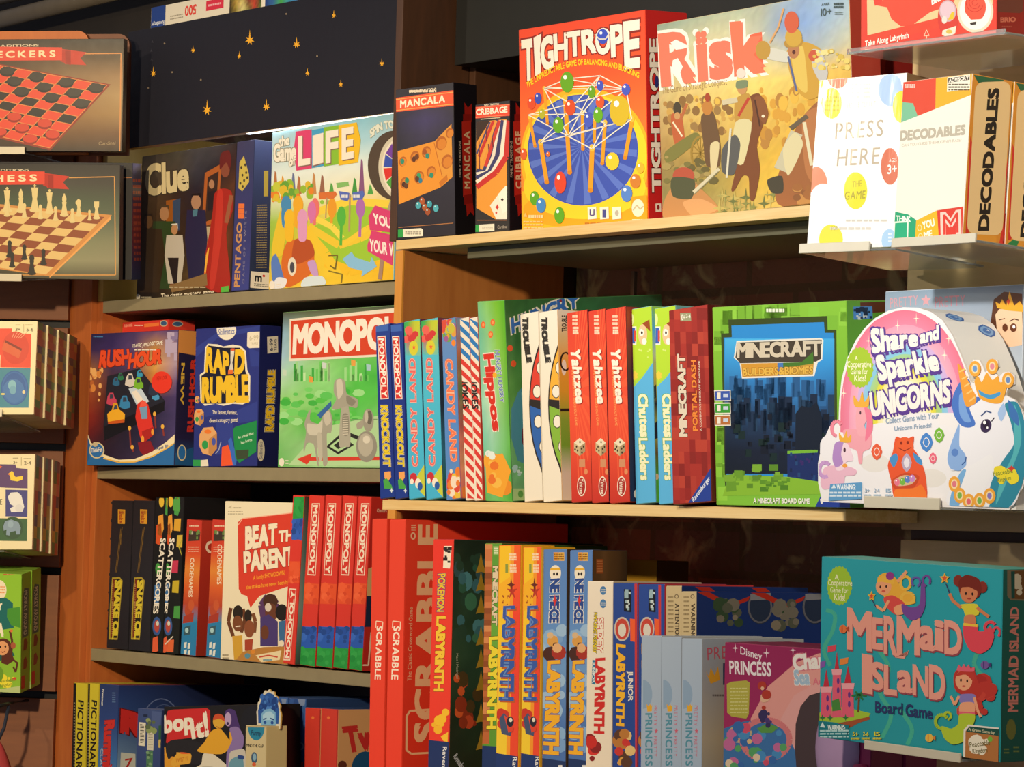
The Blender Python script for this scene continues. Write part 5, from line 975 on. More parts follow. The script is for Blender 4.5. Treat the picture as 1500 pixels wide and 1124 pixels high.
def a_share(a):
    a.crop(1190, 400, 3.1226); a.layer = 1
    a.P([(50, 1040), (34, 960), (33, 872), (52, 785), (88, 712), (134, 676), (137, 580), (148, 482), (172, 395), (212, 318), (256, 260), (306, 216), (364, 183), (430, 168), (498, 170), (556, 190), (602, 225), (645, 292), (685, 385), (722, 490), (735, 560), (985, 760), (905, 1075)], '#f1ecec')
    def band(r0, r1, c0, c1=None):
        cx, cy = 440, 640; n = 20; uv = []; cl = []
        for r in (r0, r1): uv.append(a.uv((cx-r*.63-8, cy+100))); cl.append(lin(c0 if r == r0 else (c1 or c0)))
        for k in range(n+1):
            t = math.pi*(1-k/n)*1.0
            for r in (r0, r1): uv.append(a.uv((cx+r*.63*math.cos(t)-(8 if k < 8 else 0), cy-r*math.sin(t)+ (cy-640)))); cl.append(lin(c0 if r == r0 else (c1 or c0)))
        a.put(uv, [(2*k, 2*k+1, 2*k+3, 2*k+2) for k in range(n+1)], cl, True)
    band(472, 405, '#e87890', '#ec88a4'); band(405, 350, '#f0a0b8', '#f2b0c4'); band(350, 310, '#d8b0dc', '#c8b8e8'); band(310, 270, '#98c8e8', '#88c8e4'); band(270, 225, '#a0d0a0', '#b8d068'); band(225, 190, '#d8d850', '#f0dc40'); band(190, 150, '#f4e490', '#f6ecc0'); band(150, 0, '#f6efdc', '#f8f2e8')
    # clouds
    for x, y, r in ((120, 800, 90), (90, 930, 80), (210, 850, 110), (330, 760, 90), (430, 720, 80), (520, 730, 90), (600, 760, 80), (300, 940, 120), (480, 900, 140), (640, 900, 110), (170, 990, 90), (420, 1000, 90), (590, 990, 80)): a.E(x, y, r, r*.82, '#f0ecee', 20); a.layer -= .7
    for x, y, r in ((300, 870, 70), (560, 940, 70), (420, 830, 50)): a.E(x, y, r, r*.6, '#e8e2dc', 16)
    for x, y in ((405, 240), (492, 208), (268, 310), (640, 300), (620, 375), (150, 550), (800, 1045)): a.star(x, y, 14, 30, '#fff2d8', 4, .14)
    a.star(228, 432, 66, 96, '#a8c832', 22, .92); 
    for t, y0, y1, x0, x1 in (('A', 378, 398, 204, 218), ('Cooperative', 402, 432, 168, 282), ('Game for', 436, 462, 184, 266), ('Kids!', 466, 496, 202, 256)): a.H(t, x0, y0, x1, y1, '#f4f0c8', bold=.02)
    def ttl(t, bl, br, tl, tr):
        a.T(t, bl, br, tl, '#5b3a92', bold=.09, tr=tr, out='#5b3a92', ow=.12, sh=(5, 9, '#5b3a92'), gap=.1); a.T(t, bl, br, tl, '#f7efe6', bold=.055, tr=tr, gap=.1)
    ttl('Share', (290, 362), (498, 330), (282, 252), (494, 258)); ttl('and', (512, 320), (594, 300), (512, 262), (592, 236))
    ttl('Sparkle', (322, 488), (596, 440), (304, 376), (578, 350)); ttl('UNICORNS', (286, 652), (646, 588), (276, 548), (644, 486))
    a.H('Collect Gems with Your', 352, 662, 596, 690, '#94a8c0', rise=26, bold=.02); a.H('Unicorn Friends!', 392, 702, 562, 722, '#94a8c0', rise=16, bold=.02)
    # small unicorns at the left
    a.C([(150, 720), (220, 715), (285, 735), (280, 800), (245, 820), (240, 870), (225, 870), (215, 815), (170, 790)], '#f0a4b0'); a.C([(215, 620), (255, 610), (275, 650), (250, 700), (275, 740), (225, 745), (210, 690)], '#f2aab4'); a.C([(250, 610), (285, 640), (290, 720), (255, 770), (262, 680)], '#ee7c98'); a.C([(205, 610), (200, 560), (225, 590), (240, 540), (252, 590), (272, 560), (268, 612)], '#eeb040')
    a.ring(118, 712, 24, 34, 16, '#f08ca0', 12, 90, 330); a.E(232, 640, 4, 8, '#503040', 8)
    a.C([(40, 960), (60, 890), (130, 880), (190, 890), (215, 905), (205, 925), (160, 930), (150, 965), (60, 990)], '#eab8cc'); a.C([(130, 790), (170, 780), (195, 835), (195, 860), (165, 865), (150, 900), (115, 900), (115, 830)], '#f2d4e0'); a.C([(110, 780), (150, 770), (140, 830), (150, 870), (115, 890), (98, 850)], '#b48ac8'); a.C([(135, 770), (130, 730), (150, 755), (165, 722), (172, 755), (188, 738), (184, 775)], '#eeb040'); a.E(157, 810, 6, 12, '#503040', 8)
    a.ring(62, 900, 28, 34, 18, '#c89ad0', 12, 60, 320); a.E(158, 882, 12, 10, '#f0a040', 8)
    # gems
    for x, y, r, c in ((310, 818, 26, '#e8603c'), (540, 775, 30, '#4a86d0'), (598, 742, 24, '#7ab840'), (570, 848, 18, '#ec6a84')):
        a.star(x, y, r, r*1.5, c, 4, .92); a.star(x, y, r*.55, r*.8, '#f4ece6', 4, .9); a.star(x, y, r*.42, r*.66, c, 4, .9)
    # orange gem keeper
    a.C([(400, 750), (440, 765), (482, 748), (480, 800), (500, 830), (530, 900), (540, 960), (535, 1035), (400, 1036), (380, 960), (362, 880), (385, 820)], '#e8582e'); a.E(440, 795, 42, 44, '#ea6032'); a.L([(412, 800), (440, 815), (472, 798)], 4, '#8a2a18'); a.E(425, 778, 6, 8, '#8a2a18', 8); a.E(455, 776, 6, 8, '#8a2a18', 8)
    a.C([(370, 850), (400, 825), (410, 850), (390, 890)], '#4a90cc'); a.C([(480, 822), (515, 850), (520, 880), (490, 860)], '#4a90cc'); a.star(450, 868, 24, 44, '#b8a8c0', 4, .9); a.star(450, 868, 14, 26, '#e8e0e8', 4, .9); a.C([(378, 950), (440, 915), (508, 930), (480, 985), (400, 990)], '#cc4a24'); a.C([(390, 950), (440, 925), (495, 938), (470, 968), (408, 975)], '#d8b890')
    for x, y, c in ((406,958,'#e87890'),(432,955,'#78b848'),(454,945,'#5a80c8'),(476,940,'#c888c8')): a.ball(x, y, 13, 17, c)
    a.C([(400, 990), (480, 985), (520, 970), (540, 1036), (400, 1036)], '#f07a2c')
    # big unicorn head at the right
    a.C([(735, 540), (800, 540), (870, 560), (930, 585), (965, 645), (985, 740), (985, 860), (960, 980), (905, 1076), (640, 1064), (660, 960), (700, 900), (655, 905), (634, 870), (640, 800), (670, 740), (690, 690)], '#f0eef4')
    a.C([(940, 590), (965, 645), (985, 740), (985, 860), (960, 980), (905, 1076), (820, 1070), (830, 960), (880, 860), (930, 780), (915, 680), (890, 600)], '#2f8aa4'); a.C([(930, 600), (955, 680), (960, 780), (920, 900), (880, 1000), (850, 1060), (870, 950), (925, 830), (930, 720)], '#56b4bc'); a.C([(905, 580), (945, 640), (950, 700), (915, 660)], '#3f74b8')
    a.C([(700, 490), (735, 490), (740, 560), (790, 570), (760, 600), (735, 620), (762, 690), (735, 708), (700, 700), (670, 660), (655, 600), (668, 545)], '#4a76c8'); a.C([(690, 560), (715, 545), (720, 620), (742, 680), (712, 680), (690, 640)], '#7aa4e0')
    a.C([(690, 690), (650, 790), (636, 850), (650, 895), (690, 905), (720, 880), (716, 830), (690, 790)], '#8cb0e4'); a.E(670, 822, 16, 18, '#5c86cc', 12); a.L([(700, 880), (718, 862), (720, 840)], 5, '#2f5a9c')
    a.C([(700, 905), (760, 870), (830, 830), (840, 900), (800, 1000), (820, 1068), (645, 1062), (670, 960)], '#f2f0f4'); a.C([(645, 1062), (665, 970), (700, 905), (720, 905), (690, 1000), (690, 1064)], '#7ab0e0')
    a.E(808, 700, 24, 32, '#3a2a50', 16, 12); a.E(808, 694, 15, 20, '#2a1c34', 14); a.E(802, 685, 7, 9, '#ffffff', 8); a.E(814, 708, 4, 5, '#ffffff', 8); a.L([(786, 655), (810, 632), (832, 640)], 6, '#2f4a80'); a.L([(832, 680), (845, 662)], 5, '#2a1c34')
    a.C([(860, 640), (885, 595), (895, 640), (875, 680)], '#a8c4ec')
    a.C([(682, 418), (704, 440), (742, 520), (765, 565), (760, 598), (722, 612), (705, 560)], '#eea03c')
    for k in range(5): a.L([(690+k*11, 452+k*34), (716+k*11, 440+k*32)], 7, '#f6c878')
    a.C([(758, 500), (772, 470), (790, 500), (812, 455), (836, 490), (862, 470), (868, 500), (900, 500), (880, 590), (835, 596), (780, 572)], '#f0a838'); a.C([(776, 535), (800, 550), (830, 558), (868, 545), (870, 560), (830, 578), (785, 560)], '#4a9cd0')
    for x, y, c in ((760, 438, '#6c9ad4'), (836, 428, '#e48a98'), (905, 490, '#6c8cc4'), (668, 966, '#e07a88'), (692, 1018, '#7cb450'), (732, 1046, '#e46a74'), (780, 1042, '#7cb450'), (824, 1020, '#8a78c0')): a.E(x, y, 26, 36, '#f0a83c', 16); a.E(x, y, 15, 22, '#f6dca8', 14); a.E(x, y, 10, 15, c, 12)
    a.blobs(9, 840, 900, 925, 960, 22, ['#ecd830', '#f0dc34'], 2); a.T('Peaceable', (842, 930), (926, 914), (838, 908), '#8a9430', bold=.02); a.T('Kingdom', (860, 958), (918, 946), (858, 938), '#8a9430', bold=.02); a.star(920, 895, 16, 14, '#d04030', 4, .6)
    a.P([(90, 966), (242, 958), (240, 1034), (82, 1042)], '#5e9ccc'); a.P([(96, 985), (108, 965), (118, 984)], '#dce8f0'); a.H('WARNING:', 122, 968, 212, 990, '#eaf2f8', bold=.04); a.tiny(88, 998, 238, 1026, 2, '#d4e4f0', 4, .6)
    for t, u, x in (('3+', 'Ages', 252), ('2-4', 'Players', 298), ('15', 'Minutes', 352)): a.H(t, x+4, 985, x+26, 1004, '#9ab4cc', bold=.02); a.tiny(x, 1010, x+34, 1024, 1, '#b4c8d8', 3, .6)
extrude_outline('front_panel', front_uv, 0, .003, CARD, share, '#f1ecec', '#e8e2da', a_share)
cart = extrude_outline('carton', body_uv, .0032, fit[7], CARD, share, '#f0eeea', '#f0eee8')
# blue gems printed over the curved roof
gp = Print()
def roof_gem(uv0, uv1, y, r, c):
    p0, p1 = Vector((uv0[0]*Wp, 0, uv0[1]*Hp)), Vector((uv1[0]*Wp, 0, uv1[1]*Hp)); t = (p1-p0).normalized(); m = (p0+p1)/2
    gp.face(m+Vector((0, y, 0))-t*r*.75, t*1.5*r, Vector((0, 2*r, 0)), [(0, 0), (100, 0), (100, 100), (0, 100)])
    if gp.n.z < 0: gp.n = -gp.n
    gp.star(50, 50, 46, 46, '#3a68b0', 4, .92); gp.star(50, 50, 36, 36, '#86b0dc', 4, .92); gp.star(50, 50, 22, 22, '#4a7cc0', 4, .92); gp.P([(38, 40), (52, 36), (46, 52)], '#e8f0f8')
for i, y in ((16, .014), (17, .05)): roof_gem(body_uv[i-1], body_uv[i], y, .0155, 0)
gm = link_mesh('roof_gem_print', gp.v, gp.f, CARD, cart, gp.c)

def a_pretty(a):
    a.crop(1190, 400, 3.1226); a.G(['#8fa4b8 #8ca0b4 #7c8ca0 #707c90', '#c8d4e0 #d4dce4 #d0d8e2 #b8c4d0', '#d4dfea #e4e8ec #e8ecf0 #d8dfe6', '#d0dce8 #dce4ec #e0e6ec #d0d8e2'], jit=.02, sub=3)
    a.T('PRETTY', (358, 160), (490, 146), (356, 112), '#d8a0a8', bold=.0, gap=.12); a.star(526, 124, 24, 30, '#e0a4ac', 5, .45); a.T('PRETTY', (568, 158), (706, 148), (568, 106), '#d08a98', bold=.0, gap=.12)
    a.H('PRINCESS', 380, 200, 700, 300, '#3a4a5a')
    a.P([(820, 230), (835, 120), (880, 85), (960, 95), (1010, 180), (1010, 330), (860, 330)], '#5a321e'); a.P([(842, 190), (860, 165), (960, 170), (985, 240), (975, 330), (900, 340), (850, 270)], '#f0c8a4')
    a.P([(842, 130), (862, 142), (872, 118), (890, 150), (905, 82), (925, 150), (950, 128), (968, 150), (968, 178), (900, 172), (850, 160)], '#e8a82c'); a.star(900, 130, 9, 18, '#d84a28', 4, .6); a.E(922, 250, 15, 20, '#6a3a20', 14); a.E(924, 246, 6, 8, '#fff', 8); a.L([(905, 222), (925, 210), (945, 216)], 5, '#5a321e'); a.L([(858, 215), (885, 208)], 4, '#5a321e'); a.E(885, 250, 12, 18, '#6a3a20', 12)
prc = game_box('prettycover', 'board_game_box', 'pale blue box with a crowned girl pictured, half hidden behind the unicorn box', 'game box', dict(F='#d8e0e8', R='#b8c4d0', T='#a8b4c4'), a_pretty)

def a_mermaid(a):
    a.crop(1180, 740, 2.9281); a.bg('#2ea6b4', '#2aa4b2', '#2aa0ac', '#2a9aa6')
    for pts in ([(90, 450), (130, 470), (120, 540), (80, 620), (110, 690)], [(300, 590), (370, 700), (330, 800), (380, 900), (340, 1000)], [(420, 880), (470, 960), (450, 1030)], [(760, 600), (730, 680), (770, 740)]): a.W(pts, 18, '#48b49a')
    a.star(151, 346, 58, 86, '#a4ca34', 22, .93)
    for t, y0, y1, x0, x1 in (('A', 295, 318, 130, 148), ('Cooperative', 318, 344, 100, 208), ('Game for', 350, 374, 110, 190), ('Kids!', 378, 408, 128, 176)): a.H(t, x0, y0, x1, y1, '#f0f2c4', bold=.02, rise=-4)
    # castle island
    a.P([(58, 920), (60, 890), (130, 860), (230, 880), (292, 895), (280, 912), (210, 925), (150, 935), (60, 925)], '#a8c838'); a.P([(210, 925), (285, 908), (288, 920), (240, 935), (190, 960), (140, 938)], '#a8542c')
    for x0, x1, y0 in ((66, 118, 780), (118, 162, 705), (162, 218, 765)):
        a.P([(x0+4, y0+20), (x1-4, y0+20), (x1, 910), (x0, 912)], '#e8607a'); a.P([(x0-2, y0), (x1+2, y0), (x1-2, y0+24), (x0+2, y0+24)], '#f4a8b0'); a.P([(x0+12, y0), (x1-12, y0), ((x0+x1)/2, y0-76)], '#c83040')
        for yy in (y0+50, y0+90): a.E((x0+x1)/2+6, yy, 6, 14, '#6a3a8a', 10)
    for x, y, c in ((120, 605, '#e04858'), (72, 672, '#8a5ab0'), (175, 660, '#ee8a3c')): a.P([(x-20, y), (x+18, y-6), (x+14, y+20), (x-22, y+28)], c)
    a.P([(118, 840), (150, 830), (160, 880), (120, 885)], '#4a8a3a'); a.L([(236, 890), (240, 820)], 8, '#7a4a20')
    for t in range(6): a.L([(240, 815), (240+34*math.cos(t*1.05), 805-20*math.sin(t*1.05)+14)], 9, '#2f7a40'); a.layer -= 1
    a.layer += 1
    for x in (75, 110, 180): a.star(x, 912, 14, 14, '#2f7a40', 4, .4)
    # title
    def ttl(t, bl, br, tl, tr, c='#eea08e', s='#a04a50'): a.T(t, bl, br, tl, c, bold=.03, tr=tr, out=None, sh=(4, 8, s), gap=.08)
    for t, x0, x1, yt0, yt1, yb0, yb1 in (('M', 190, 292, 435, 455, 612, 622), ('E', 302, 342, 478, 482, 612, 618), ('R', 352, 402, 470, 478, 632, 640), ('M', 410, 500, 470, 480, 634, 640), ('a', 508, 564, 508, 512, 612, 622), ('i', 574, 600, 480, 486, 618, 624), ('D', 612, 678, 488, 502, 634, 642)):
        a.T(t, (x0, yb0), (x1, yb1), (x0, yt0), '#efa290', bold=.035, tr=(x1, yt1), sh=(4, 8, '#9c4a54'))
    a.P([(385, 620), (410, 640), (452, 645), (458, 625), (440, 660), (400, 655)], '#efa290')
    for t, x0, x1, yt0, yt1, yb0, yb1 in (('I', 262, 292, 635, 640, 800, 806), ('S', 298, 346, 668, 676, 786, 792), ('L', 354, 404, 682, 690, 808, 815), ('a', 412, 470, 700, 706, 796, 804), ('N', 478, 540, 680, 690, 812, 818), ('D', 548, 610, 680, 692, 828, 836)):
        a.T(t, (x0, yb0), (x1, yb1), (x0, yt0), '#efa290', bold=.035, tr=(x1, yt1), sh=(4, 8, '#9c4a54'))
    a.layer += 2
    a.T('Board', (314, 890), (432, 900), (314, 842), '#2b3868', bold=.03, tr=(432, 850)); a.T('Game', (446, 905), (558, 918), (446, 852), '#2b3868', bold=.03, tr=(558, 868))
    # blonde mermaid, lilac tail
    a.C([(325, 310), (360, 290), (400, 310), (430, 360), (470, 380), (488, 420), (440, 430), (380, 420), (325, 360)], '#f2b43c'); a.ring(445, 335, 22, 28, 12, '#f4c04a', 14); a.ring(455, 400, 28, 24, 12, '#f4c04a', 14)
    a.E(350, 350, 34, 38, '#f4a878'); a.C([(322, 330), (340, 305), (385, 310), (395, 340), (345, 330)], '#f4bc44'); a.E(336, 352, 4, 6, '#3a2418', 8); a.E(362, 350, 4, 6, '#3a2418', 8); a.E(350, 370, 9, 5, '#d85a48', 8); a.E(378, 305, 18, 18, '#9a3a8a', 10)
    a.L([(410, 330), (450, 285)], 13, '#f4a878'); a.C([(350, 400), (390, 388), (440, 420), (440, 460), (400, 470), (365, 440)], '#e05048'); a.L([(372, 410), (350, 455), (315, 432)], 12, '#f4a878'); a.C([(395, 440), (435, 425), (440, 465), (405, 472)], '#f4a878')
    a.C([(430, 425), (470, 440), (505, 425), (512, 340), (528, 345), (530, 430), (510, 480), (470, 495), (435, 465)], '#7a4a9c'); a.ring(490, 330, 18, 20, 9, '#6a5cb0', 12, 120, 430); a.ring(535, 325, 16, 22, 9, '#7a4a9c', 12, 90, 400)
    a.star(298, 392, 18, 24, '#f0b83c', 5, .5); a.star(298, 392, 10, 14, '#e05030', 5, .5); a.L([(302, 410), (318, 440)], 4, '#3a3060')
    # dark-haired mermaid, coral tail
    a.E(668, 325, 20, 25, '#8a3020'); a.E(768, 352, 19, 25, '#8a3020'); a.C([(670, 330), (700, 300), (750, 315), (765, 360), (745, 400), (680, 390)], '#7a2818'); a.E(712, 378, 36, 42, '#d88458'); a.C([(676, 352), (700, 318), (748, 335), (752, 370), (715, 352)], '#7a2818'); a.E(700, 380, 4, 7, '#2a1810', 8); a.E(727, 382, 4, 7, '#2a1810', 8); a.E(714, 402, 9, 4, '#a83a30', 8)
    a.C([(672, 428), (745, 425), (752, 470), (700, 475), (690, 450)], '#e0d43c'); a.L([(680, 440), (645, 410), (632, 380)], 13, '#d88458'); a.L([(745, 440), (775, 465), (795, 480)], 13, '#d88458'); a.C([(695, 475), (735, 472), (740, 515), (695, 515)], '#d88458')
    a.C([(690, 510), (748, 512), (750, 540), (780, 540), (800, 520), (815, 560), (800, 610), (760, 638), (715, 620), (692, 570)], '#e64a58'); a.L([(690, 512), (748, 518)], 12, '#f4c840'); a.ring(800, 525, 22, 24, 13, '#e64a58', 14, 60, 330); a.ring(825, 545, 14, 20, 10, '#e64a58', 10, 180, 420)
    a.star(612, 315, 22, 24, '#f4bc40', 5, .5); a.star(612, 315, 12, 14, '#e05838', 5, .5); a.L([(618, 338), (632, 378)], 4, '#3a3060')
    # red-haired mermaid, lime tail
    a.blobs(34, 690, 740, 810, 890, 26, ['#c0382c', '#b02e26', '#cc4434'], 8); a.C([(650, 730), (680, 695), (730, 700), (750, 760), (770, 800), (740, 830), (660, 800)], '#c0382c'); a.E(692, 752, 35, 44, '#f0a880'); a.C([(658, 735), (690, 705), (730, 725), (735, 760), (700, 728)], '#c43c2e'); a.C([(665, 700), (672, 685), (682, 698), (692, 682), (702, 698), (712, 684), (720, 702), (735, 695), (732, 715), (668, 712)], '#e86478')
    a.E(680, 752, 4, 7, '#2a1810', 8); a.E(706, 755, 4, 7, '#2a1810', 8); a.E(692, 778, 8, 4, '#c84a44', 8); a.C([(672, 815), (735, 812), (738, 850), (680, 852)], '#8a7cc0'); a.L([(672, 820), (655, 858), (638, 820)], 11, '#f0a880'); a.L([(735, 825), (748, 880), (762, 910)], 11, '#f0a880'); a.C([(680, 850), (732, 848), (735, 890), (675, 890)], '#f0a880'); a.L([(672, 892), (738, 895)], 12, '#e86478')
    a.C([(675, 898), (738, 900), (725, 960), (690, 1015), (645, 1028), (610, 1000), (598, 950), (640, 960), (668, 940)], '#b6cc34'); a.ring(600, 930, 26, 30, 14, '#a8c430', 14, 90, 330); a.ring(625, 905, 14, 16, 10, '#b6cc34', 10, 180, 450)
    for x, y, c, c2 in ((172, 532, '#e8783c', '#b84828'), (778, 686, '#7a5aa0', '#4a3a78'), (548, 1000, '#f0c04a', '#e08838')): a.E(x, y, 17, 18, c, 14); a.P([(x+12, y), (x+26, y-12), (x+26, y+12)], c2); a.L([(x-4, y-15), (x-4, y+15)], 5, c2)
    a.P([(58, 925), (200, 945), (190, 985), (205, 1012), (58, 995)], '#187c88'); a.P([(68, 952), (80, 930), (92, 955)], '#d8ecec'); a.H('WARNING:', 104, 942, 182, 966, '#e4f0ec', rise=-4, bold=.04); a.tiny(68, 962, 198, 1000, 3, '#b8dcdc', 5, .5)
    for t, x in (('5+', 216), ('2-6', 262), ('15', 312)): a.H(t, x, 972, x+24, 990, '#e4d838', bold=.03, rise=-2); a.tiny(x-6, 996, x+32, 1008, 1, '#d8cc38', 3, .7)
    a.P([(712, 942), (835, 955), (834, 1104), (690, 1085), (692, 965)], '#efe6da'); a.P([(716, 950), (835, 962), (834, 1104), (698, 1085), (700, 970)], '#b8763c'); a.P([(716, 950), (835, 962), (834, 990), (702, 972)], '#1e5044'); a.T('A Green Game by', (712, 968), (818, 982), (713, 956), '#d8d0a8', bold=.02)
    a.blobs(11, 722, 1010, 795, 1060, 20, ['#efe4cc', '#f2e8d2'], 3); a.E(800, 1004, 10, 12, '#7ab840'); a.T('Peaceable', (718, 1040), (800, 1028), (716, 1018), '#6a6028', bold=.015); a.T('Kingdom', (730, 1066), (790, 1060), (728, 1046), '#6a6028', bold=.015)
def s_mer(a):
    a.crop(1180, 740, 2.9281); a.bg('#1f5c50', '#1c5648', '#184c40')
    a.P([(864, 280), (940, 276), (940, 410), (878, 408), (864, 390)], '#7a6a50'); a.P([(880, 284), (940, 280), (940, 404), (882, 402)], '#6a4420'); a.blobs(8, 895, 310, 930, 380, 14, ['#c8b89a'], 3); a.P([(880, 284), (896, 283), (896, 400), (882, 400)], '#1c4a40')
    a.T('MERMAID ISLAND', (908, 885), (912, 438), (864, 885), '#d07c6c', bold=.03, tr=(876, 438))
    a.star(880, 962, 22, 46, '#6a6a30', 16, .9); a.tiny(848, 1040, 872, 1070, 2, '#6a7a40'); a.tiny(890, 1030, 915, 1065, 2, '#6a7a40')
mer = game_box('mermaid', 'board_game_box', 'turquoise box with coral lettering and three mermaids, lowest on the pale slatwall', 'game box', dict(F='#2aa0ae', R='#1c5648', T='#3aa898', B='#1f7a88'), a_mermaid, s_mer)

# the clear shelves these stand on
Rw = Matrix.Rotation
acrylic_shelf('topmost clear acrylic shelf under the red toy box', TR(1.148, -.136, 1.7625, 1.3), .262, .198, (.0, 1), .003, ACRYLIC)
acrylic_shelf('clear acrylic shelf with a short frosted lip under the polka-dot box', FITM('press') @ TR(-.005, -.004, -.001), .155, .165, (0, .75), .008)
acrylic_shelf('clear acrylic shelf with a frosted lip under the cream and orange boxes', FITM('decod') @ TR(.0, -.004, -.001), .150, .22, (.04, 1), .007)
acrylic_shelf('clear acrylic shelf with a frosted lip under the unicorn box', FITM('share') @ TR(.085, -.004, -.001), .18, .205, (.02, .72), .010)
acrylic_shelf('clear acrylic shelf with a frosted lip under the turquoise box', FITM('mermaid') @ TR(.09, -.004, -.001), .16, .30, (0, 1), .006)
# ================================================================== lowest shelf of the oak bookcase
def a_scr(x):
    def f(a):
        a.crop(540, 750, 3.0038); a.bg('#e5452e', '#e8462f', '#e23f2a')
        a.P([(x+30, 478), (x+72, 482), (x+68, 740), (x+22, 738)], '#e5452e'); a.L([(x+30, 512), (x+32, 482), (x+66, 486), (x+64, 520)], 4, '#f2d8c4')
        a.T('SCRABBLE', (x+36, 505), (x+26, 738), (x+64, 507), '#f6e8dc', bold=.03, tr=(x+56, 740), gap=.12)
    return f
def s_scr(a):
    a.crop(540, 750, 3.0038); a.bg('#d8402c', '#d43a28', '#c83424')
    a.T('SCRABBLE', (285, 1010), (296, 60), (196, 1010), '#ddb48e', bold=.04, tr=(214, 60), gap=.12)
    a.L([(262, 1062), (185, 1066), (165, 1050), (166, 900), (180, 878), (262, 872)], 9, '#ddb48e')
    a.T('The Classic Crossword Game', (186, 745), (192, 420), (168, 745), '#d8a888', bold=.01, tr=(176, 420))
    a.E(194, 106, 11, 17, '#e0b898'); a.E(194, 106, 5, 9, '#c83a2a'); a.tiny(186, 55, 206, 84, 3, '#e0b898', 4, .6)
sb = dict(F='#e5452e', R='#d03a28', T='#d84430', L='#e5452e')
sc1 = game_box('scrab1', 'board_game_box', 'tall red-orange box with white capitals down its spine, leftmost in the lowest row', 'game box', sb, a_scr(5), group='tall red word game boxes', slim=0.006)
sc2 = game_box('scrab2', 'board_game_box', 'tall red-orange box showing large tan capitals on its wide side', 'game box', sb, a_scr(75), s_scr, group='tall red word game boxes')
def a_poke(a):
    a.crop(540, 750, 3.0038); a.bg('#e43a2c', '#e8402e', '#e23c2c')
    a.P([(332, 150), (366, 150), (358, 250), (328, 248)], '#efe6d6'); a.blobs(8, 336, 160, 358, 238, 8, ['#2a2422'], 4, 'r', .8)
    a.T('POKEMON', (306, 275), (302, 440), (340, 272), '#e8c030', bold=.04, tr=(332, 440), out='#24408a', ow=.09)
    a.T('LABYRINTH', (302, 462), (290, 788), (340, 462), '#f0c83c', bold=.06, tr=(330, 788), out='#8a2018', ow=.09, gap=.06)
    a.blobs(6, 285, 840, 340, 960, 20, ['#f0c030', '#eeb82c'], 12); a.P([(318, 990), (350, 970), (348, 1015), (330, 1010)], '#f0c438')
    a.P([(262, 1005), (360, 1015), (356, 1190), (255, 1190)], '#22356c'); a.T('Ravensburger', (328, 1035), (318, 1240), (346, 1035), '#dfe4ee', bold=.02)
def s_poke(a):
    a.crop(540, 750, 3.0038); a.G(['#1c2a20 #22302a #1a2620 #161e1c', '#223a2c #2c4a3a #203028 #182420', '#26402e #305040 #24382c #1a2822', '#1e3024 #283c2c #1e2c24 #162220', '#242a1c #2c3420 #222a1e #18201c', '#1c241c #222c20 #1a221c #141c18'], jit=.2, sub=4)
    a.blobs(26, 385, 160, 510, 560, 20, ['#3a6a78', '#4a8290', '#2e5a4a', '#3c7058', '#35545e', '#284438'], 31, 'e', 1.5); a.blobs(16, 380, 720, 480, 950, 18, ['#b8482c', '#c8582e', '#8a3420', '#4a3a20'], 17, 'e', 1.4)
    for y in (240, 320, 420, 560, 660, 760, 900, 1020): a.star(490, y, 26, 60, '#a8862c', 3, .4); a.layer -= 1
    a.layer += 1
    a.T('Max 1 Madrigal', (384, 625), (384, 735), (394, 625), '#a8b0a0', bold=0); a.T('Ravensburger', (370, 1080), (420, 1160), (388, 1062), '#b8c0d0', bold=.02)
pk = game_box('pokelab', 'board_game_box', 'red box with yellow letters down the spine and a dark leafy wide side', 'game box', dict(F='#e43a2c', R='#223428', T='#2a2a58', L='#c83428'), a_poke, s_poke)
def a_minelab(a):
    a.crop(540, 750, 3.0038); a.bg('#5c9c3c', '#68a840', '#5c9838', '#5a9a3c')
    rnd = random.Random(5)
    for k in range(34):
        y = 138+k*26; a.P([(512-k*.4, y), (545-k*.4, y), (545-k*.4, y+26), (512-k*.4, y+26)], rnd.choice(['#b8683c', '#a05a30', '#c8784a', '#8a4c2a', '#d08a58'])); a.layer -= 1
    a.layer += 1
    a.P([(548, 150), (572, 150), (572, 190), (550, 192)], '#88b868'); a.tiny(552, 156, 570, 186, 3, '#e4ecd0', 3, .7)
    a.T('MINECRAFT', (550, 500), (556, 240), (528, 500), '#dccdb4', bold=.05, tr=(534, 240), out='#2a2a18', ow=.09) if False else a.T('MINECRAFT', (548, 240), (544, 500), (570, 240), '#dccdb4', bold=.05, tr=(566, 500), out='#2a2a18', ow=.09)
    a.T('LABYRINTH', (534, 555), (522, 955), (575, 552), '#e8d83c', bold=.06, tr=(562, 955), out='#3a4a18', ow=.09, gap=.06)
    a.P([(500, 1030), (580, 1035), (575, 1300), (495, 1300)], '#22386f')
ml = game_box('minelab', 'board_game_box', 'green box with a brown pixel stripe and yellow lettering down its spine', 'game box', dict(F='#64a03c', R='#3a5a28', T='#b8703c', L='#a0602c'), a_minelab, group='maze game boxes')
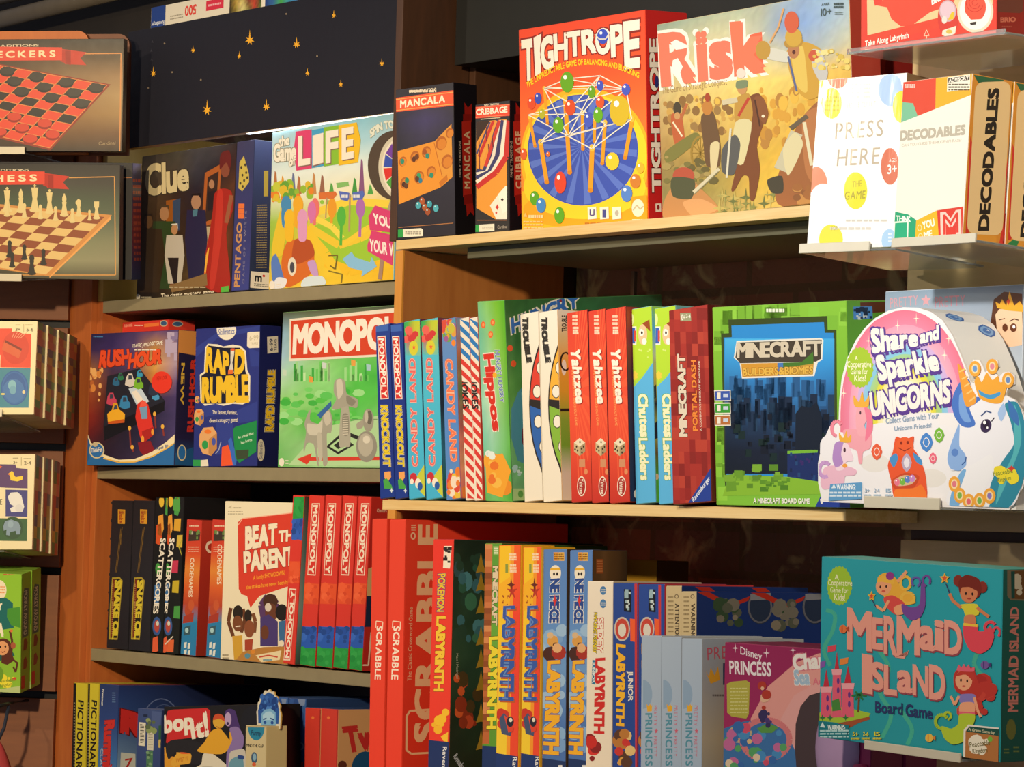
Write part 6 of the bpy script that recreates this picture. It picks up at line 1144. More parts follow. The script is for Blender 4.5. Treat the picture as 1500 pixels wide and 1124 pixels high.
def a_lab(x, y0):
    def f(a):
        a.crop(690, 760, 3.0875); a.bg('#f0642c', '#ee4a30', '#ea4434', '#e8502e', '#ee6a2c')
        q = x-130
        a.grad([(x, y0), (x+50, y0), (x+30, 1075), (x-18, 1060)], '#f2c428', '#f0d038'); a.P([(x+50, y0), (x+66, y0), (x+46, 1075), (x+30, 1075)], '#f09a2c')
        a.P([(x-4, 300), (x+50, 260), (x+45, 400), (x-6, 420)], '#f2b428'); a.star(x+56, 330, 26, 44, '#b83a28', 5, .3)
        a.tiny(x+42, 155, x+76, 190, 3, '#f6ddc0', 3, .7); a.tiny(x+46, 205, x+76, 245, 3, '#f6ddc0', 8, .8); a.R(x+26, 205, x+38, 245, '#8a9a48')
        a.star(x+52, 300, 20, 34, '#6a2a20', 4, .3); a.blobs(8, x+12, 350, x+40, 400, 4, ['#a85a20'], 4)
        a.T('LABYRINTH', (x+20, 400), (x+0, 820), (x+70, 398), '#3a5cb0', bold=.06, tr=(x+64, 822), sh=(6, 8, '#b85a2c'), gap=.05); a.T('LABYRINTH', (x+30, 405), (x+12, 818), (x+52, 404), '#6a90d0', bold=.0, tr=(x+40, 820), gap=.1)
        a.blobs(10, x+0, 880, x+60, 970, 18, ['#3a4a78', '#e8e0d0', '#c83a2c', '#5a7ab0', '#8a3a30'], 6); a.P([(x-2, 905), (x+20, 880), (x+60, 930), (x+50, 985), (x+10, 975)], '#47567a'); a.P([(x+20, 890), (x+60, 920), (x+62, 960), (x+40, 970)], '#d84a34'); a.E(x+48, 920, 16, 24, '#2a2a3a'); a.E(x+50, 912, 8, 10, '#e4e0d4')
        a.P([(x-20, 1062), (x+100, 1078), (x+96, 1400), (x-24, 1400)], '#223a78'); a.T('Ravensburger', (x+60, 1080), (x+54, 1290), (x+80, 1080), '#e4e8f0', bold=.02)
    return f
lbx = dict(F='#ee5a2e', R='#e8b02c', T='#e0982c', L='#ecc030')
la1 = game_box('lab1', 'board_game_box', 'yellow and red box with blue lettering down its spine, beside the green pixel-striped box', 'game box', lbx, a_lab(130, 120), group='maze game boxes')
la2 = game_box('lab2', 'board_game_box', 'yellow and red box with blue lettering down its spine, beside the sky-blue boxes', 'game box', lbx, a_lab(241, 128), group='maze game boxes', slim=.005)
def a_op(x):
    def f(a):
        a.crop(690, 760, 3.0875); a.bg('#5a84c8', '#5e8cd0', '#6e9cd8', '#4e78c0', '#4a70b8', '#4468b0')
        a.R(x+44, 152, x+64, 190, '#e8a030'); a.R(x+66, 152, x+92, 190, '#eab848'); a.tiny(x+46, 156, x+90, 186, 3, '#8a5a20', 3, .5)
        a.E(x+52, 246, 26, 36, '#f0e8d8'); a.P([(x+28, 235), (x+76, 232), (x+74, 222), (x+30, 224)], '#e8b030'); a.E(x+46, 250, 5, 8, '#2a2420', 8); a.E(x+60, 250, 5, 8, '#2a2420', 8)
        a.T('NE PIECE', (x+32, 275), (x+26, 470), (x+72, 272), '#2a4a98', bold=.06, tr=(x+68, 470), out='#f0ece4', ow=.11, gap=.1); a.star(x+50, 372, 9, 30, '#d83a30', 4, .5)
        a.blobs(14, x+5, 490, x+85, 1080, 34, ['#7aa4dc', '#8ab4e4', '#9cc0e8'], 6); a.blobs(8, x+20, 500, x+80, 620, 24, ['#e0b080', '#a83428', '#d8a050', '#4a2a20', '#d8b890'], 9)
        a.T('LABYRINTH', (x+22, 648), (x+0, 1062), (x+76, 645), '#f0b42c', bold=.06, tr=(x+68, 1068), out='#6a4a8a', ow=.085, gap=.05)
        a.P([(x-8, 1085), (x+106, 1100), (x+104, 1400), (x-12, 1400)], '#22386c'); a.T('R', (x+66, 1118), (x+66, 1160), (x+84, 1118), '#e4e8f0')
    return f
ob_ = dict(F='#5a84c8', R='#4a3a2c', T='#3c4a68', L='#4a70b0')
o1 = game_box('op1', 'board_game_box', 'sky-blue maze box with orange lettering, touching the yellow and red boxes', 'game box', ob_, a_op(330), group='maze game boxes')
o2 = game_box('op2', 'board_game_box', 'sky-blue maze box with orange lettering and a brown side showing, beside the white box', 'game box', ob_, a_op(444), lambda a: (a.crop(690, 760, 3.0875), a.G(['#5a3e24 #6a4a2c #5a4026 #3a2a1c', '#4a3420 #543c26 #44301e #2c2018', '#4a3420 #4c3622 #3a2a1c #241c16'], jit=.12, sub=3), a.R(574, 182, 604, 248, '#9a4e24'), a.tiny(576, 186, 602, 244, 5, '#c07a48', 3, .5)), group='maze game boxes', slim=0.004)
def a_spi(a):
    a.crop(690, 760, 3.0875); a.bg('#efe6d8', '#ece2d2', '#efe6d8')
    for y in (325, 385): a.E(598, y, 14, 20, '#4a80b8'); a.tiny(588, y-8, 610, y+10, 2, '#efe6d8', 3, .5)
    a.T('SPIDEY', (575, 455), (573, 600), (600, 450), '#efe6d8', bold=.05, tr=(598, 605), out='#c83028', ow=.12); a.T('AMAZING FRIENDS', (558, 425), (552, 600), (572, 420), '#e8d030', bold=.03, tr=(568, 610), out='#2a2a28', ow=.1)
    a.P([(550, 640), (566, 642), (562, 752), (546, 748)], '#2f7aa8'); a.DN('JUNIOR', 551, 648, 563, 745, '#e8f0f0', lean=-3)
    a.T('LABYRINTH', (566, 635), (558, 970), (608, 632), '#d02c28', bold=.055, tr=(604, 972), gap=.06)
    a.blobs(7, 536, 985, 590, 1090, 20, ['#c83028', '#d83830', '#8a2422'], 8)
sp_ = game_box('spidey', 'board_game_box', 'white box with red lettering down its spine in the lowest row', 'game box', dict(F='#efe6d8', R='#c8b8a0', T='#c8b890', L='#e8dcc8'), a_spi, group='maze game boxes')
def a_paw(x, full):
    def f(a):
        a.crop(690, 760, 3.0875); a.bg('#2a4a9c', '#28489a', '#26459a')
        a.P([(x+98, 280), (x+110, 282), (x+112, 1300), (x+102, 1300)], '#c83a38')
        a.P([(x+50, 318), (x+84, 320), (x+84, 424), (x+50, 420)], '#16161c'); a.blobs(10, x+55, 328, x+80, 414, 6, ['#c8d8dc', '#9ab8c4'], 3, 'r', 1.4)
        a.E(x+42, 500, 36, 56, '#c8c0b8'); a.E(x+42, 500, 30, 48, '#c84838'); a.E(x+42, 505, 18, 30, '#dcd6cc'); a.P([(x+78, 452), (x+100, 455), (x+100, 558), (x+80, 555)], '#ee6030')
        a.T('LABYRINTH', (x+18, 570), (x+18, 935), (x+58, 575), '#f0b82c', bold=.055, tr=(x+52, 938), out='#1c3070', ow=.08, gap=.06); a.DN('JUNIOR', x+70, 690, x+92, 828, '#e8e4dc', bold=.02)
        a.blobs(16, x+18, 970, x+82, 1110, 20, ['#d8a048', '#b87a38', '#c83a34', '#e0c080', '#5a3a28'], 8)
    return f
pb = dict(F='#26459a', R='#c03a38', T='#26386c', L='#26459a')
pw1 = game_box('paw1', 'board_game_box', 'royal blue box with yellow lettering down its spine, fully seen beside the white box', 'game box', pb, a_paw(642, 1), group='maze game boxes')
pw2 = game_box('paw2', 'board_game_box', 'royal blue box standing behind the light blue boxes, only its top half showing', 'game box', pb, a_paw(757, 0), group='maze game boxes', slim=0.004)
def a_bei(x, t):
    def f(a):
        a.crop(920, 760, 3.0875); a.bg('#c8b48a', '#c4b086')
        a.ring(x+48, 352, 8, 9, 3, '#5a4a34', 8); a.T(t, (x+42, 385), (x+42, 545), (x+60, 385), '#4a3c2a', bold=.035); a.tiny(x+8, 345, x+34, 520, 9, '#8a7854', 3, .35)
    return f
def s_bei(dx):
    def f(a):
        a.crop(920, 760, 3.0875); a.bg('#1e3470', '#20387a', '#1c3068')
        for o in (0, 250):
            a.P([(300+o, 300), (365+o, 300), (460+o, 385), (560+o, 345), (560+o, 362), (462+o, 402), (440+o, 398)], '#b83224')
            a.E(622+o-30, 400, 58, 78, '#2c3850'); a.ring(592+o, 400, 52, 70, 8, '#6a6a74', 18); a.P([(548+o, 340), (640+o, 335), (640+o, 365), (548+o, 370)], '#8a8a90')
            a.blobs(14, 400+o, 380, 520+o, 490, 22, ['#5a5e50', '#7a7468', '#3a5038', '#8a8070'], 6+o)
    return f
be1 = game_box('beige1', 'board_game_box', 'box with a beige printed notice panel, next to the royal blue box', 'game box', dict(F='#c8b48a', R='#1e3470', T='#2a3a68'), a_bei(172, 'ATTENTION'), s_bei(0), group='beige-ended blue boxes')
be2 = game_box('beige2', 'board_game_box', 'box with a beige warning panel and a long dark blue side showing red chevrons', 'game box', dict(F='#c8b48a', R='#1e3470', T='#2a3a68'), a_bei(244, 'WARNING'), s_bei(0), group='beige-ended blue boxes')
def a_pri(x):
    def f(a):
        a.crop(920, 760, 3.0875); a.bg('#b4c4d8', '#b0c2d8', '#aec0d6')
        a.E(x+6, 795, 42, 66, '#96b0cc', 20, 0, -90, 90); a.P([(x+22, 838), (x+32, 850), (x+38, 838), (x+44, 850), (x+48, 840), (x+46, 872), (x+26, 874)], '#f0b430')
        a.T('PRINCESS', (x+18, 882), (x+18, 1118), (x+48, 882), '#5a9ab0', bold=.03, tr=(x+50, 1118), gap=.14); a.T('PRETTY', (x+58, 846), (x+56, 938), (x+72, 846), '#d8687c', bold=.0, gap=.12); a.star(x+66, 962, 9, 14, '#d8687c', 5); a.T('PRETTY', (x+56, 985), (x+56, 1078), (x+70, 985), '#d8687c', bold=.0, gap=.12)
    return f
def s_pri(a):
    a.crop(920, 760, 3.0875); a.G(['#a0acb8 #a4b0ba', '#a8a8a8 #b0b0b0', '#c0b498 #c4b89c', '#a8a090 #b0a490', '#7c7c84 #84848a', '#686c78 #707480'], sub=2)
    a.T('PRETTY', (358, 640), (560, 620), (356, 580), '#c85a6c', bold=.0, gap=.12); a.P([(350, 690), (364, 715), (372, 675), (390, 710), (405, 668), (414, 730), (372, 748)], '#e8a830'); a.T('PRINCESS', (428, 750), (720, 720), (428, 650), '#3a4468', bold=.02); a.tiny(380, 790, 440, 810, 1, '#706a68')
prb = dict(F='#b2c3d8', R='#a8a8a8', T='#c0ccd8', L='#b2c3d8')
pp = [game_box('pretty%d' % (i+1), 'board_game_box', 'light blue box with a small gold crown on its spine, %s of three' % ('first' if i == 0 else 'second' if i == 1 else 'third, its wide side facing the pink box,'), 'game box', prb, a_pri((62, 153, 244)[i]), s_pri if i == 2 else None, group='light blue crown boxes') for i in range(3)]
pp[0]['label'] = 'light blue box with a gold crown on its spine, touching the royal blue box'
pp[1]['label'] = 'light blue box with a gold crown on its spine, squeezed between its two twins'
pp[2]['label'] = 'light blue box with a gold crown on its spine, next to the pink box'
def a_dis(a):
    a.crop(920, 760, 3.0875); a.bg('#9a2458', '#a42a60', '#a82c62', '#9a2858')
    a.P([(560, 905), (640, 760), (770, 650), (870, 610), (1000, 600), (1000, 1500), (560, 1500)], '#e8a098'); a.P([(700, 905), (760, 800), (1000, 660), (1000, 1500), (700, 1400)], '#e8a8a4')
    a.T('Disney', (512, 612), (612, 640), (512, 576), '#f0e4ea', bold=.01); a.T('PRINCESS', (462, 700), (654, 712), (460, 640), '#f2e8ec', bold=.03, tr=(654, 648), gap=.1)
    a.T('Charm', (760, 684), (950, 668), (754, 614), '#f4ece6', bold=.05, out='#d87c8c', ow=.1); a.T('Sea', (764, 748), (830, 748), (760, 684), '#a8c4dc', bold=.05, out='#f0e8e4', ow=.1); a.T('Adventure', (846, 752), (1000, 748), (846, 720), '#e07888', bold=.03)
    for x, y in ((488, 585), (634, 608), (755, 595)): a.star(x, y, 16, 24, '#f4dce4', 4, .2)
    a.P([(448, 748), (470, 738), (540, 732), (556, 742), (552, 885), (540, 905), (470, 895), (450, 878)], '#b8b048'); a.tiny(465, 760, 545, 885, 8, '#d8d488', 3, .3)
    a.P([(434, 950), (520, 920), (620, 905), (720, 960), (770, 1060), (780, 1300), (430, 1300)], '#3f74b0'); a.ring(510, 975, 48, 30, 22, '#c8b088', 14); a.ring(630, 1000, 110, 90, 26, '#d87c80', 20)
    a.blobs(40, 450, 940, 760, 1200, 20, ['#d8506c', '#e8c088', '#4a90c8', '#58a868', '#c86ca0', '#3a6cb0', '#e8d0b0'], 14); a.P([(590, 950), (640, 925), (690, 945), (660, 970), (610, 970)], '#5c9a48'); a.blobs(8, 600, 880, 670, 940, 14, ['#4a3a7a', '#3a3060'], 3); a.blobs(6, 612, 740, 655, 860, 16, ['#5ca080', '#e8b898', '#b83a28'], 8)
    a.P([(768, 930), (790, 850), (830, 800), (880, 785), (1000, 780), (1000, 1500), (800, 1500), (765, 1050)], '#4a3a3c')
def s_dis(a): a.bg('#7a1c48', '#6a1840')
dz = game_box('disney', 'board_game_box', 'magenta box with a cut-out window showing a lilac dome, beside the light blue boxes', 'game box', dict(F='#a02a5c', R='#6a1840', T='#8a2450', L='#a02a5c'), a_dis, s_dis, group='magenta princess boxes')
bm = bmesh.new(); bmesh.ops.create_uvsphere(bm, u_segments=28, v_segments=14, radius=1)
for v in bm.verts:
    v.co = Vector((v.co.x*.037, v.co.y*.012, v.co.z*.055))
bmesh.ops.delete(bm, geom=[v for v in bm.verts if v.co.y > .0015], context='VERTS')
me = bpy.data.meshes.new('window_bubble'); bm.to_mesh(me); bm.free(); LILAC = plain('lilac_plastic', '#b090b8', .3); me.materials.append(LILAC); me.polygons.foreach_set('use_smooth', [True]*len(me.polygons))
bb = bpy.data.objects.new('window_bubble', me); COL.objects.link(bb); bb.parent = dz; bb.location = (.205, -.0012, FIT['disney'][0][8]-.115); props(bb, 'lilac dome in the box window')
hr = tube('doll_hair', [(.246, -.003, .17), (.252, -.008, .14), (.244, -.008, .11), (.25, -.004, .07)], .009, plain('pink_hair', '#c83a68', .4), dz); props(hr, 'pink doll hair lock')
dz2 = dz.copy(); COL.objects.link(dz2); props(dz2, 'second magenta box standing right behind the windowed one'); dz2.matrix_world = dz.matrix_world @ Matrix.Translation((.003, .052, -.0005))
yl = game_box('spidey', 'small_carton', 'small ochre carton in the dark behind the lowest row', 'carton', dict(F='#c89a34', R='#5a3a1c', T='#b08a3c'), None, dims=(.072, .06, .392))
yl.matrix_world = TR(.323, .20, .74, 0)

# ================================================================== grey bookcase, top shelf
def a_clue(a):
    a.crop(0, 200, 3.945)
    a.G(['#2f2b2a #3c3834 #4a4640 #4a4850 #45424a #2e2a2c', '#4a4034 #4a4238 #4c443c #3c3a44 #2c2830 #3a2420', '#4a3826 #4c3a28 #3a2c26 #2a2430 #3a2820 #5a3420', '#3a2e1e #46331f #3a2a24 #2c2224 #6a3e1e #5a3020', '#2c2418 #38301c #3a2c20 #33241c #7a4a20 #4a2418', '#241e14 #2c2818 #3a2e1c #3c2c1c #8a5a2a #4a2818', '#1e1a14 #261f16 #40331f #5a4426 #6a4c2a #3a2416', '#1c1812 #221c14 #3a2f1e #4c3a22 #3c2c1a #241a12'], jit=.1, sub=5, seed=2)
    # fireplace and picture frame
    a.P([(1178, 520), (1240, 520), (1230, 600), (1170, 600)], '#b8a888'); a.P([(1160, 600), (1235, 600), (1215, 800), (1150, 790)], '#d8742c'); a.P([(1180, 650), (1225, 640), (1210, 790), (1170, 780)], '#f0b040')
    a.P([(1190, 210), (1285, 155), (1262, 490), (1172, 525)], '#b0602c'); a.P([(1206, 235), (1268, 200), (1248, 470), (1190, 495)], '#3c2a22'); a.E(1228, 275, 16, 26, '#b08060'); a.P([(1205, 320), (1250, 310), (1250, 420), (1205, 430)], '#2a2024')
    # party guests as plain painted figures
    def fig(x, y, h, c, hair, skin='#b08060', wd=.30):
        a.P([(x-h*wd*.5, y-h*.78), (x+h*wd*.5, y-h*.78), (x+h*wd*.62, y-h*.45), (x+h*wd*.4, y), (x-h*wd*.4, y), (x-h*wd*.62, y-h*.45)], c); a.E(x, y-h*.87, h*.055, h*.085, skin, 12); a.P([(x-h*.06, y-h*.87), (x-h*.05, y-h*.96), (x+h*.05, y-h*.97), (x+h*.06, y-h*.87), (x+h*.04, y-h*.94), (x-h*.05, y-h*.94)], hair)
    a.P([(965, 370), (1030, 360), (1020, 560), (965, 560)], '#96561e'); a.P([(1005, 370), (1050, 355), (1045, 540), (1005, 560)], '#384a6a')
    fig(955, 880, 500, '#2f4424', '#4a3c2a', '#a87c58', .26); fig(860, 900, 470, '#352818', '#2c2016', '#6a4c30', .34)
    fig(1140, 830, 520, '#2a2648', '#241a1c', '#b08468', .2); a.P([(1120, 425), (1150, 420), (1145, 460), (1122, 462)], '#4f7a90')
    a.P([(975, 700), (1040, 690), (1045, 840), (990, 860)], '#7a4420'); fig(1015, 850, 360, '#c0b8ac', '#d8d4cc', '#b88860', .26); a.P([(975, 700), (1040, 700), (1030, 850), (1010, 850)], '#2a2222')
    a.C([(1245, 330), (1290, 300), (1340, 320), (1345, 430), (1310, 560), (1330, 880), (1195, 870), (1215, 640), (1190, 700), (1215, 560), (1235, 430)], '#a8281e'); a.C([(1260, 330), (1290, 320), (1285, 560), (1245, 860), (1215, 860), (1240, 600)], '#c4362a'); a.E(1305, 190, 26, 46, '#8a4c38'); a.C([(1275, 190), (1280, 100), (1325, 80), (1340, 130), (1330, 190), (1310, 150)], '#6a2422'); a.L([(1340, 340), (1310, 500)], 22, '#9a5c40')
    a.P([(985, 860), (1200, 790), (1205, 860), (1000, 900)], '#8a6c44')
    a.T('Clue', (848, 338), (1095, 300), (845, 160), '#d8c89c', bold=.045, tr=(1092, 130), out='#3a342c', ow=.075, gap=.09); a.E(1085, 293, 5, 7, '#c8b890', 8)
    a.T('The classic mystery game', (938, 938), (1240, 908), (938, 906), '#e8dcc4', bold=.02, tr=(1240, 880)); a.tiny(985, 862, 1195, 880, 1, '#b8a888', 4, .4)
    a.E(800, 928, 12, 18, '#d8d0c0'); a.tiny(820, 920, 880, 938, 1, '#b0a890'); a.P([(1282, 870), (1325, 862), (1325, 900), (1280, 906)], '#5cb848')
clue = game_box('clue', 'board_game_box', 'dark box with painted party guests and large cream lettering, on the lit grey shelf', 'game box', dict(F='#2c2620', R='#2a2440', T='#9a94a8', L='#2c2620'), a_clue, mat=SHRINK)  # pale top colour T holds the strip's cool glow
def a_pent(a):
    a.crop(0, 200, 3.945); a.bg('#3c4068', '#363a70', '#33387a', '#3a4290')
    a.P([(1385, 150), (1410, 112), (1440, 220), (1440, 265), (1400, 318), (1378, 300)], '#cdb856')
    for x, y in ((1395,180),(1418,165),(1402,225),(1424,210),(1390,270),(1412,255),(1430,240),(1404,290)): a.E(x, y, 6, 9, '#4a4430', 8)
    a.T('PENTAGO', (1385, 868), (1400, 500), (1352, 868), '#c8925c', bold=.03, tr=(1368, 500), gap=.1); a.T('III', (1410, 470), (1412, 395), (1376, 470), '#e8763c', bold=.04); a.T('GAME OF TWISTS', (1412, 850), (1428, 430), (1400, 850), '#8a86a0', bold=.0, gap=.3)
def s_pent(a):
    a.crop(340, 160, 4.0154); a.bg('#4a5488', '#3a4470', '#2c3458', '#26304c'); a.R(200, 365, 232, 515, '#c8b050'); a.tiny(150, 560, 225, 940, 26, '#a08c5c', 3, .4)
pent = game_box('pentago', 'board_game_box', 'indigo box with a gold dotted tile and orange lettering climbing its spine', 'game box', dict(F='#363c74', R='#2c3458', T='#8a90c0', L='#363c74'), a_pent, s_pent, mat=SHRINK, dims=(.055, .16, .254))  # top colour T lightened for the strip light above
tg = Print(); tg.face((.0552, .002, .004), (0, .05, 0), (0, 0, .028), [(0, 0), (100, 0), (100, 100), (0, 100)]); tg.bg('#efe4d6'); tg.T('m', (18, 58), (44, 58), (18, 20), '#1c1a20', bold=.03); tg.E(52, 22, 5, 8, '#d83a28'); tg.tiny(15, 68, 80, 90, 2, '#8a8478'); tg.v = [Vector(v) for v in tg.v]
pt_ = link_mesh('price_label', tg.v, tg.f, CARD, pent, tg.c); props(pt_, 'white shop price label')
def a_life(a):
    a.crop(340, 160, 4.0154)
    a.G(['#a8d0e4 #a0d4ec #98d0ec #8cc8e0 #98c4d4', '#c8e4f0 #c0e4f4 #b8e0f4 #b0dcf0 #b8d8e4', '#e4f0f0 #e8f4f4 #e8f4f0 #e4f0ec #d8e8e4', '#e0e8c8 #e8ecd8 #f0ecd0 #f0e8c8 #e8e0c0', '#a0c850 #c0d050 #e8d460 #f0d048 #e8cc50', '#98c040 #d8cc40 #f0d040 #f4d038 #e8b830', '#d8c840 #ecc838 #f0d03c #f4cc30 #f0c028', '#e8c048 #f0c840 #f0cc38 #f2c830 #eebc28'], sub=4, jit=.03)
    for x, h, c in ((255, 120, '#b87848'), (300, 90, '#e0a030'), (365, 110, '#6a78a8'), (400, 90, '#b87850'), (490, 110, '#c8905a'), (540, 100, '#9a6a58'), (770, 190, '#8a5a88'), (595, 50, '#5aa850'), (730, 80, '#4a9a48'), (820, 40, '#58a850')): a.P([(x-16, 500), (x+18, 500), (x+8, 495-h), (x-2, 480-h)], c)
    a.blobs(40, 235, 430, 480, 540, 18, ['#98c040', '#e0c038', '#e88a30', '#c8d048', '#6aa840'], 5, 'e', 1.3); a.blobs(12, 470, 540, 800, 600, 14, ['#90c848', '#e8c848', '#7ab840'], 7)
    # yellow track ribbons across green lawns
    a.P([(440, 720), (700, 560), (960, 530), (975, 900), (760, 900), (640, 980)], '#a0cc3c')
    for pts, w_, c in (([(440, 640), (520, 600), (700, 540), (960, 560)], 46, '#f2d64a'), ([(460, 690), (640, 800), (760, 760), (900, 690)], 44, '#eecc3c'), ([(500, 640), (600, 690), (660, 760)], 34, '#f4dc58'), ([(660, 800), (800, 700), (960, 640)], 30, '#f0d040'), ([(560, 900), (700, 950), (960, 900)], 60, '#f2c42c'), ([(430, 700), (560, 850), (640, 990)], 60, '#f0cc38')): a.L(pts, w_, c)
    for x, y, c, h in ((655, 650, '#58b848', 150), (765, 600, '#b070c0', 150), (500, 600, '#e87878', 80), (600, 600, '#e8a030', 70), (480, 620, '#d878b8', 50)): a.L([(x, y), (x-4, y+h)], 16, c); a.E(x, y-20, 26, 60, c)
    a.P([(640, 480), (700, 490), (712, 510), (690, 540), (650, 530)], '#5a70c8'); a.P([(720, 490), (780, 478), (790, 500), (775, 530), (722, 535)], '#5a70c8'); a.L([(705, 500), (700, 720)], 10, '#b89878'); a.P([(520, 490), (620, 482), (630, 500), (610, 525), (525, 528)], '#d8763c'); a.L([(570, 520), (562, 640)], 7, '#b89878'); a.P([(625, 432), (695, 424), (700, 450), (630, 462)], '#88c070')
    for x in (668, 738): a.tiny(x-14, 500, x+26, 522, 1, '#e8ecf4', 3, .8)
    # plastic car with pegs
    a.C([(300, 560), (345, 520), (352, 620), (320, 760), (300, 860), (240, 860), (245, 760)], '#e8c838'); a.C([(330, 780), (380, 765), (470, 770), (495, 860), (480, 960), (380, 1030), (320, 1040), (295, 900)], '#d8702c'); a.C([(380, 765), (470, 770), (495, 860), (400, 910), (360, 880)], '#b8542c'); a.E(362, 925, 26, 55, '#e8e0d0'); a.E(362, 930, 14, 32, '#4a4a58')
    for x, y, c in ((325, 560, '#4a90c8'), (398, 560, '#eeb030'), (345, 640, '#f0c030'), (425, 640, '#e0a0d0')): a.E(x, y, 32, 52, c); a.C([(x-28, y+30), (x+24, y+30), (x+20, y+130), (x-22, y+130)], c)
    a.C([(232, 900), (260, 850), (290, 920), (320, 1040), (250, 1050)], '#5a80d0'); a.C([(270, 990), (330, 1000), (310, 1050), (240, 1052)], '#e8eaf4'); a.C([(455, 900), (500, 890), (520, 980), (480, 970)], '#c8a0dc'); a.C([(440, 990), (540, 980), (560, 1030), (420, 1045)], '#d8e8f4')
    a.P([(662, 880), (715, 838), (735, 870), (820, 900), (830, 868), (858, 925), (770, 985), (778, 950), (700, 930)], '#8cc4f0'); a.L([(580, 860), (632, 858), (620, 940), (590, 920)], 8, '#7a6a30'); a.L([(580, 950), (660, 970), (655, 1020)], 8, '#8a7a30')
    # spinner
    a.E(960, 330, 152, 205, '#55483c', 40); a.E(990, 340, 122, 190, '#d8d0bc', 36); a.E(1000, 340, 112, 176, '#efe6d6', 36)
    for k, c in enumerate(['#e03c34', '#e8a030', '#3f58c0', '#d83a80', '#58a848', '#e03c34', '#3f58c0', '#7a48b0', '#e8d030', '#d83a34', '#3f70c8', '#c83a3a']):
        t = k*math.pi/6; t2 = t+math.pi/6*.92; a.P([(1000+55*math.cos(t), 340+88*math.sin(t)), (1000+104*math.cos(t), 340+164*math.sin(t)), (1000+104*math.cos(t2), 340+164*math.sin(t2)), (1000+55*math.cos(t2), 340+88*math.sin(t2))], c); a.layer -= 1
    a.layer += 1; a.E(1000, 340, 48, 76, '#efe8d8'); a.T('SPIN TO', (824, 165), (958, 110), (820, 120), '#e8ece0', bold=.05, tr=(950, 66), out='#a8a890', ow=.08, bend=lambda t: (0, -18*math.sin(math.pi*t)))
    # title
    for x0, x1, c, ch, y0, yb in ((385, 480, '#e0487c', 'L', 130, 360), (480, 552, '#4aa8dc', 'I', 122, 345), (552, 640, '#8cc43c', 'F', 105, 335)):
        a.P([(x0, y0), (x1, y0-14), (x1, yb-14), (x0+2, yb)], c)
    a.P([(385, 130), (372, 240), (388, 360), (395, 358)], '#e0487c'); a.P([(640, 92), (745, 76), (768, 180), (752, 312), (640, 330)], '#f2c42c')
    for ch, x0, x1, y0, y1 in (('L', 404, 466, 155, 325), ('I', 500, 536, 148, 318), ('F', 570, 632, 125, 308), ('E', 664, 722, 108, 288)): a.T(ch, (x0, y1), (x1, y1-10), (x0, y0), '#f6efe4', bold=.045, sh=(5, 6, '#8a6a60')); a.layer -= 1
    a.layer += 1
    for t, x0, x1, y0, y1 in (('the', 282, 344, 160, 218), ('Game', 250, 384, 205, 305), ('of', 344, 382, 285, 335)): a.T(t, (x0, y1), (x1, y1-12), (x0, y0), '#f4f0e4', bold=.05, out='#9a9480', ow=.09)
    a.L([(890, 880), (876, 1000)], 22, '#a88878'); a.L([(945, 540), (930, 600)], 24, '#a89a88')
    a.P([(812, 630), (850, 565), (1010, 600), (1010, 720), (820, 710)], '#d8447c'); a.P([(806, 800), (830, 712), (1010, 735), (1010, 915), (808, 835)], '#d8447c')
    a.T('YOUR LIFE', (842, 668), (1060, 740), (838, 608), '#f6ecec', bold=.04); a.T('YOUR WAY', (820, 830), (1020, 880), (820, 760), '#f6ecec', bold=.04)
    a.E(240, 1035, 18, 26, '#efe8e0'); a.tiny(268, 1022, 295, 1050, 2, '#efe8e0')
life = game_box('life', 'board_game_box', 'bright box with a winding yellow track and spinner, beside the oak side panel', 'game box', dict(F='#e8d878', R='#88c0d8', T='#b8dcec', L='#a8d0e0'), a_life)

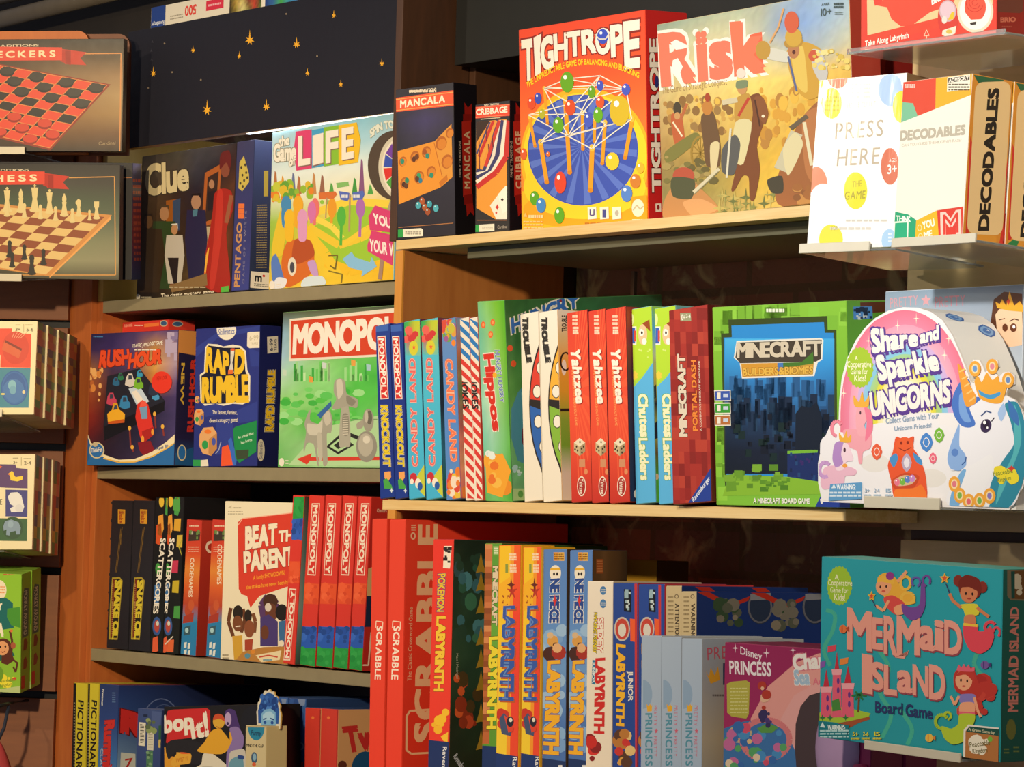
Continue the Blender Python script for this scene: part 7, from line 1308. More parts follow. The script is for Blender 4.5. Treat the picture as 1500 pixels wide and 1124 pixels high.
# ------------------------------------------------------------------ second shelf
def a_rush(a):
    a.crop(120, 440, 4.3233)
    a.G(['#2c2450 #30265c #4a3a6a #6a4a78 #5a4880', '#3a2c5c #3a2e68 #5a4478 #c08a48 #8a7aa0', '#8a5a40 #4a3a60 #54406c #d8a050 #a894b0', '#a05a38 #4a2c3c #3a2c44 #c87838 #685a88', '#96442c #3a2028 #2c2638 #3c2c48 #4a3c70', '#8a2c24 #32202c #26243c #2c2848 #443a6c', '#6a1e20 #2c1c28 #242038 #2e2a4c #4a3e74', '#3a1c28 #2a1c30 #2c2440 #382e54 #40366a', '#242038 #2a2038 #382a48 #403050 #3c3464'], sub=4, jit=.08)
    a.blobs(20, 50, 440, 130, 640, 12, ['#d88a48', '#b8683a', '#e8b070', '#8a4a34'], 4, 'e', 1.6); a.blobs(10, 545, 200, 605, 450, 16, ['#b8a8c8', '#c8bcd4', '#8a7aa8'], 7, 'r', 1.4)
    a.P([(165, 480), (370, 430), (530, 640), (520, 700), (140, 840), (140, 800)], '#20202c'); a.P([(165, 480), (370, 430), (525, 640), (300, 740), (145, 800)], '#262736'); a.P([(145, 800), (525, 640), (525, 700), (145, 890)], '#16161e')
    a.P([(300, 560), (370, 540), (430, 640), (360, 680)], '#c8d8ec'); a.P([(320, 580), (350, 570), (410, 650), (370, 670)], '#f0e8e0')
    for x, y, c, r in ((190, 620, '#c84868', 34), (275, 640, '#3a86c0', 36), (310, 500, '#d8d0cc', 36), (362, 520, '#7ab838', 32), (220, 510, '#2f6a98', 24), (250, 480, '#2f7a58', 20), (370, 460, '#3a9ac8', 20), (470, 600, '#4a9ad0', 24), (455, 560, '#2f3850', 34)):
        a.P([(x-r*.9, y+r), (x-r*.7, y-r*.3), (x-r*.3, y-r), (x+r*.4, y-r), (x+r*.6, y-r*.2), (x+r, y+r*.3), (x+r, y+r*1.1), (x, y+r*1.4)], c); a.P([(x-r*.25, y-r*.7), (x+r*.3, y-r*.7), (x+r*.4, y), (x-r*.3, y+.1*r)], '#3a4258')
    a.P([(165, 720), (200, 690), (240, 690), (278, 720), (275, 770), (170, 778)], '#eeb030'); a.P([(195, 695), (205, 650), (230, 650), (240, 690)], '#e0a028'); a.P([(205, 695), (212, 665), (228, 665), (232, 690)], '#3a4a6a'); a.P([(168, 770), (275, 752), (275, 775), (172, 785)], '#c85a24')
    a.P([(355, 660), (390, 630), (425, 660), (450, 770), (462, 850), (395, 905), (375, 870), (345, 740)], '#dc3830'); a.P([(370, 680), (418, 670), (420, 750), (384, 752)], '#7aa0c8'); a.P([(380, 640), (410, 640), (418, 668), (372, 676)], '#f06050'); a.P([(385, 830), (462, 800), (460, 850), (395, 905)], '#b02824'); a.E(390, 880, 10, 22, '#f0a040'); a.E(452, 835, 8, 20, '#f0a040')
    for x, y, h in ((308, 810, 120), (465, 720, 90), (515, 800, 60), (325, 930, 30)): a.L([(x, y), (x+8, y+h)], 10, '#8a3a34'); a.E(x, y, 10, 14, '#e8b048')
    a.P([(360, 900), (440, 890), (470, 960), (400, 990), (370, 950)], '#8a1e28')
    a.T('RUSH', (112, 425), (312, 400), (128, 318), '#e4502e', bold=.06, tr=(300, 308), out='#7a2018', ow=.09); a.T('HOUR', (300, 430), (506, 395), (312, 335), '#e8552e', bold=.06, tr=(512, 306), out='#7a2018', ow=.09)
    a.T('TRAFFIC JAM LOGIC GAME', (322, 300), (516, 280), (328, 278), '#f0e6d8', bold=.02, tr=(518, 252)); a.tiny(75, 225, 140, 238, 1, '#4a80c0'); a.tiny(340, 305, 480, 322, 1, '#e8dcd0')
    cv = [(30+i*28, 850+ (140-120*abs((i-8)/11.)**1.6 if i < 20 else 0)) for i in range(21)]
    a.P([(30, 850), (60, 900), (140, 975), (240, 1010), (340, 1005), (450, 960), (540, 895), (592, 850), (592, 900), (540, 950), (450, 1000), (340, 1035), (240, 1035), (120, 1000), (30, 930)], '#f0e2bc'); a.P([(30, 870), (60, 925), (150, 1000), (250, 1022), (340, 1020), (450, 985), (540, 940), (590, 900), (588, 1045), (30, 1045)], '#2c6cb0'); a.L([(140, 1000), (240, 1026), (340, 1024), (450, 990), (545, 935), (590, 905)], 8, '#e8b848')
    a.E(98, 950, 50, 52, '#d8c8a0', 22); a.E(98, 950, 42, 44, '#2f70b8', 22); a.T('ThinkFun', (62, 965), (134, 958), (62, 935), '#efe8dc', bold=.02); a.E(88, 912, 16, 16, '#c8b898'); a.T('Ages 8+', (474, 950), (552, 930), (474, 930), '#4a5a88', bold=.02)
rush = game_box('rush', 'puzzle_game_box', 'purple traffic puzzle box with toy cars pictured and a round red sticker', 'game box', dict(F='#2c2450', R='#262048', T='#3a2c58', L='#2c2450'), a_rush,
    lambda a: (a.crop(120, 440, 4.3233), a.bg('#d88a40', '#c07a44', '#262048', '#221c40', '#241e44', '#22508c'), a.P([(612, 185), (722, 182), (720, 345), (612, 330)], '#d08a48'), a.P([(612, 330), (720, 350), (712, 850), (600, 850)], '#221c40'), a.T('RUSH HOUR', (712, 372), (690, 830), (740, 360), '#c83228', bold=.05) if False else a.T('RUSH HOUR', (702, 830), (718, 372), (664, 830), '#c83228', bold=.05, tr=(690, 372)), a.T('NEW', (630, 400), (622, 660), (652, 400), '#d8b040', bold=.03), a.P([(590, 970), (705, 930), (705, 1045), (585, 1045)], '#22568f'), a.E(632, 965, 28, 52, '#d8c8a0'), a.E(632, 965, 22, 44, '#2f70b8')))
tg = Print(); fit, FQ, RQ = FIT['rush']; tg.face((0, -.0012, 0), (fit[6], 0, 0), (0, 0, fit[8]), FQ); tg.crop(120, 440, 4.3233); tg.E(512, 520, 63, 70, '#e63c2c', 28); tg.T('NEW LOOK', (482, 508), (546, 500), (482, 482), '#b82820', bold=.02); tg.layer = 0
st_ = link_mesh('round_sticker', tg.v, tg.f, CARD, rush, tg.c); props(st_, 'round red sticker')
def a_rt(a):
    a.crop(120, 440, 4.3233); a.bg('#d83a30', '#c8302a', '#b82a26'); a.T('RUSH HOUR', (196, 170), (248, 165), (196, 152), '#f0a890', bold=.02); a.tiny(262, 152, 315, 166, 1, '#f4d8c8'); a.P([(322, 150), (415, 140), (415, 162), (322, 170)], '#ee7a3c'); a.E(444, 146, 24, 20, '#c8b898'); a.E(444, 146, 18, 15, '#3a5a8a')
rt = game_box('redthink', 'puzzle_game_box', 'bright red box peeping over the top of the purple traffic puzzle box', 'game box', dict(F='#d0362e', R='#c8322a', T='#e05a48'), a_rt, lambda a: (a.bg('#d03a2e', '#b02a24'), a.crop(120, 440, 4.3233), a.E(530, 150, 34, 18, '#b8b0a0'), a.E(530, 150, 28, 14, '#3a5a8a')))
rt.location.x += .022; rt.location.y += .011
def a_rapid(a):
    a.crop(120, 440, 4.3233); a.bg('#2a3280', '#2c3688', '#2a3484', '#262e7c')
    for pts in ([(722, 300), (850, 210), (1130, 160), (1130, 190), (860, 240), (724, 360)], [(1060, 300), (1130, 330), (1120, 420), (1070, 420)], [(850, 760), (960, 740), (960, 960), (850, 980)], [(980, 700), (1110, 640), (1110, 760), (990, 780)], [(760, 660), (900, 640), (880, 720), (780, 740)]): a.P(pts, '#324096')
    a.E(918, 185, 62, 66, '#ece6da', 26); a.T('Skillmatics', (866, 220), (968, 212), (868, 180), '#5a6ab0', bold=.01)
    a.P([(1050, 205), (1065, 200), (1130, 198), (1130, 300), (1062, 303), (1048, 290)], '#eae2d2'); a.T('6-99', (1064, 254), (1118, 250), (1064, 222), '#c8bca4', bold=.02); a.T('YEARS', (1068, 284), (1116, 281), (1068, 266), '#c8bca4', bold=.01)
    a.P([(782, 300), (800, 275), (860, 278), (900, 292), (960, 280), (1010, 290), (1040, 320), (1050, 440), (1068, 480), (1066, 640), (1020, 660), (960, 655), (900, 668), (850, 655), (780, 668), (752, 640), (748, 470), (775, 452)], '#ece4d0')
    a.P([(790, 305), (805, 285), (900, 300), (1000, 300), (1030, 325), (1038, 450), (1056, 490), (1054, 635), (900, 655), (770, 655), (760, 635), (758, 478), (785, 460)], '#1c1c34')
    a.T('RAP', (786, 445), (936, 468), (796, 292), '#ecc02c', bold=.06, tr=(930, 330)); a.P([(945, 306), (970, 306), (966, 350), (944, 350)], '#e8e2d8'); a.P([(944, 340), (968, 340), (956, 395), (966, 460), (928, 466), (944, 400)], '#d8d4cc'); a.P([(930, 440), (962, 440), (958, 466), (928, 468)], '#e87030'); a.P([(946, 305), (970, 305), (970, 320), (946, 320)], '#e86038'); a.T('D', (972, 460), (1028, 455), (978, 312), '#ecc02c', bold=.06)
    a.T('RUMBLE', (764, 640), (1056, 636), (768, 490), '#ecc02c', bold=.065, tr=(1052, 470), gap=.06)
    a.T('The fastest, funniest,', (830, 720), (986, 722), (830, 696), '#e4dccc', bold=.02); a.T('closest category game!', (810, 774), (990, 768), (810, 748), '#e4dccc', bold=.02)
    for x, y, s_ in ((802, 900, 1), (742, 745, .58), (732, 632, .26)):
        a.P([(x-55*s_, y-50*s_), (x-30*s_, y-92*s_), (x+30*s_, y-98*s_), (x+56*s_, y-60*s_), (x+56*s_, y+40*s_), (x+20*s_, y+85*s_), (x-35*s_, y+70*s_), (x-58*s_, y+20*s_)], '#dfa870'); a.P([(x+5*s_, y-20*s_), (x+56*s_, y-60*s_), (x+56*s_, y+40*s_), (x+20*s_, y+85*s_), (x+2*s_, y+70*s_)], '#c08850')
        a.E(x-20*s_, y+15*s_, 20*s_, 28*s_, '#2f9a50', 14); a.E(x+36*s_, y-5*s_, 13*s_, 25*s_, '#4a58b0', 14); a.E(x-2*s_, y-68*s_, 22*s_, 14*s_, '#e87a30', 14)
    a.P([(890, 930), (930, 915), (975, 1045), (885, 1050)], '#e85830'); a.P([(930, 890), (950, 865), (985, 1000), (980, 1045), (960, 1045)], '#3a6ac8'); a.P([(960, 815), (980, 800), (1110, 762), (1106, 960), (1000, 1030), (975, 1000)], '#1f8a4c'); a.T('An animal that', (992, 880), (1090, 848), (990, 862), '#d8ecd8', bold=.01); a.T('has horns', (1012, 910), (1080, 890), (1010, 892), '#d8ecd8', bold=.01)
    a.P([(975, 950), (1060, 945), (1055, 1000), (985, 1010)], '#3a4a34'); a.P([(700, 1010), (755, 1010), (755, 1050), (702, 1050)], '#2f9a50'); a.P([(755, 1012), (800, 1008), (805, 1050), (755, 1052)], '#e4dccc'); a.L([(885, 895), (870, 950), (850, 972)], 5, '#a8b0d0')
def s_rapid(a):
    a.crop(120, 440, 4.3233); a.bg('#1c2260', '#1a205a', '#161a4c')
    a.P([(1172, 232), (1240, 226), (1242, 330), (1174, 338)], '#e4dccc'); a.UP('6-99', 1186, 245, 1208, 320, '#5a5a68', bold=.03); a.UP('YEARS', 1214, 245, 1232, 320, '#5a5a68', bold=.02)
    a.T('RAPID RUMBLE', (1210, 828), (1222, 445), (1158, 828), '#ecc02c', bold=.03, tr=(1178, 445), out='#e8e0c8', ow=.12, gap=.05); a.T('RAPID RUMBLE', (1210, 828), (1222, 445), (1158, 828), '#ecc02c', bold=.045, tr=(1178, 445), out='#1c1c30', ow=.08, gap=.05)
    a.E(1132, 950, 24, 70, '#d8d0bc', 20); a.UP('Skillmatics', 1122, 895, 1142, 1005, '#5a6080', bold=.01)
rapid = game_box('rapid', 'party_game_box', 'navy blue box with fat yellow lettering and green card pictured', 'game box', dict(F='#2a3484', R='#1a205a', T='#30387c', L='#2a3484'), a_rapid, s_rapid)
def a_mono(a):
    a.crop(390, 430, 3.8762)
    a.G(['#56604c #5c6650 #5c6650 #5a644e #4c5644 #3c4438', '#90b8d8 #98b8a0 #90b088 #90b088 #90b088 #88a880', '#a0c8e4 #a8d8b0 #80cc70 #70c868 #70c868 #70c868', '#b8e0c8 #88d880 #98e090 #58c850 #48c048 #50c050', '#90d878 #98dc88 #80d878 #58c850 #60cc58 #60c858', '#a0d890 #60c450 #50bc48 #60c860 #80d078 #70c868', '#80c878 #90cc88 #a8d8a0 #a8d49c #a0d098 #98c890', '#60b458 #98d090 #a8d8a0 #a8d49c #a0d098 #98c890'], sub=4, jit=.06)  # dark first row is the shade of the shelf above, painted into the print
    rnd = random.Random(5)
    for k in range(34):
        x = 150+rnd.random()*560; h = 30+rnd.random()*90; a.P([(x, 500), (x+14, 498), (x+14, 500-h), (x, 502-h)], rnd.choice(['#a0e098', '#58c458', '#40b048', '#c0ecb4', '#70d068'])); a.layer -= 1
    a.layer += 1; a.blobs(40, 85, 520, 640, 740, 26, ['#58c850', '#78d870', '#44b848', '#a0e498', '#60cc60'], 9, 'e', .6)
    for x, y, c in ((340, 410, '#d0dce0'), (262, 488, '#e8a048'), (505, 395, '#e8a850'), (105, 450, '#c8e0d0'), (590, 420, '#a8d0e0')): a.P([(x-12, y-20), (x+14, y-14), (x+12, y+18), (x-10, y+16)], c)
    a.P([(135, 385), (760, 352), (760, 80), (136, 145)], '#ece4d8'); a.P([(143, 370), (760, 340), (760, 105), (145, 156)], '#d8472a'); a.T('MONOPOLY', (158, 338), (820, 300), (165, 175), '#f6f0e8', bold=.05, tr=(815, 118), gap=.07)
    # board with the red arrow, metal playing pieces
    a.P([(130, 975), (330, 760), (660, 690), (760, 700), (760, 980)], '#b4dca8'); a.P([(350, 870), (430, 800), (510, 860), (420, 915)], '#2a2c28'); a.P([(370, 868), (430, 820), (488, 860), (420, 900)], '#b4dca8'); a.P([(395, 862), (430, 835), (462, 860), (420, 884)], '#2a2c28'); a.P([(460, 780), (560, 820), (540, 835), (440, 795)], '#2a2c28'); a.P([(330, 718), (640, 712), (640, 718), (330, 724)], '#7aa070')
    a.P([(180, 940), (268, 908), (262, 928), (760, 925), (760, 945), (258, 950), (240, 972)], '#d8402c')
    def metal(pts): a.C(pts, '#a8a69a')
    metal([(245, 680), (262, 660), (258, 720), (310, 740), (335, 690), (370, 660), (388, 720), (380, 790), (355, 800), (360, 960), (335, 975), (325, 860), (300, 880), (310, 975), (300, 970), (280, 860), (240, 850), (225, 900), (220, 880), (235, 790), (225, 740)]); a.C([(240, 740), (300, 745), (330, 720), (320, 800), (250, 800)], '#cfccc0'); a.C([(335, 690), (368, 670), (380, 730), (350, 750)], '#c8c4b8'); a.C([(300, 800), (325, 800), (330, 930), (310, 950)], '#c0bdb0')
    a.C([(425, 860), (440, 640), (480, 640), (490, 855), (460, 870)], '#b0aea2'); a.C([(445, 690), (478, 690), (480, 800), (448, 800)], '#8a887c')
    for k in range(9): a.L([(446, 696+k*13), (478, 694+k*13)], 5, '#d4d0c4'); a.layer -= 1
    a.layer += 1; metal([(385, 650), (410, 600), (395, 560), (400, 500), (430, 480), (460, 500), (470, 570), (530, 600), (525, 650), (470, 640), (410, 660)]); a.C([(410, 500), (440, 490), (450, 560), (420, 600)], '#d0ccc0'); a.C([(470, 580), (520, 610), (500, 640), (470, 620)], '#8a887c')
    a.E(580, 870, 58, 88, '#96938a', 24); a.E(575, 860, 42, 66, '#b8b4a8', 20); a.E(580, 830, 20, 22, '#dcd8cc', 14); a.E(590, 720, 30, 66, '#a09d92', 20); a.E(596, 705, 16, 40, '#6a685e', 16); a.E(580, 700, 10, 36, '#c4c0b4', 12); a.C([(525, 740), (560, 720), (560, 760), (530, 770)], '#a8a498')
    a.E(90, 958, 16, 24, '#ece8dc'); a.tiny(112, 942, 132, 972, 2, '#ece8dc'); a.P([(300, 690), (380, 610), (382, 640), (318, 710)], '#3a6ab0')
mono = game_box('mono', 'board_game_box', 'pale green box with a red title banner and silver pieces, beside the blue boxes', 'game box', dict(F='#90c888', R='#5a8a58', T='#3a4438', L='#a0c8d8'), a_mono)
# ------------------------------------------------------------------ third shelf of the grey bookcase
def a_snake(x):
    def f(a):
        a.crop(130, 700, 3.7467); a.bg('#26242a', '#28262e', '#2a2830', '#24232c')
        a.P([(x+28, 173), (x+68, 175), (x+66, 254), (x+28, 252)], '#d89a30'); a.P([(x+32, 180), (x+64, 181), (x+63, 200), (x+32, 200)], '#b8802a'); a.T('Snake', (x+36, 185), (x+34, 246), (x+58, 186), '#9a3a28', bold=.03)
        a.tiny(x+42, 275, x+46, 400, 1, '#8a6a30'); a.L([(x+52, 270), (x+20, 520)], 3, '#7a5c2a'); a.L([(x+44, 280), (x+14, 520)], 3, '#7a5c2a')
        a.P([(x-4, 548), (x+38, 546), (x+54, 565), (x+26, 890), (x-22, 888), (x-16, 700)], '#b09a38'); a.P([(x+0, 556), (x+36, 554), (x+46, 572), (x+22, 880), (x-14, 878), (x-8, 700)], '#2a2620'); a.P([(x+0, 560), (x+14, 558), (x-4, 876), (x-14, 876)], '#7a3422'); a.tiny(x-6, 580, x+4, 860, 26, '#c8a060', 3, .4)
        a.T('SNAKE OIL', (x+14, 565), (x-2, 885), (x+48, 565), '#d8c43c', bold=.06, tr=(x+26, 885), gap=.06)
    return f
sn = dict(F='#28262e', R='#1c1a20', T='#2a2830', L='#26242a')
s1 = game_box('snake1', 'card_game_box', 'charcoal box with yellow label lettering, nearest the wooden side with pin holes', 'game box', sn, a_snake(133), group='charcoal tonic game boxes')
s2 = game_box('snake2', 'card_game_box', 'charcoal box with yellow label lettering, beside the black boxes with white lettering', 'game box', sn, a_snake(255), group='charcoal tonic game boxes', slim=.001)
def a_scat(x, last):
    def f(a):
        a.crop(130, 700, 3.7467); a.bg('#1a1a1e', '#1a1a1c')
        for px, py, c, k in ((8, 130, '#e8c040', 0), (0, 260, '#e8a040', 1), (-10, 310, '#d8582c', 1), (-12, 500, '#4a9a48', 0), (-20, 640, '#3a70b0', 1), (-30, 930, '#e0603c', 1), (42, 150, '#4aa050', 1), (46, 140, '#e8c840', 0)):
            X = x+px+4
            if k: a.P([(X, py-50), (X+26, py-60), (X+30, py+20), (X+16, py+60), (X-4, py+50)], c)
            else: a.E(X+10, py, 14, 32, c, 12)
            a.layer -= 1
        a.layer += 1
        a.E(x-12+(20 if last else 8), 815, 24, 52, '#3a5a9c', 18); a.E(x-12+(20 if last else 8), 815, 14, 34, '#b84a40', 14); a.E(x-8+(20 if last else 8), 800, 8, 14, '#d8d4c8', 10)
        if last:
            for X, Y, c in ((490, 260, '#e0a838'), (505, 350, '#d8b848'), (480, 600, '#c8b030'), (488, 740, '#4a9a4a'), (452, 925, '#e0683c'), (476, 490, '#c83a5a'), (485, 150, '#58a850')): a.P([(X-18, Y-34), (X+18, Y-36), (X+14, Y+34), (X-22, Y+30)], c)
            a.L([(520, 330), (498, 380), (524, 430)], 8, '#b8b040'); a.L([(420, 915), (465, 870)], 6, '#d8d0c0')
        a.T('SCATTERGORIES', (x+18, 332), (x-24, 745), (x+46, 334), '#efe8dc', bold=.035, tr=(x+4, 745), gap=.07)
    return f
sk = dict(F='#1a1a1e', R='#16161a', T='#1e1c20', L='#1a1a1e')
c1 = game_box('scat1', 'word_game_box', 'black box with white lettering and bright doodles, touching the charcoal boxes', 'game box', sk, a_scat(378, False), group='black doodle word game boxes')
c2 = game_box('scat2', 'word_game_box', 'black box with white lettering and bright doodles, next to the red to blue box', 'game box', sk, a_scat(428, True), group='black doodle word game boxes', slim=.001)
def a_code(x0, x1):
    def f(a):
        a.crop(130, 700, 3.7467); a.bg('#c8382c', '#cc3c2c', '#d8502c', '#e08838', '#d8602c', '#b8442c', '#2f86b8', '#2a80b8', '#2878b0')
        q = x0-545
        a.P([(x0+6, 290), (x1-12, 295), (x1-16, 345), (x0+2, 348)], '#40342c'); a.blobs(6, x0+10, 298, x1-20, 340, 7, ['#b8b4a4', '#6a8a4a'], 4, 'r', 1.4); a.tiny(x0+8, 258, x1-18, 272, 1, '#e8d0b8'); a.tiny(x0+2, 375, x1-20, 410, 3, '#e8b8a0', 4, .4)
        a.T('CODENAMES', (x0+14, 440) if x0 < 600 else (x0+26, 366), (x0+4, 655) if x0 < 600 else (x0+22, 585), (x0+36, 440) if x0 < 600 else (x0+50, 368), '#f0dcc4', bold=.02, tr=(x0+24, 655) if x0 < 600 else (x0+46, 585), gap=.12)
        b = (x0-18, 700); a.E(b[0]+20, 730, 20, 36, '#b84a30'); a.E(b[0]+36, 700, 16, 30, '#c85a34'); a.P([(b[0]-6, 760), (b[0]+50, 740), (b[0]+46, 800), (b[0]-12, 810)], '#a83a2c')
        a.P([(b[0]-16, 800), (b[0]+60, 790), (b[0]+52, 1010), (b[0]-30, 1010)], '#2c80b8'); a.P([(b[0], 820), (b[0]+34, 810), (b[0]+30, 860), (b[0]-4, 866)], '#3a5a6a'); a.E(b[0]+12, 838, 10, 14, '#a8d0d8')
        for k in range(2): a.P([(b[0]-2, 905+k*40), (b[0]+12, 902+k*40), (b[0]+10, 932+k*40), (b[0]-4, 934+k*40)], '#dfe4e0'); a.P([(b[0]+18, 910+k*40), (b[0]+32, 905+k*40), (b[0]+28, 938+k*40), (b[0]+16, 940+k*40)], '#dfe4e0')
    return f
cr = game_box('codered', 'word_game_box', 'dull red box lying back behind the red to blue boxes', 'game box', dict(F='#b83028', R='#8a2018', T='#a82a22'), lambda a: (a.crop(130, 700, 3.7467), a.bg('#b83028', '#a82a24'), a.H('C', 645, 350, 690, 410, '#e8d8c8', bold=.03)))
cn1 = game_box('code1', 'word_game_box', 'small box fading from red to blue, beside the black doodle boxes', 'game box', dict(F='#d0452c', R='#a83024', T='#b83428', L='#c8382c'), a_code(545, 625), lambda a: (a.bg('#b83a2c', '#a83024', '#9c2c22', '#8a2a20'), a.crop(130, 700, 3.7467), a.H('C', 642, 345, 690, 412, '#e8d4c0', bold=.03)), group='red to blue spy word game boxes')
cn2 = game_box('code2', 'word_game_box', 'small box fading from red to blue, half covered by the white box', 'game box', dict(F='#d0452c', R='#a83024', T='#b83428', L='#c8382c'), a_code(683, 770), group='red to blue spy word game boxes')
def a_beat(a):
    a.crop(130, 700, 3.7467); a.bg('#ece2c8', '#ebe0c6')
    a.P([(765, 165), (785, 150), (785, 170)], '#c8bca0'); a.tiny(792, 158, 840, 172, 1, '#a89c84'); a.tiny(765, 180, 850, 205, 2, '#b8ac92', 3, .4)
    a.P([(820, 245), (845, 222), (1260, 195), (1260, 590), (1100, 595), (940, 650), (890, 715), (872, 650), (840, 640), (825, 610)], '#d8402c'); a.L([(822, 260), (846, 224), (1260, 197)], 5, '#f0b098')
    a.T('BEAT', (865, 390), (1032, 358), (865, 268), '#f2e6d0', bold=.06, tr=(1034, 250), out='#8a2418', ow=.08); a.T('THE', (1045, 352), (1150, 340), (1047, 290), '#f2e6d0', bold=.055, out='#8a2418', ow=.08); a.T('PARENTS', (858, 515), (1160, 470), (855, 405), '#f2e6d0', bold=.055, tr=(1160, 372), out='#8a2418', ow=.08, gap=.05)
    a.T('A family SHOWDOWN,', (906, 562), (1078, 532), (906, 538), '#f0a030', bold=.02); a.T('the stakes have never been higher!', (868, 612), (1130, 578), (868, 590), '#f0a030', bold=.02)
    # cheering family round a table
    def arm(pts, c, w_=20): a.L(pts, w_, c)
    arm([(795, 870), (768, 790), (782, 715)], '#6a3c22'); arm([(840, 850), (860, 780), (850, 720)], '#6a3c22'); a.E(822, 742, 28, 42, '#2a2018'); a.E(820, 800, 28, 44, '#7a4628'); a.P([(790, 870), (845, 865), (850, 1005), (800, 1005)], '#d0a038'); a.L([(808, 818), (836, 815)], 6, '#f0e0d0')
    arm([(912, 850), (918, 790), (905, 745)], '#7a4a2c'); a.E(878, 760, 20, 36, '#2a2018'); a.E(885, 830, 28, 48, '#8a4e30'); a.P([(860, 890), (905, 885), (900, 950), (860, 950)], '#a8442c')
    arm([(965, 780), (950, 700), (985, 650)], '#5a3a68', 34); arm([(1020, 760), (1030, 690), (1010, 650)], '#5a3a68', 34); a.E(1000, 680, 40, 42, '#4a2c1c'); a.E(1005, 740, 34, 50, '#6a3c26'); a.E(988, 712, 18, 24, '#d8ccc0'); a.P([(945, 770), (990, 750), (1040, 790), (1040, 925), (945, 925)], '#4a3a78'); a.E(970, 850, 22, 40, '#6a3c26')
    a.E(1062, 740, 34, 46, '#221a16'); a.P([(1045, 790), (1120, 780), (1120, 930), (1050, 930)], '#3a6a9c'); a.E(1060, 910, 14, 18, '#e8dcc8')
    a.P([(810, 1010), (850, 955), (960, 930), (1150, 930), (1150, 1060), (1000, 1060)], '#b8803c'); a.P([(920, 975), (1060, 948), (1050, 1000), (950, 1018)], '#e8d8b0'); a.L([(940, 985), (990, 975), (1040, 985)], 8, '#c84a38'); a.L([(960, 1000), (1010, 1000)], 6, '#4a90b0'); a.E(875, 978, 16, 14, '#5a90a8'); a.E(905, 955, 12, 12, '#d88a34')
    a.tiny(735, 965, 770, 1000, 2, '#a89c84', 3, .6)
beat = game_box('beat', 'party_game_box', 'cream box with a red speech bubble and cheering family pictured', 'game box', dict(F='#ece2c8', R='#c8402c', T='#e0d4b8', L='#ece2c8'), a_beat)
TEX = ['#d03c30', '#c83830', '#d84438']
def blocks(a, quads):
    for (pts, c, seed) in quads:
        a.P(pts, c)
        x0, x1 = min(p[0] for p in pts)+6, max(p[0] for p in pts)-6; y0, y1 = min(p[1] for p in pts)+6, max(p[1] for p in pts)-6
        L_ = lin(c)
def a_lean(a):
    a.crop(390, 700, 3.7481); a.bg('#dc3c30', '#d83a2e')
    a.P([(154, 108), (238, 106), (232, 225), (146, 226)], '#2a9a44'); a.P([(146, 226), (232, 224), (222, 343), (140, 340)], '#2c5cc0'); a.P([(130, 458), (216, 462), (206, 580), (120, 576)], '#e4552c')
    a.blobs(12, 160, 120, 225, 215, 14, ['#249040', '#30a44c'], 3); a.blobs(12, 150, 240, 222, 330, 16, ['#2a54b4', '#3464cc', '#244a9c'], 4); a.blobs(12, 130, 470, 205, 570, 16, ['#e85c34', '#d84a28', '#f06a40'], 5)
    a.P([(133, 608), (182, 612), (145, 1006), (96, 1002)], '#f0dcc8'); a.P([(137, 614), (177, 618), (141, 999), (101, 996)], '#d83a2e')
    a.T('MONOPOLY', (137, 990), (172, 624), (108, 988), '#f4e6d6', bold=.04, tr=(143, 621), gap=.09)
def a_four(tx, bx):
    """slanting spine: tx = left edge at the top, bx = left edge at the bottom"""
    def f(a):
        a.crop(390, 700, 3.7481); a.bg('#dc3c30', '#d83a2e')
        def X(x, y): return tx + (bx-tx)*(y-110)/935 + x
        def quad(y0, y1, c, seed, cols):
            a.P([(X(-8, y0), y0), (X(100, y0), y0+8), (X(100, y1), y1+8), (X(-8, y1), y1)], c)
            a.blobs(14, X(6, (y0+y1)/2), y0+14, X(76, (y0+y1)/2), y1-10, 15, cols, seed)
        quad(578, 690, '#e4552c', 3, ['#e85c34', '#d84a28', '#f06a40', '#ee6238']); quad(815, 932, '#2c5cc0', 4, ['#2a54b4', '#3464cc', '#244a9c', '#3a6cd0']); quad(932, 1100, '#2a9a44', 5, ['#249040', '#30a44c', '#28983f', '#38a850'])
        a.P([(X(14, 138), 140), (X(62, 138), 140), (X(62, 530), 537), (X(14, 530), 535)], '#f0dcc8'); a.P([(X(18, 138), 146), (X(58, 138), 146), (X(58, 530), 531), (X(18, 530), 529)], '#d83a2e')
        a.T('MONOPOLY', (X(24, 150), 152), (X(24, 528), 525), (X(52, 150), 152), '#f4e6d6', bold=.04, tr=(X(52, 528), 525), gap=.09)
    return f
mb = dict(F='#d83a2e', R='#b02a24', T='#d04434', L='#c83a30')
ln = game_box('lean', 'board_game_box', 'red box with lettering climbing upwards, leaning beside the cream box', 'game box', mb, a_lean, lambda a: a.bg('#3a3a30', '#4a6a6a', '#6a8a8a', '#3a4a44'), group='red property game boxes', slim=.011)
LBL = ['red box with lettering running down, touching the upward-lettered one', 'red box with lettering running down, second from the upward-lettered one', 'red box with lettering running down, third from the upward-lettered one', 'red box with lettering running down, its side facing the tall red-orange boxes']
for k, (tx, bx) in enumerate(((240, 182), (328, 272), (425, 362), (512, 448))):
    sd = None
    if k == 3: sd = lambda a: (a.bg('#b82c26', '#a82822'), a.crop(390, 700, 3.7481), a.T('Cheaters', (612, 190), (664, 190), (612, 170), '#e0c0b0', bold=.02), a.P([(560, 500), (590, 490), (585, 650), (555, 650)], '#c8a878'), a.P([(550, 650), (590, 650), (585, 820), (545, 820)], '#1c2848'), a.L([(580, 850), (565, 1030), (530, 1030)], 8, '#e0c8b8'))
    game_box('m%d' % (k+1), 'board_game_box', LBL[k], 'game box', mb, a_four(tx, bx), sd, slim=.003, group='red property game boxes')

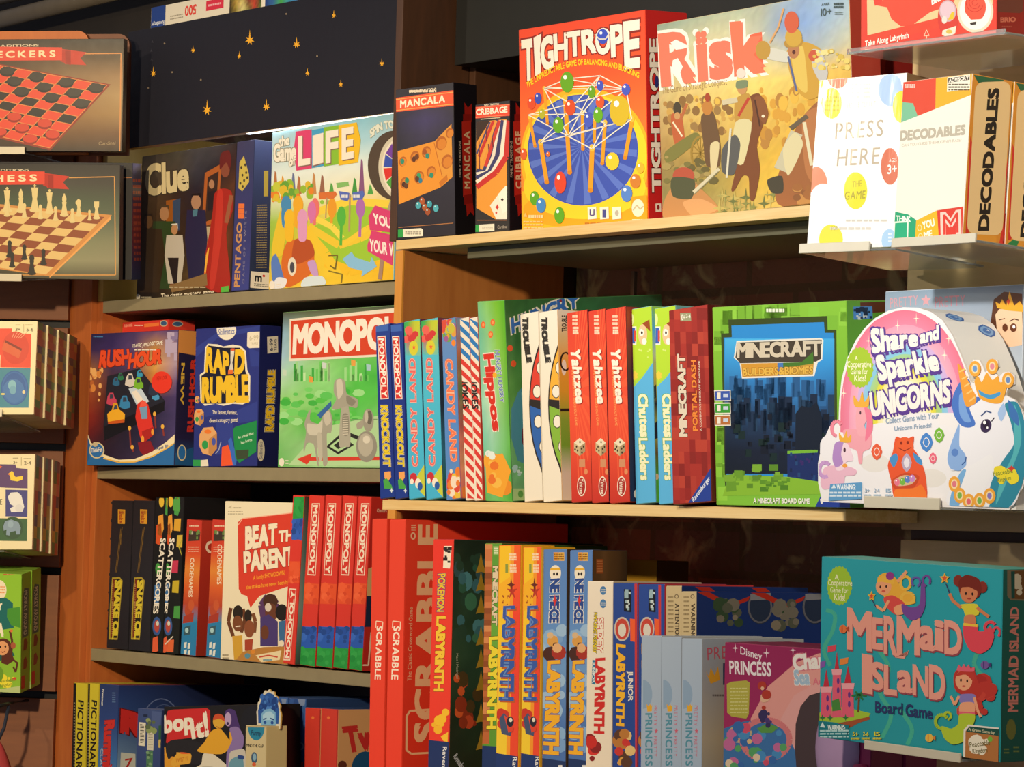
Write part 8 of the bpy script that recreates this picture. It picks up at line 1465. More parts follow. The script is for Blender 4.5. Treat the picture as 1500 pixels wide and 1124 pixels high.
# ------------------------------------------------------------------ lowest shelf of the grey bookcase
def a_pict(x):
    def f(a):
        a.crop(90, 960, 4.8387); a.bg('#d0c034', '#ccbc30', '#c4b42e')
        a.P([(x-10, 196), (x+18, 198), (x+8, 800), (x-6, 1300), (x-40, 1300)], '#1a1a1c'); a.tiny(x+0, 330, x+10, 790, 22, '#8a8468', 3, .45)
        a.T('PICTIONARY', (x+32, 320), (x+14, 870), (x+72, 328), '#1e1c18', bold=.03, tr=(x+56, 870), gap=.12)
    return f
pcb = dict(F='#ccbc30', R='#b8a82c', T='#d0c440', L='#1a1a1c')
p1 = game_box('pict1', 'drawing_game_box', 'yellow box with a black edge and black lettering, against the wooden side', 'game box', pcb, a_pict(88), group='yellow drawing game boxes')
p2 = game_box('pict2', 'drawing_game_box', 'yellow box with a black edge and black lettering, touching the dark blue box', 'game box', pcb, a_pict(187), group='yellow drawing game boxes', slim=0.003)
def a_rum(a):
    a.crop(90, 960, 4.8387); a.bg('#26366c', '#2a4484', '#3a6cac', '#5a90c0', '#7aa8c8')
    a.T('Pressman', (290, 240), (284, 360), (304, 240), '#dfe0e0', bold=.02); a.tiny(360, 260, 384, 340, 5, '#5a78a8')
    a.T('Rummikub', (312, 470), (288, 980), (378, 465), '#c8302c', bold=.07, tr=(352, 980), out='#7a1c20', ow=.1); a.T('CLASSIC', (280, 660), (268, 900), (298, 660), '#a8bcd0', bold=.01)
def s_rum(a):
    a.crop(90, 960, 4.8387); a.G(['#22326a #1c2854 #161c3c #141830', '#2f4c8a #26386c #1c2448 #161a34', '#6a88b0 #4a6090 #2a3660 #1c2240', '#a0b4c4 #7a8cac #3a4870 #262c4c', '#a8b8c4 #8898b0 #48587c #2c3454'], sub=3)
    a.ring(700, 560, 150, 250, 8, '#5a6a9c', 16, 180, 360); a.ring(720, 560, 120, 210, 5, '#4a5a8c', 16, 180, 360)
    a.T('R', (432, 540), (570, 575), (438, 388), '#c02c2c', bold=.08, out='#5a1820', ow=.12); a.P([(420, 690), (520, 700), (520, 900), (410, 900)], '#c0c4c0'); a.T('7', (450, 800), (500, 790), (450, 735), '#b02c28', bold=.02)
ru = game_box('rummi', 'tile_game_box', 'dark blue box with red lettering and a large deep side, beside the yellow boxes', 'game box', dict(F='#2c4a8c', R='#22326a', T='#8a3a3a', L='#2c4a8c'), a_rum, s_rum)
def a_small(a):
    a.crop(90, 960, 4.8387); a.bg('#3a4c80', '#34467c', '#2c4070', '#28406c')
    a.P([(640, 395), (720, 405), (700, 520), (640, 520)], '#4a5c90'); a.R(582, 420, 612, 436, '#1c2848'); a.P([(556, 475), (600, 480), (594, 645), (550, 640)], '#d8d4c4'); a.tiny(562, 490, 592, 630, 14, '#4a4a48', 3, .5); a.P([(612, 542), (658, 545), (652, 675), (608, 672)], '#d0ccba'); a.tiny(618, 556, 648, 660, 6, '#8a8878', 3, .3)
    a.blobs(9, 610, 460, 665, 540, 16, ['#7a8a58', '#8a9a60', '#5a6a48'], 4); a.P([(604, 680), (650, 680), (645, 900), (600, 900)], '#4a7a58'); a.blobs(12, 606, 690, 644, 800, 8, ['#7aa078', '#3a5a44'], 5); a.P([(690, 500), (725, 500), (722, 600), (690, 600)], '#2c5a3c'); a.P([(690, 600), (722, 600), (718, 660), (688, 655)], '#c8b060'); a.T('6', (704, 640), (716, 640), (704, 615), '#2a2420')
sm = game_box('small', 'card_game_box', 'small blue box with white stock labels, tucked beside the black and red box', 'game box', dict(F='#34467c', R='#24305c', T='#5a6ca0', L='#34467c'), a_small)
tg = Print(); fit, FQ, RQ = FIT['small']; tg.face((0, -.001, 0), (fit[6], 0, 0), (0, 0, fit[8]), FQ); tg.crop(90, 960, 4.8387); tg.P([(556, 475), (600, 480), (594, 645), (550, 640)], '#ded9c8')
for k in range(13): tg.L([(562, 492+k*10.5), (590 if k % 3 else 578, 494+k*10.5)], 4 if k % 2 else 6, '#2a2a28'); tg.layer -= 1
bl_ = link_mesh('stock_label', tg.v, tg.f, CARD, sm, tg.c); props(bl_, 'white stock label with bars')
def a_bop(a):
    a.crop(90, 960, 4.8387); a.bg('#1c1a1a', '#1a1818')
    a.P([(710, 400), (740, 385), (760, 400), (770, 500), (735, 620), (720, 610)], '#0f0e10')
    a.P([(755, 395), (790, 386), (1040, 375), (1062, 392), (1065, 540), (1040, 575), (800, 600), (760, 632), (742, 620), (748, 560), (738, 450)], '#c82a2a')
    a.T('bop', (730, 548), (940, 516), (722, 425), '#ece4d6', bold=.05, tr=(935, 400), gap=.1); a.T('It!', (938, 590), (1050, 565), (925, 500), '#ece4d6', bold=.055, tr=(1030, 395), gap=.12)
    a.C([(640, 730), (680, 690), (735, 650), (745, 700), (790, 720), (840, 740), (840, 900), (760, 900), (700, 820), (650, 770)], '#dc9a2c'); a.C([(775, 765), (820, 700), (815, 690), (925, 700), (920, 765), (830, 780), (800, 795)], '#e0a838'); a.C([(850, 665), (910, 650), (885, 690), (925, 700), (850, 700)], '#e0602c'); a.T('TWIST IT', (815, 762), (905, 745), (812, 735), '#c87a24', bold=.03)
    a.C([(745, 640), (800, 600), (990, 620), (1000, 760), (925, 770), (925, 700), (820, 690), (760, 740)], '#242224')
    a.C([(880, 900), (960, 800), (1000, 770), (1015, 700), (1080, 700), (1180, 780), (1220, 850), (1220, 1000), (880, 1000)], '#ddd6c4'); a.C([(930, 850), (1010, 790), (1100, 800), (1150, 900), (930, 900)], '#c8c0ae')
    a.E(1125, 470, 42, 52, '#d8a838', 20); a.C([(1084, 460), (1095, 425), (1125, 415), (1155, 430), (1168, 470), (1130, 450)], '#c8502c'); a.C([(1070, 540), (1130, 520), (1170, 560), (1200, 600), (1200, 540), (1222, 570), (1210, 650), (1150, 700), (1060, 700), (970, 680), (1020, 620)], '#e0a62c'); a.L([(1108, 505), (1130, 520), (1145, 508)], 6, '#b86a20')
    a.C([(1170, 400), (1200, 380), (1240, 395), (1258, 460), (1285, 560), (1240, 520), (1200, 510), (1170, 480)], '#4a3474'); a.E(1190, 455, 24, 50, '#b8a0cc', 18); a.E(1188, 485, 8, 12, '#3a2458'); a.C([(1200, 520), (1260, 510), (1300, 580), (1290, 660), (1230, 680), (1200, 740), (1180, 900), (1180, 700), (1220, 600)], '#8a74b0')
    a.C([(1200, 700), (1260, 670), (1310, 680), (1310, 900), (1200, 900)], '#c8c4bc'); a.C([(1200, 760), (1250, 720), (1295, 730), (1295, 900), (1195, 900)], '#6a9cb4'); a.C([(1260, 710), (1300, 715), (1300, 740), (1262, 735)], '#2c4a8c')
    a.C([(1280, 470), (1300, 400), (1350, 360), (1420, 370), (1470, 440), (1470, 520), (1300, 520)], '#1c1c22')
bop = game_box('bopit', 'electronic_game_box', 'black box with a red speech bubble and yellow and purple players pictured', 'game box', dict(F='#1c1a1a', R='#141214', T='#2a2624', L='#1c1a1a'), a_bop)
def a_tan(a):
    a.crop(90, 960, 4.8387); a.bg('#cfc096', '#ccbc92')
    a.L([(1312, 508), (1476, 510)], 5, '#8a7a58'); a.E(1382, 512, 58, 92, '#2a86ac', 26, 0, 0, 180); a.T('Funny', (1345, 565), (1415, 570), (1348, 530), '#1c4a6c', bold=.03)
    a.T('MIND THE GAP', (1312, 650), (1432, 655), (1312, 628), '#3a3428', bold=.03); a.E(1368, 728, 22, 40, '#3a5a7c', 18); a.E(1370, 724, 13, 26, '#8ab0c8', 16); a.E(1366, 775, 14, 16, '#d8603c', 12); a.P([(1452, 515), (1478, 515), (1474, 900), (1450, 900)], '#b8a878')
tan = game_box('tan', 'card_game_box', 'narrow tan box with a blue cut-out head rising from its top', 'game box', dict(F='#cfc096', R='#c0b084', T='#b8a878', L='#cfc096'), a_tan)
tn = FIT['tan']; tg = Print(); HW, HH = .066, .055
def head_panel():
    pr = Print(); pts = []
    for k in range(26):
        t = math.pi*(1-k/25); r = 1+.05*math.sin(k*2.1); pts.append((.5+.5*r*math.cos(t), .28+.72*r*math.sin(t)))
    pts = [(0.02, -.1)] + pts + [(.98, -.1)]
    pts = pts[::-1]
    P3 = [(u*HW, v*HH) for u, v in pts]; n = len(P3)
    for y in (.004, .0065):
        for x, z in P3: pr.v.append(Vector((x, y, z)))
    pr.f.append(tuple(range(n))[::-1] if False else tuple(range(n))); pr.c += [lin('#d8d4c4')]*n
    pr.f.append(tuple(range(2*n-1, n-1, -1))); pr.c += [lin('#c8b88a')]*n
    for i in range(n):
        j = (i+1) % n; pr.f.append((j, i, i+n, j+n)); pr.c += [lin('#c8a050')]*4
    pr.face((0, .004, 0), (HW, 0, 0), (0, 0, HH), [(0, 0), (100, 0), (100, 100), (0, 100)])
    pr.P([(8, 95), (6, 60), (16, 35), (30, 15), (50, 6), (70, 12), (86, 30), (95, 60), (92, 95)], '#2a58a8')
    pr.blobs(40, 14, 20, 88, 55, 7, ['#2450a0', '#3a6cc0', '#1c3f88', '#4a80d0'], 5)
    pr.P([(20, 100), (20, 68), (34, 56), (60, 52), (80, 62), (82, 100)], '#7ab0dc'); pr.P([(26, 72), (40, 62), (58, 60), (76, 70), (74, 84), (28, 86)], '#a8d0ec')
    pr.L([(28, 84), (42, 80)], 4, '#1c3f88'); pr.L([(58, 80), (74, 83)], 4, '#1c3f88'); pr.E(36, 92, 6, 5, '#2450a0'); pr.E(66, 92, 6, 5, '#2450a0')
    pr.f = [f for f in pr.f]
    return link_mesh('header_cutout', pr.v, pr.f, CARD, tan, pr.c)
hc = head_panel(); hc.location = (-.006, .02, tn[0][8]); props(hc, 'blue-haired cut-out head on the box top')
def a_blue(x0, x1):
    def f(a):
        a.crop(340, 940, 4.6875); a.bg('#3c64a8', '#2c4c90', '#284688', '#2a4080')
        a.P([(x0+20, 390), (x1-4, 395), (x1-10, 440), (x0+40, 440)], '#7a8cb4'); a.blobs(8, x0+10, 400, x1-10, 700, 26, ['#2f5298', '#34589e', '#28488c'], 6, 'e', 2)
        a.T('GO', (x0+6, 745), (x1-14, 745), (x0+6, 690), '#7a90b8', bold=.02); a.P([(x0+10, 840), (x1-20, 825), (x1-20, 900), (x0+5, 900)], '#b83a3c'); a.P([(x1-8, 690), (x1-2, 690), (x1-4, 950), (x1-12, 950)], '#c8c0a8')
    return f
bd = dict(F='#2c4a90', R='#22345f', T='#3a588c', L='#2c4a90')
b1 = game_box('blue1', 'board_game_box', 'mid-blue box standing just right of the tan box with the blue head', 'game box', bd, a_blue(272, 378), group='mid-blue boxes on the lowest grey shelf')
b2 = game_box('blue2', 'board_game_box', 'mid-blue box with a long dark side, behind the coral red boxes', 'game box', bd, a_blue(380, 508), lambda a: a.bg('#223866', '#1e325c'), group='mid-blue boxes on the lowest grey shelf')
def a_twi(x0, x1):
    def f(a):
        a.crop(340, 940, 4.6875); a.bg('#d04034', '#cc3c32', '#c83a30'); a.L([(x1-4, 470), (x1-12, 960)], 6, '#a02c28')
        a.blobs(1, x0+50, 520, x0+52, 525, 12, ['#e87a40'], 3)
    return f
def s_twi(a):
    a.crop(340, 940, 4.6875); a.bg('#c49468', '#c8986c', '#c08c60')
    a.T('Twister', (790, 755), (1240, 700), (758, 585), '#b82c2c', bold=.06, tr=(1220, 540), gap=.03); a.E(910, 880, 95, 125, '#1c4a78', 24); a.E(755, 850, 30, 32, '#5a2c24', 16)
td = dict(F='#cc3c32', R='#c49468', T='#2f4a80', L='#cc3c32')
t1 = game_box('twis1', 'party_game_box', 'plain coral red box, left of its twin with the tan side', 'game box', td, a_twi(505, 610), group='coral red party game boxes')
t2 = game_box('twis2', 'party_game_box', 'coral red box with a tan side bearing dark red lettering', 'game box', td, a_twi(612, 728), s_twi, group='coral red party game boxes')

# ================================================================== boxes on the dark left-hand slatwall
def ribbon(a, y0, y1, x1, txt, tx0, tx1, rise):
    a.P([(x1-6, y0+8), (x1+140, y0+28), (x1+105, y0+62), (x1+140, y0+102), (x1+18, y0+96), (x1, y1)], '#c03424'); a.P([(x1-10, y0+14), (x1+50, y0+16), (x1+50, y1+28), (x1-10, y1+6)], '#b02c1e'); a.P([(x1+18, y0+20), (x1+50, y0+20), (x1+50, y1+26), (x1+20, y1+20)], '#9a2418')
    a.P([(-560, y0-12), (x1, y0), (x1, y1), (-560, y1+6)], '#d84430'); a.T(txt, (tx0, y1-14), (tx1, y1-20), (tx0, y0+22), '#efd8b0', bold=.03, gap=.28)
def a_check(a):
    a.crop(0, 0, 3.945)
    a.G(['#26221e #2a2622 #2c2824 #2a2622 #2c2825', '#2a2420 #3a2c22 #4a3828 #5a4632 #54442e', '#3a2c22 #4c3826 #5c442c #846848 #94744e', '#30261e #4a3424 #5c4028 #8a6a44 #a88a5c', '#2a221c #46301f #6a4828 #8a6436 #9a7a4a', '#241e1a #32261c #4a3420 #6a4a28 #6a4a2c', '#1e1a18 #221d19 #2a221c #33281e #33291f'], sub=3)
    a.T('FAMILY TRADITIONS', (-240, 276), (228, 268), (-240, 262), '#d8ccb0', bold=.01, gap=.1); a.L([(360, 312), (700, 308), (692, 880), (-560, 880)], 6, '#d08a4c')
    ribbon(a, 274, 348, 362, 'CHECKERS', -150, 322, 0)
    # chequered board in perspective
    Q = [(-560, 520), (20, 395), (620, 490), (295, 855), (-300, 790)]
    P0, P1, P2, P3 = (-60, 365), (620, 492), (290, 855), (-420, 690)
    def bp(u, v): return (P0[0]*(1-u)*(1-v)+P1[0]*u*(1-v)+P2[0]*u*v+P3[0]*(1-u)*v, P0[1]*(1-u)*(1-v)+P1[1]*u*(1-v)+P2[1]*u*v+P3[1]*(1-u)*v)
    a.P([bp(-.02, -.02), bp(1.02, -.02), bp(1.02, 1.03), bp(-.02, 1.03)], '#8a2c1c'); a.P([bp(0, 0), bp(1, 0), bp(1, 1), bp(0, 1)], '#d8442c')
    for i in range(8):
        for j in range(8):
            if (i+j) % 2: a.P([bp(i/8+.004, j/8+.004), bp((i+1)/8-.004, j/8+.004), bp((i+1)/8-.004, (j+1)/8-.004), bp(i/8+.004, (j+1)/8-.004)], '#262220'); a.layer -= 1
    a.layer += 1
    for k in range(9): a.L([bp(k/8, 0), bp(k/8, 1)], 4, '#d88848'); a.layer -= 1; a.L([bp(0, k/8), bp(1, k/8)], 4, '#d88848'); a.layer -= 1
    a.layer += 1
    for i in range(8):
        for j in range(8):
            if (i+j) % 2 and (j < 3 or j > 4):
                x, y = bp((i+.5)/8, (j+.5)/8); c, d = ('#332f2c', '#1a1816') if j < 3 else ('#c83c28', '#8a2014'); a.E(x, y+8, 42, 26, d, 16); a.E(x, y-2, 42, 24, c, 16); a.layer -= 2
    a.layer += 2
    a.T('Cardinal', (572, 838), (668, 834), (572, 818), '#a08a68', bold=0)
chk = game_box('checkers', 'board_game_box', 'dark flat box with a red and black chequered board pictured', 'game box', dict(F='#2a2420', R='#4a3c30', T='#2a2622', L='#241e1a'), a_check, lambda a: a.bg('#8a7a66', '#5a4a3a', '#c8b89a', '#4a3c30'), mat=SHRINK)
def a_chess(a):
    a.crop(0, 200, 3.945)
    a.G(['#2a2624 #2c2826 #302c28 #322e2a #2e2a26', '#2c2a24 #343228 #3a3a2e #44423a #3c3a32', '#2e3428 #3a4434 #46543e #4a5844 #4a5440', '#343828 #4a5038 #566048 #5a6650 #5c644e', '#3a3424 #5a5438 #6a6c4e #7a8060 #7c7c60', '#3a3224 #4a4430 #5c5a42 #8a8a6a #8a866a', '#2a2420 #322c22 #3c362a #4a4636 #44402f'], sub=3)
    a.T('FAMILY TRADITIONS', (-240, 205), (172, 200), (-240, 190), '#d8ccb0', bold=.01, gap=.1); a.L([(400, 238), (662, 232), (668, 800), (-560, 800)], 6, '#c8904c')
    ribbon(a, 202, 276, 262, 'CHESS', -120, 215, 0)
    P0, P1, P2, P3 = (-180, 380), (640, 460), (290, 808), (-520, 690)
    def bp(u, v): return (P0[0]*(1-u)*(1-v)+P1[0]*u*(1-v)+P2[0]*u*v+P3[0]*(1-u)*v, P0[1]*(1-u)*(1-v)+P1[1]*u*(1-v)+P2[1]*u*v+P3[1]*(1-u)*v)
    a.P([bp(-.02, -.02), bp(1.0, -.02), bp(1.0, 1.0), bp(-.02, 1.0)], '#c88a48'); a.P([bp(1, 0), bp(1, 1), (bp(1, 1)[0], bp(1, 1)[1]+10), (bp(1, 0)[0], bp(1, 0)[1]+20)], '#e0a058')
    for i in range(8):
        for j in range(8): a.P([bp(.03+i*.117, .02+j*.12), bp(.03+(i+1)*.117, .02+j*.12), bp(.03+(i+1)*.117, .02+(j+1)*.12), bp(.03+i*.117, .02+(j+1)*.12)], '#8a4a2c' if (i+j) % 2 else '#d8b878'); a.layer -= 1
    a.layer += 1
    def piece(x, y, h, c, k):
        w_ = h*.2; a.E(x, y, w_*1.05, w_*.45, c, 14); a.P([(x-w_*.8, y), (x-w_*.42, y-h*.45), (x-w_*.55, y-h*.62), (x+w_*.55, y-h*.62), (x+w_*.42, y-h*.45), (x+w_*.8, y)], c)
        if k == 'k': a.P([(x-w_*.5, y-h*.6), (x-w_*.7, y-h*.9), (x+w_*.7, y-h*.9), (x+w_*.5, y-h*.6)], c); a.L([(x, y-h*.88), (x, y-h*1.05)], 7, c); a.L([(x-9, y-h*.97), (x+9, y-h*.97)], 6, c)
        elif k == 'r': a.P([(x-w_*.7, y-h*.6), (x-w_*.75, y-h*.95), (x+w_*.75, y-h*.95), (x+w_*.7, y-h*.6)], c)
        elif k == 'n': a.P([(x-w_*.4, y-h*.6), (x-w_*1.0, y-h*.72), (x-w_*.9, y-h*.85), (x-w_*.1, y-h*1.02), (x+w_*.6, y-h*.9), (x+w_*.6, y-h*.55)], c)
        elif k == 'b': a.E(x, y-h*.76, w_*.52, h*.2, c, 12); a.E(x, y-h*.98, 5, 6, c, 8)
        else: a.E(x, y-h*.74, w_*.62, h*.17, c, 12)
    for x, y, h, k in ((-120, 410, 120, 'n'), (-40, 420, 120, 'b'), (45, 428, 130, 'k'), (125, 430, 125, 'b'), (205, 425, 145, 'k'), (290, 435, 125, 'k'), (375, 452, 120, 'b'), (458, 455, 95, 'n'), (560, 470, 100, 'r'), (145, 462, 85, 'p'), (238, 470, 85, 'p'), (325, 480, 85, 'p'), (422, 492, 85, 'p'), (520, 480, 62, 'p'), (45, 455, 85, 'p')): piece(x, y, h, '#d8c48a', k)
    for x, y, h, k in ((60, 690, 100, 'p'), (75, 750, 90, 'p'), (145, 705, 90, 'p'), (188, 790, 120, 'p'), (255, 735, 95, 'p'), (-30, 720, 110, 'r')): piece(x, y, h, '#33302a', k)
chs = game_box('chess', 'chess_set_box', 'dark flat box with a pale wooden board and playing pieces pictured', 'game box', dict(F='#2c2824', R='#4a3a30', T='#3a3630', L='#2a2622'), a_chess, lambda a: a.bg('#3a2c28', '#6a3c34', '#4a3a34'), mat=SHRINK)
ch2 = game_box('chess', 'board_game_box', 'dark flat box with violet side printing, directly behind the pale wooden board box', 'game box', dict(F='#1c1a1e', R='#4a4478', T='#4a4858', L='#1c1a1e'), lambda a: (a.bg('#1c1a1e'), a.crop(0, 200, 3.945), a.L([(560, 250), (700, 246)], 5, '#b06a38')), lambda a: (a.bg('#5a5a8c', '#4a4a80', '#5a3a6a', '#9a3a48', '#8a3a50', '#4a3a70', '#3a4a80'), a.UP('RETSUMA', 177, 260, 182, 380, '#c85a4c') if False else a.tiny(176, 262, 186, 385, 14, '#c8584c', 4, .5)), mat=SHRINK, dims=(.4, .05, .203))
ch2.matrix_world = chs.matrix_world @ Matrix.Translation((.012, .034, .0003))
def a_dom(a):
    a.crop(0, 440, 4.0143); a.bg('#e4d8ae', '#e2d4a8')
    a.P([(-40, 165), (70, 165), (72, 195), (184, 197), (180, 398), (-40, 395)], '#d8442c'); a.E(92, 280, 78, 98, '#c83c28', 24); a.P([(-40, 398), (180, 400), (168, 632), (-40, 632)], '#3a8098'); a.E(86, 515, 80, 102, '#2c5aa0', 24); a.E(80, 535, 64, 72, '#3f70b0', 20); a.ring(86, 515, 70, 92, 8, '#3468ac', 20)
    a.P([(30, 232), (130, 285), (112, 342), (10, 290)], '#cc5a34'); a.P([(30, 232), (130, 285), (126, 298), (28, 246)], '#7a2a1c')
    for k in range(5): a.L([(70+k*12, 225), (84+k*18, 190)], 3, '#e8a080'); a.layer -= 1
    a.layer += 1; a.E(72, 500, 24, 30, '#7ab0c4'); a.E(76, 528, 20, 26, '#6aa0bc'); a.E(140, 540, 9, 11, '#d8c8a0'); a.E(18, 552, 13, 6, '#d8c870')
    a.R(75, 145, 84, 196, '#d0c090') if False else a.L([(140, 140), (140, 188)], 3, '#a89a70'); a.H('3+', 92, 160, 120, 180, '#6a6048', bold=.02); a.H('5-6', 156, 160, 196, 182, '#6a6048', bold=.02); a.tiny(92, 140, 122, 150, 1, '#8a7e5c'); a.tiny(150, 140, 192, 150, 1, '#8a7e5c')
    a.P([(-20, 325), (4, 322), (2, 400), (-20, 400)], '#e4d8ae')
def s_dom(a):
    a.bg('#e4d6ae', '#e0d0a4')
    q = a.q; rnd = random.Random(4); cols = ['#2f7a44', '#a83a34', '#b84a3c', '#343a5a', '#b0863a', '#a84438', '#5a8048', '#343a5a', '#c8a83c', '#c8a83c', '#3a8a48', '#8a3a30']
    n = len(cols)
    for k, c in enumerate(cols): a.put([(0.14, 1-(k+1)/n), (.62, 1-(k+1)/n), (.62, 1-k/n), (0, 1-k/n)], [(0, 1, 2, 3)], lin(pale(c))); a.layer -= 1
    a.layer += 1
    for k, c in enumerate(cols[3:]+cols[:3]): a.put([(0.62, 1-(k+1)/n), (1, 1-(k+1)/n), (1, 1-k/n), (.62, 1-k/n)], [(0, 1, 2, 3)], lin(pale(c))); a.layer -= 1
db = dict(F='#e4d8ae', R='#b8483c', T='#d8cc9c', B='#c8b890', L='#e4d8ae')
dm = game_box('domino', 'memory_game_box', 'cream box with red and blue round pictures, front one of its row', 'game box', db, a_dom, s_dom, group='cream picture game boxes with red and blue circles')
def row_copies(src, key, n, step, lab, grp):
    ords = ['second', 'third', 'rearmost']
    for k in range(1, n):
        o_ = 'rearmost' if k == n-1 else ['', 'second', 'third'][k]
        c = copy_box(src, key, lab % o_, grp); c.matrix_world = src.matrix_world @ Matrix.Translation((step[0]*k, step[1]*k, step[2]*k))
row_copies(dm, 'domino', 4, (.004, .0505, 0), 'cream box with red and blue round pictures, %s from the front of its row', 'cream picture game boxes with red and blue circles')
def a_mem(a):
    a.crop(0, 660, 2.4214); a.bg('#e4d8b2', '#e0d4ac')
    a.P([(-60, 48), (55, 50), (58, 62), (98, 66), (98, 135), (-60, 130)], '#54356c'); a.P([(20, 139), (98, 141), (97, 236), (20, 234)], '#3a3a80'); a.P([(-60, 240), (97, 242), (95, 322), (-60, 320)], '#2f5a34')
    a.P([(28, 84), (40, 74), (48, 84), (56, 95), (82, 90), (80, 104), (62, 110), (38, 106), (36, 90)], '#e8c838'); a.E(42, 82, 7, 8, '#e8c838'); a.P([(26, 84), (36, 80), (36, 88)], '#e06a2c'); a.P([(-10, 50), (10, 58), (0, 64), (-12, 64)], '#d8602c')
    a.P([(28, 165), (38, 150), (62, 148), (76, 160), (86, 200), (80, 218), (40, 220), (36, 206), (50, 198), (36, 190)], '#dcdcdc'); a.E(68, 205, 14, 14, '#d0d0d4')
    a.E(45, 275, 37, 40, '#244a2c', 22); a.P([(12, 270), (18, 252), (40, 245), (66, 255), (74, 275), (70, 298), (58, 298), (56, 285), (36, 290), (34, 302), (22, 300), (24, 280), (14, 285)], '#7a92a8'); a.E(38, 262, 10, 13, '#8aa4b8')
    a.P([(-20, 130), (18, 132), (18, 210), (-20, 208)], '#e4d8b2'); a.T('E', (0, 192), (8, 192), (0, 172), '#4a4436')
    a.H('3+', 48, 38, 62, 48, '#6a6048', bold=.02); a.H('2-4', 86, 38, 110, 50, '#6a6048', bold=.02); a.L([(76, 24), (76, 54)], 2, '#a89a70'); a.tiny(46, 24, 66, 30, 1, '#8a7e5c'); a.tiny(84, 26, 110, 32, 1, '#8a7e5c')
def s_mem(a):
    a.bg('#e4d6ae'); n = 8
    for off, cols in ((0, ['#3a8aa0', '#2f7a4c', '#c8a070', '#b83a44', '#b83a44', '#343a6a', '#c8a83c', '#2f7a44']), (.5, ['#5a4a80', '#b83a3c', '#c86a70', '#343a6a', '#b8a040', '#c8a83c', '#3a8a48', '#a83a34'])):
        for k, c in enumerate(cols): a.put([(off*.8+.14, 1-(k+1)/n), (off*.8+.54, 1-(k+1)/n), (off*.8+.54, 1-k/n), (off*.8+.14, 1-k/n)], [(0, 1, 2, 3)], lin(pale(c))); a.layer -= 1
mm = game_box('memory', 'memory_game_box', 'cream box with duck, bear and elephant pictures, front one of its row', 'game box', db, a_mem, s_mem, group='cream animal picture game boxes')
row_copies(mm, 'memory', 3, (.003, .0445, 0), 'cream box with duck, bear and elephant pictures, %s from the front of its row', 'cream animal picture game boxes')
def a_monk(a):
    a.crop(0, 820, 3.7); a.bg('#8cc034', '#90c438', '#86b834', '#8cbc38')
    a.P([(20, 70), (98, 66), (88, 80), (14, 84)], '#c83a30'); a.T('PK', (40, 80), (74, 78), (42, 68), '#f0d8c8', bold=.03); a.E(-4, 165, 40, 55, '#efe4c8', 20); a.tiny(-20, 140, 28, 185, 3, '#e89a60', 3, .5)
    a.P([(-20, 210), (30, 205), (70, 235), (75, 370), (-20, 385)], '#1f6a68'); a.P([(40, 265), (110, 255), (112, 370), (60, 355), (38, 310)], '#4a9434'); a.T('Y', (-14, 272), (12, 270), (-14, 236), '#efe6d0', bold=.06); a.T('A', (-20, 415), (18, 412), (-16, 345), '#efe6d0', bold=.06)
    a.P([(-20, 500), (60, 480), (80, 520), (-20, 555)], '#1f5a58'); a.L([(60, 540), (66, 440), (54, 385)], 12, '#5a2c20'); a.E(62, 385, 8, 8, '#d8743c'); a.P([(10, 520), (60, 500), (80, 545), (40, 570), (8, 560)], '#5a2c20'); a.L([(70, 540), (95, 560), (85, 610), (72, 580)], 10, '#5a2c20')
    a.E(18, 472, 44, 46, '#5a2c20', 24); a.E(72, 465, 14, 18, '#a8583c', 12); a.E(14, 480, 34, 38, '#e0a070', 22); a.E(2, 472, 5, 7, '#2a1814', 8); a.E(30, 470, 5, 7, '#2a1814', 8); a.L([(4, 496), (16, 504), (30, 494)], 4, '#8a3a2c')
    a.blobs(10, -10, 640, 84, 690, 16, ['#ece040', '#e8dc38'], 3); a.P([(62, 640), (90, 636), (84, 655), (66, 656)], '#d04030'); a.T('Peaceable', (-8, 668), (80, 656), (-8, 652), '#8a9430'); a.T('Kingdom', (0, 692), (66, 680), (0, 676), '#8a9430'); a.E(-20, 620, 40, 50, '#6a9a30', 14); a.P([(-20, 705), (112, 685), (112, 735), (-20, 735)], '#b8c888')
def s_monk(a):
    a.crop(0, 820, 3.7); a.bg('#8cc23c', '#86ba38', '#80b034', '#84b438')
    q = a.q
    a.put([(.1, .46), (.8, .46), (.8, .86), (.3, .88), (.1, .8)], [(0, 1, 2, 3, 4)], lin('#1f5c60'))
    T0 = a.q; a.crop(0, 0, 1)
    def sq(u, v): return (0, 0)
    V, Fc = layout_text('MONKEY AROUND', .01, .08)[0]
    a.put([(.28+.4*(h), .85-.37*x) for x, h in V], Fc, lin('#cfe0d0'))
    for v, c in ((.40, '#6a3424'), (.24, '#7a3c2c')): a.put([(.25, v-.05), (.6, v-.05), (.75, v), (.55, v+.05), (.3, v+.04)], [(0, 1, 2, 3, 4)], lin(c))
    a.put([(.05, .03), (.45, .03), (.45, .14), (.05, .14)], [(0, 1, 2, 3)], lin('#b83028'))
mk = game_box('monkey', 'board_game_box', 'lime green box with a monkey pictured, front one of the pair on the left slatwall', 'game box', dict(F='#8cc034', R='#84b638', T='#98c84c', B='#7aa838', L='#8cc034'), a_monk, s_monk, group='lime green monkey boxes')
row_copies(mk, 'monkey', 2, (.002, .051, 0), 'lime green box with a monkey pictured, %s one of the pair on the left slatwall', 'lime green monkey boxes')
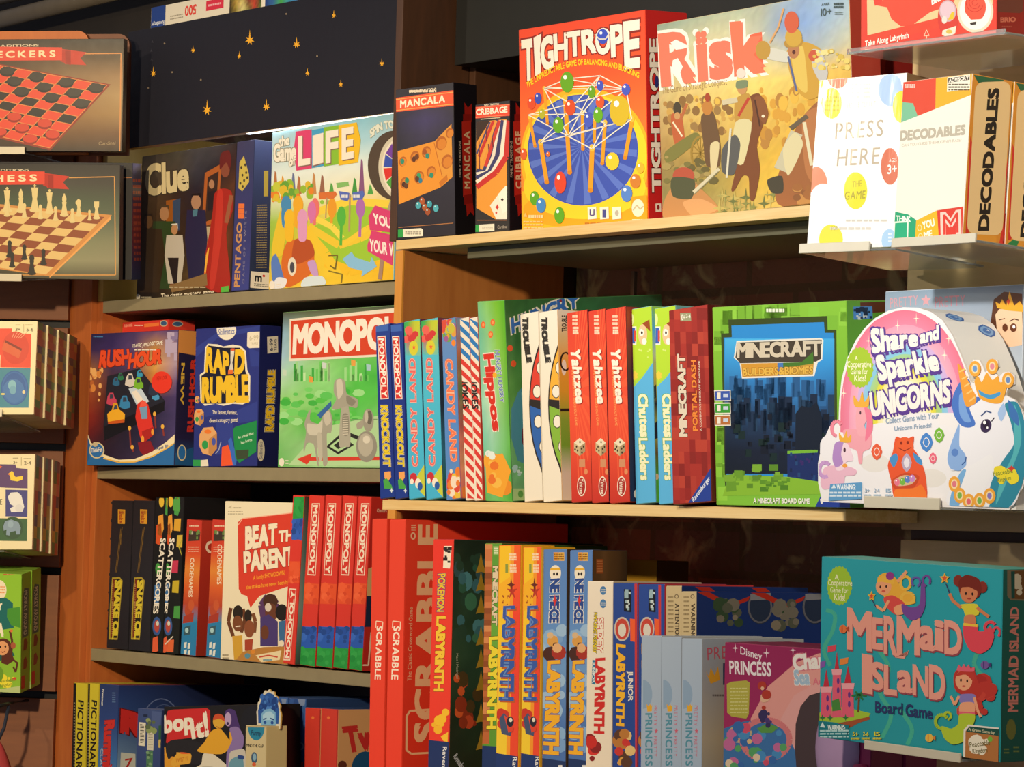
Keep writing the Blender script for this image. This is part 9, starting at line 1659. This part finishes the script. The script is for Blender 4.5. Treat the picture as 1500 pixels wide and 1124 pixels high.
for k_, d_, lb_ in (('checkers', .20, 'chequered board box'), ('chess', .195, 'pale wooden board box'), ('domino', .225, 'round-picture boxes'), ('memory', .157, 'duck and elephant boxes'), ('monkey', .107, 'lime green boxes')):
    f_ = FIT[k_][0]; wl_ = {'checkers': .2, 'chess': .2, 'domino': .145, 'memory': .15, 'monkey': .16}[k_]; i_ = {'checkers': (0, 1), 'chess': (0, 1), 'domino': (.0, 1), 'memory': (.0, .9), 'monkey': (0, .6)}[k_]
    acrylic_shelf('clear acrylic shelf under the ' + lb_ + ' on the left slatwall', FITM(k_) @ TR(.025 if wl_ == .2 else .0, -.003, -.001), wl_, d_, i_, .009)
# pouch hanging below the lime boxes
pch = empty('hanging_pouch', (-1.14, -.025, .635)); props(pch, 'red drawstring pouch hanging from the left slatwall, cut off by the bottom edge', 'pouch')
bm = bmesh.new(); bmesh.ops.create_uvsphere(bm, u_segments=20, v_segments=14, radius=1)
for v in bm.verts:
    z = v.co.z; s_ = 1-.45*max(0, z)**2; v.co = Vector((v.co.x*.052*s_*(1+.08*math.sin(9*math.atan2(v.co.y, v.co.x))), v.co.y*.03*s_, z*.11+.03))
me = bpy.data.meshes.new('pouch_body'); bm.to_mesh(me); bm.free(); me.materials.append(plain('red_cloth', '#9a2c30', .8, 0, .2, 30)); me.polygons.foreach_set('use_smooth', [True]*len(me.polygons))
o_ = bpy.data.objects.new('pouch_body', me); COL.objects.link(o_); o_.parent = pch
tube('drawstring', [(0, 0, .135), (.004, .01, .16), (0, .02, .20)], .003, plain('navy_cord', '#1c2438', .8), pch); tube('hook', [(.02, -.01, .20), (0, .02, .203), (-.085, .104, .203)], .003, BLACKMETAL, pch)

# wooden boards showing over the chequered board box
def slab(name, label, x0, x1, z1, mat, y):
    bm = bmesh.new(); n = 8; pts = [(x0, 0)]; r = .02
    pts += [(x1, 0)] + [(x1-r+r*math.cos(t), z1-r+r*math.sin(t)) for t in [math.pi/2*k/n for k in range(n+1)]]
    pts += [(x0+r+r*math.cos(t), z1-r+r*math.sin(t)) for t in [math.pi/2+math.pi/2*k/n for k in range(n+1)]]
    f0 = [bm.verts.new((x, 0, z)) for x, z in pts]; f1 = [bm.verts.new((x, .012, z)) for x, z in pts]
    bm.faces.new(f0); bm.faces.new(f1[::-1])
    for i in range(len(pts)): j = (i+1) % len(pts); bm.faces.new((f0[j], f0[i], f1[i], f1[j]))
    bmesh.ops.recalc_face_normals(bm, faces=bm.faces)
    me = bpy.data.meshes.new(name); bm.to_mesh(me); bm.free(); me.materials.append(mat)
    o = bpy.data.objects.new(name, me); COL.objects.link(o); o.matrix_world = FITM('checkers') @ TR(0, y, 0); props(o, label, 'toy'); return o
slab('wooden_board', 'orange-stained wooden board showing over the chequered board box', .02, .315, .218, wood('orange_board', '#b8622c', '#cc7434', grain=7), .062)
slab('wooden_board', 'dark brown wooden board behind the orange-stained one', .05, .385, .214, wood('brown_board', '#6a3a20', '#7c4628', grain=7), .078)

# jigsaw boxes lying on top of the star board, printed upside down
def jig(x0, x1, key):
    w, d, h = x1-x0, .14, .037
    pr = Print(); carton_body(pr, w, d, h, dict(F='#e6dfce', T='#c8c0b0', L='#24418c', R='#c8c0b0')); pr.face((0, 0, 0), (w, 0, 0), (0, 0, h), [(0, 0), (300, 0), (300, 30), (0, 30)])
    if key == 0:
        pr.R(0, 0, 30, 30, '#22408e'); pr.T('Ravensburger', (27, 26), (3, 26), (27, 30), '#e8ecf4', bold=.02, tr=(3, 30)) if False else pr.T('Ravensburger', (28, 22), (2, 22), (28, 28), '#e8ecf4', bold=.02)
        pr.T('500', (92, 8), (70, 8), (92, 22), '#e0483c', bold=.03); pr.tiny(40, 16, 66, 24, 2, '#a8a090', 3, .4); pr.P([(112, 6), (146, 6), (146, 20), (112, 20)], '#d83048'); pr.tiny(116, 10, 142, 16, 1, '#f0b0b8')
        pr.G(['#6a7a30 #b8a040 #8a3a28 #3a6a2c #b83a2c #5a7a30', '#3a2a18 #a88a38 #d8c878 #7a2c20 #c84a30 #3a5a28', '#2a2018 #8a7a30 #e0d490 #8a8a48 #a83428 #4a6a2c'], 158, 0, 218, 30, jit=.3, sub=4, seed=3); pr.R(221, 0, 226, 30, '#f0eadc'); pr.G(['#2c4a9c #2c58a8 #3aa048 #58b050 #3a78c0 #d8c040', '#24408c #3a70b0 #48a848 #3a90c0 #4a88c8 #c83a34'], 226, 0, 300, 30, sub=3, jit=.15)
    else: pr.G(['#2c4a9c #3aa048 #4a88c8', '#24408c #48a848 #c83a34'], 0, 0, 300, 30, sub=4, jit=.2)
    return pr, w
pr, w_ = jig(-.995, -.50, 0)
j1 = link_mesh('jigsaw_puzzle_box', pr.v, pr.f, CARD, None, pr.c); j1.matrix_world = TR(-.995, .150, 2.0335); props(j1, 'white-edged puzzle box lying upside down on top of the star board', 'puzzle box')
# ledge the puzzle box rests on
lpart('top_board', [(-1.055, .159, 2.013, -.022, .36, 2.0325)], DARKWOOD)
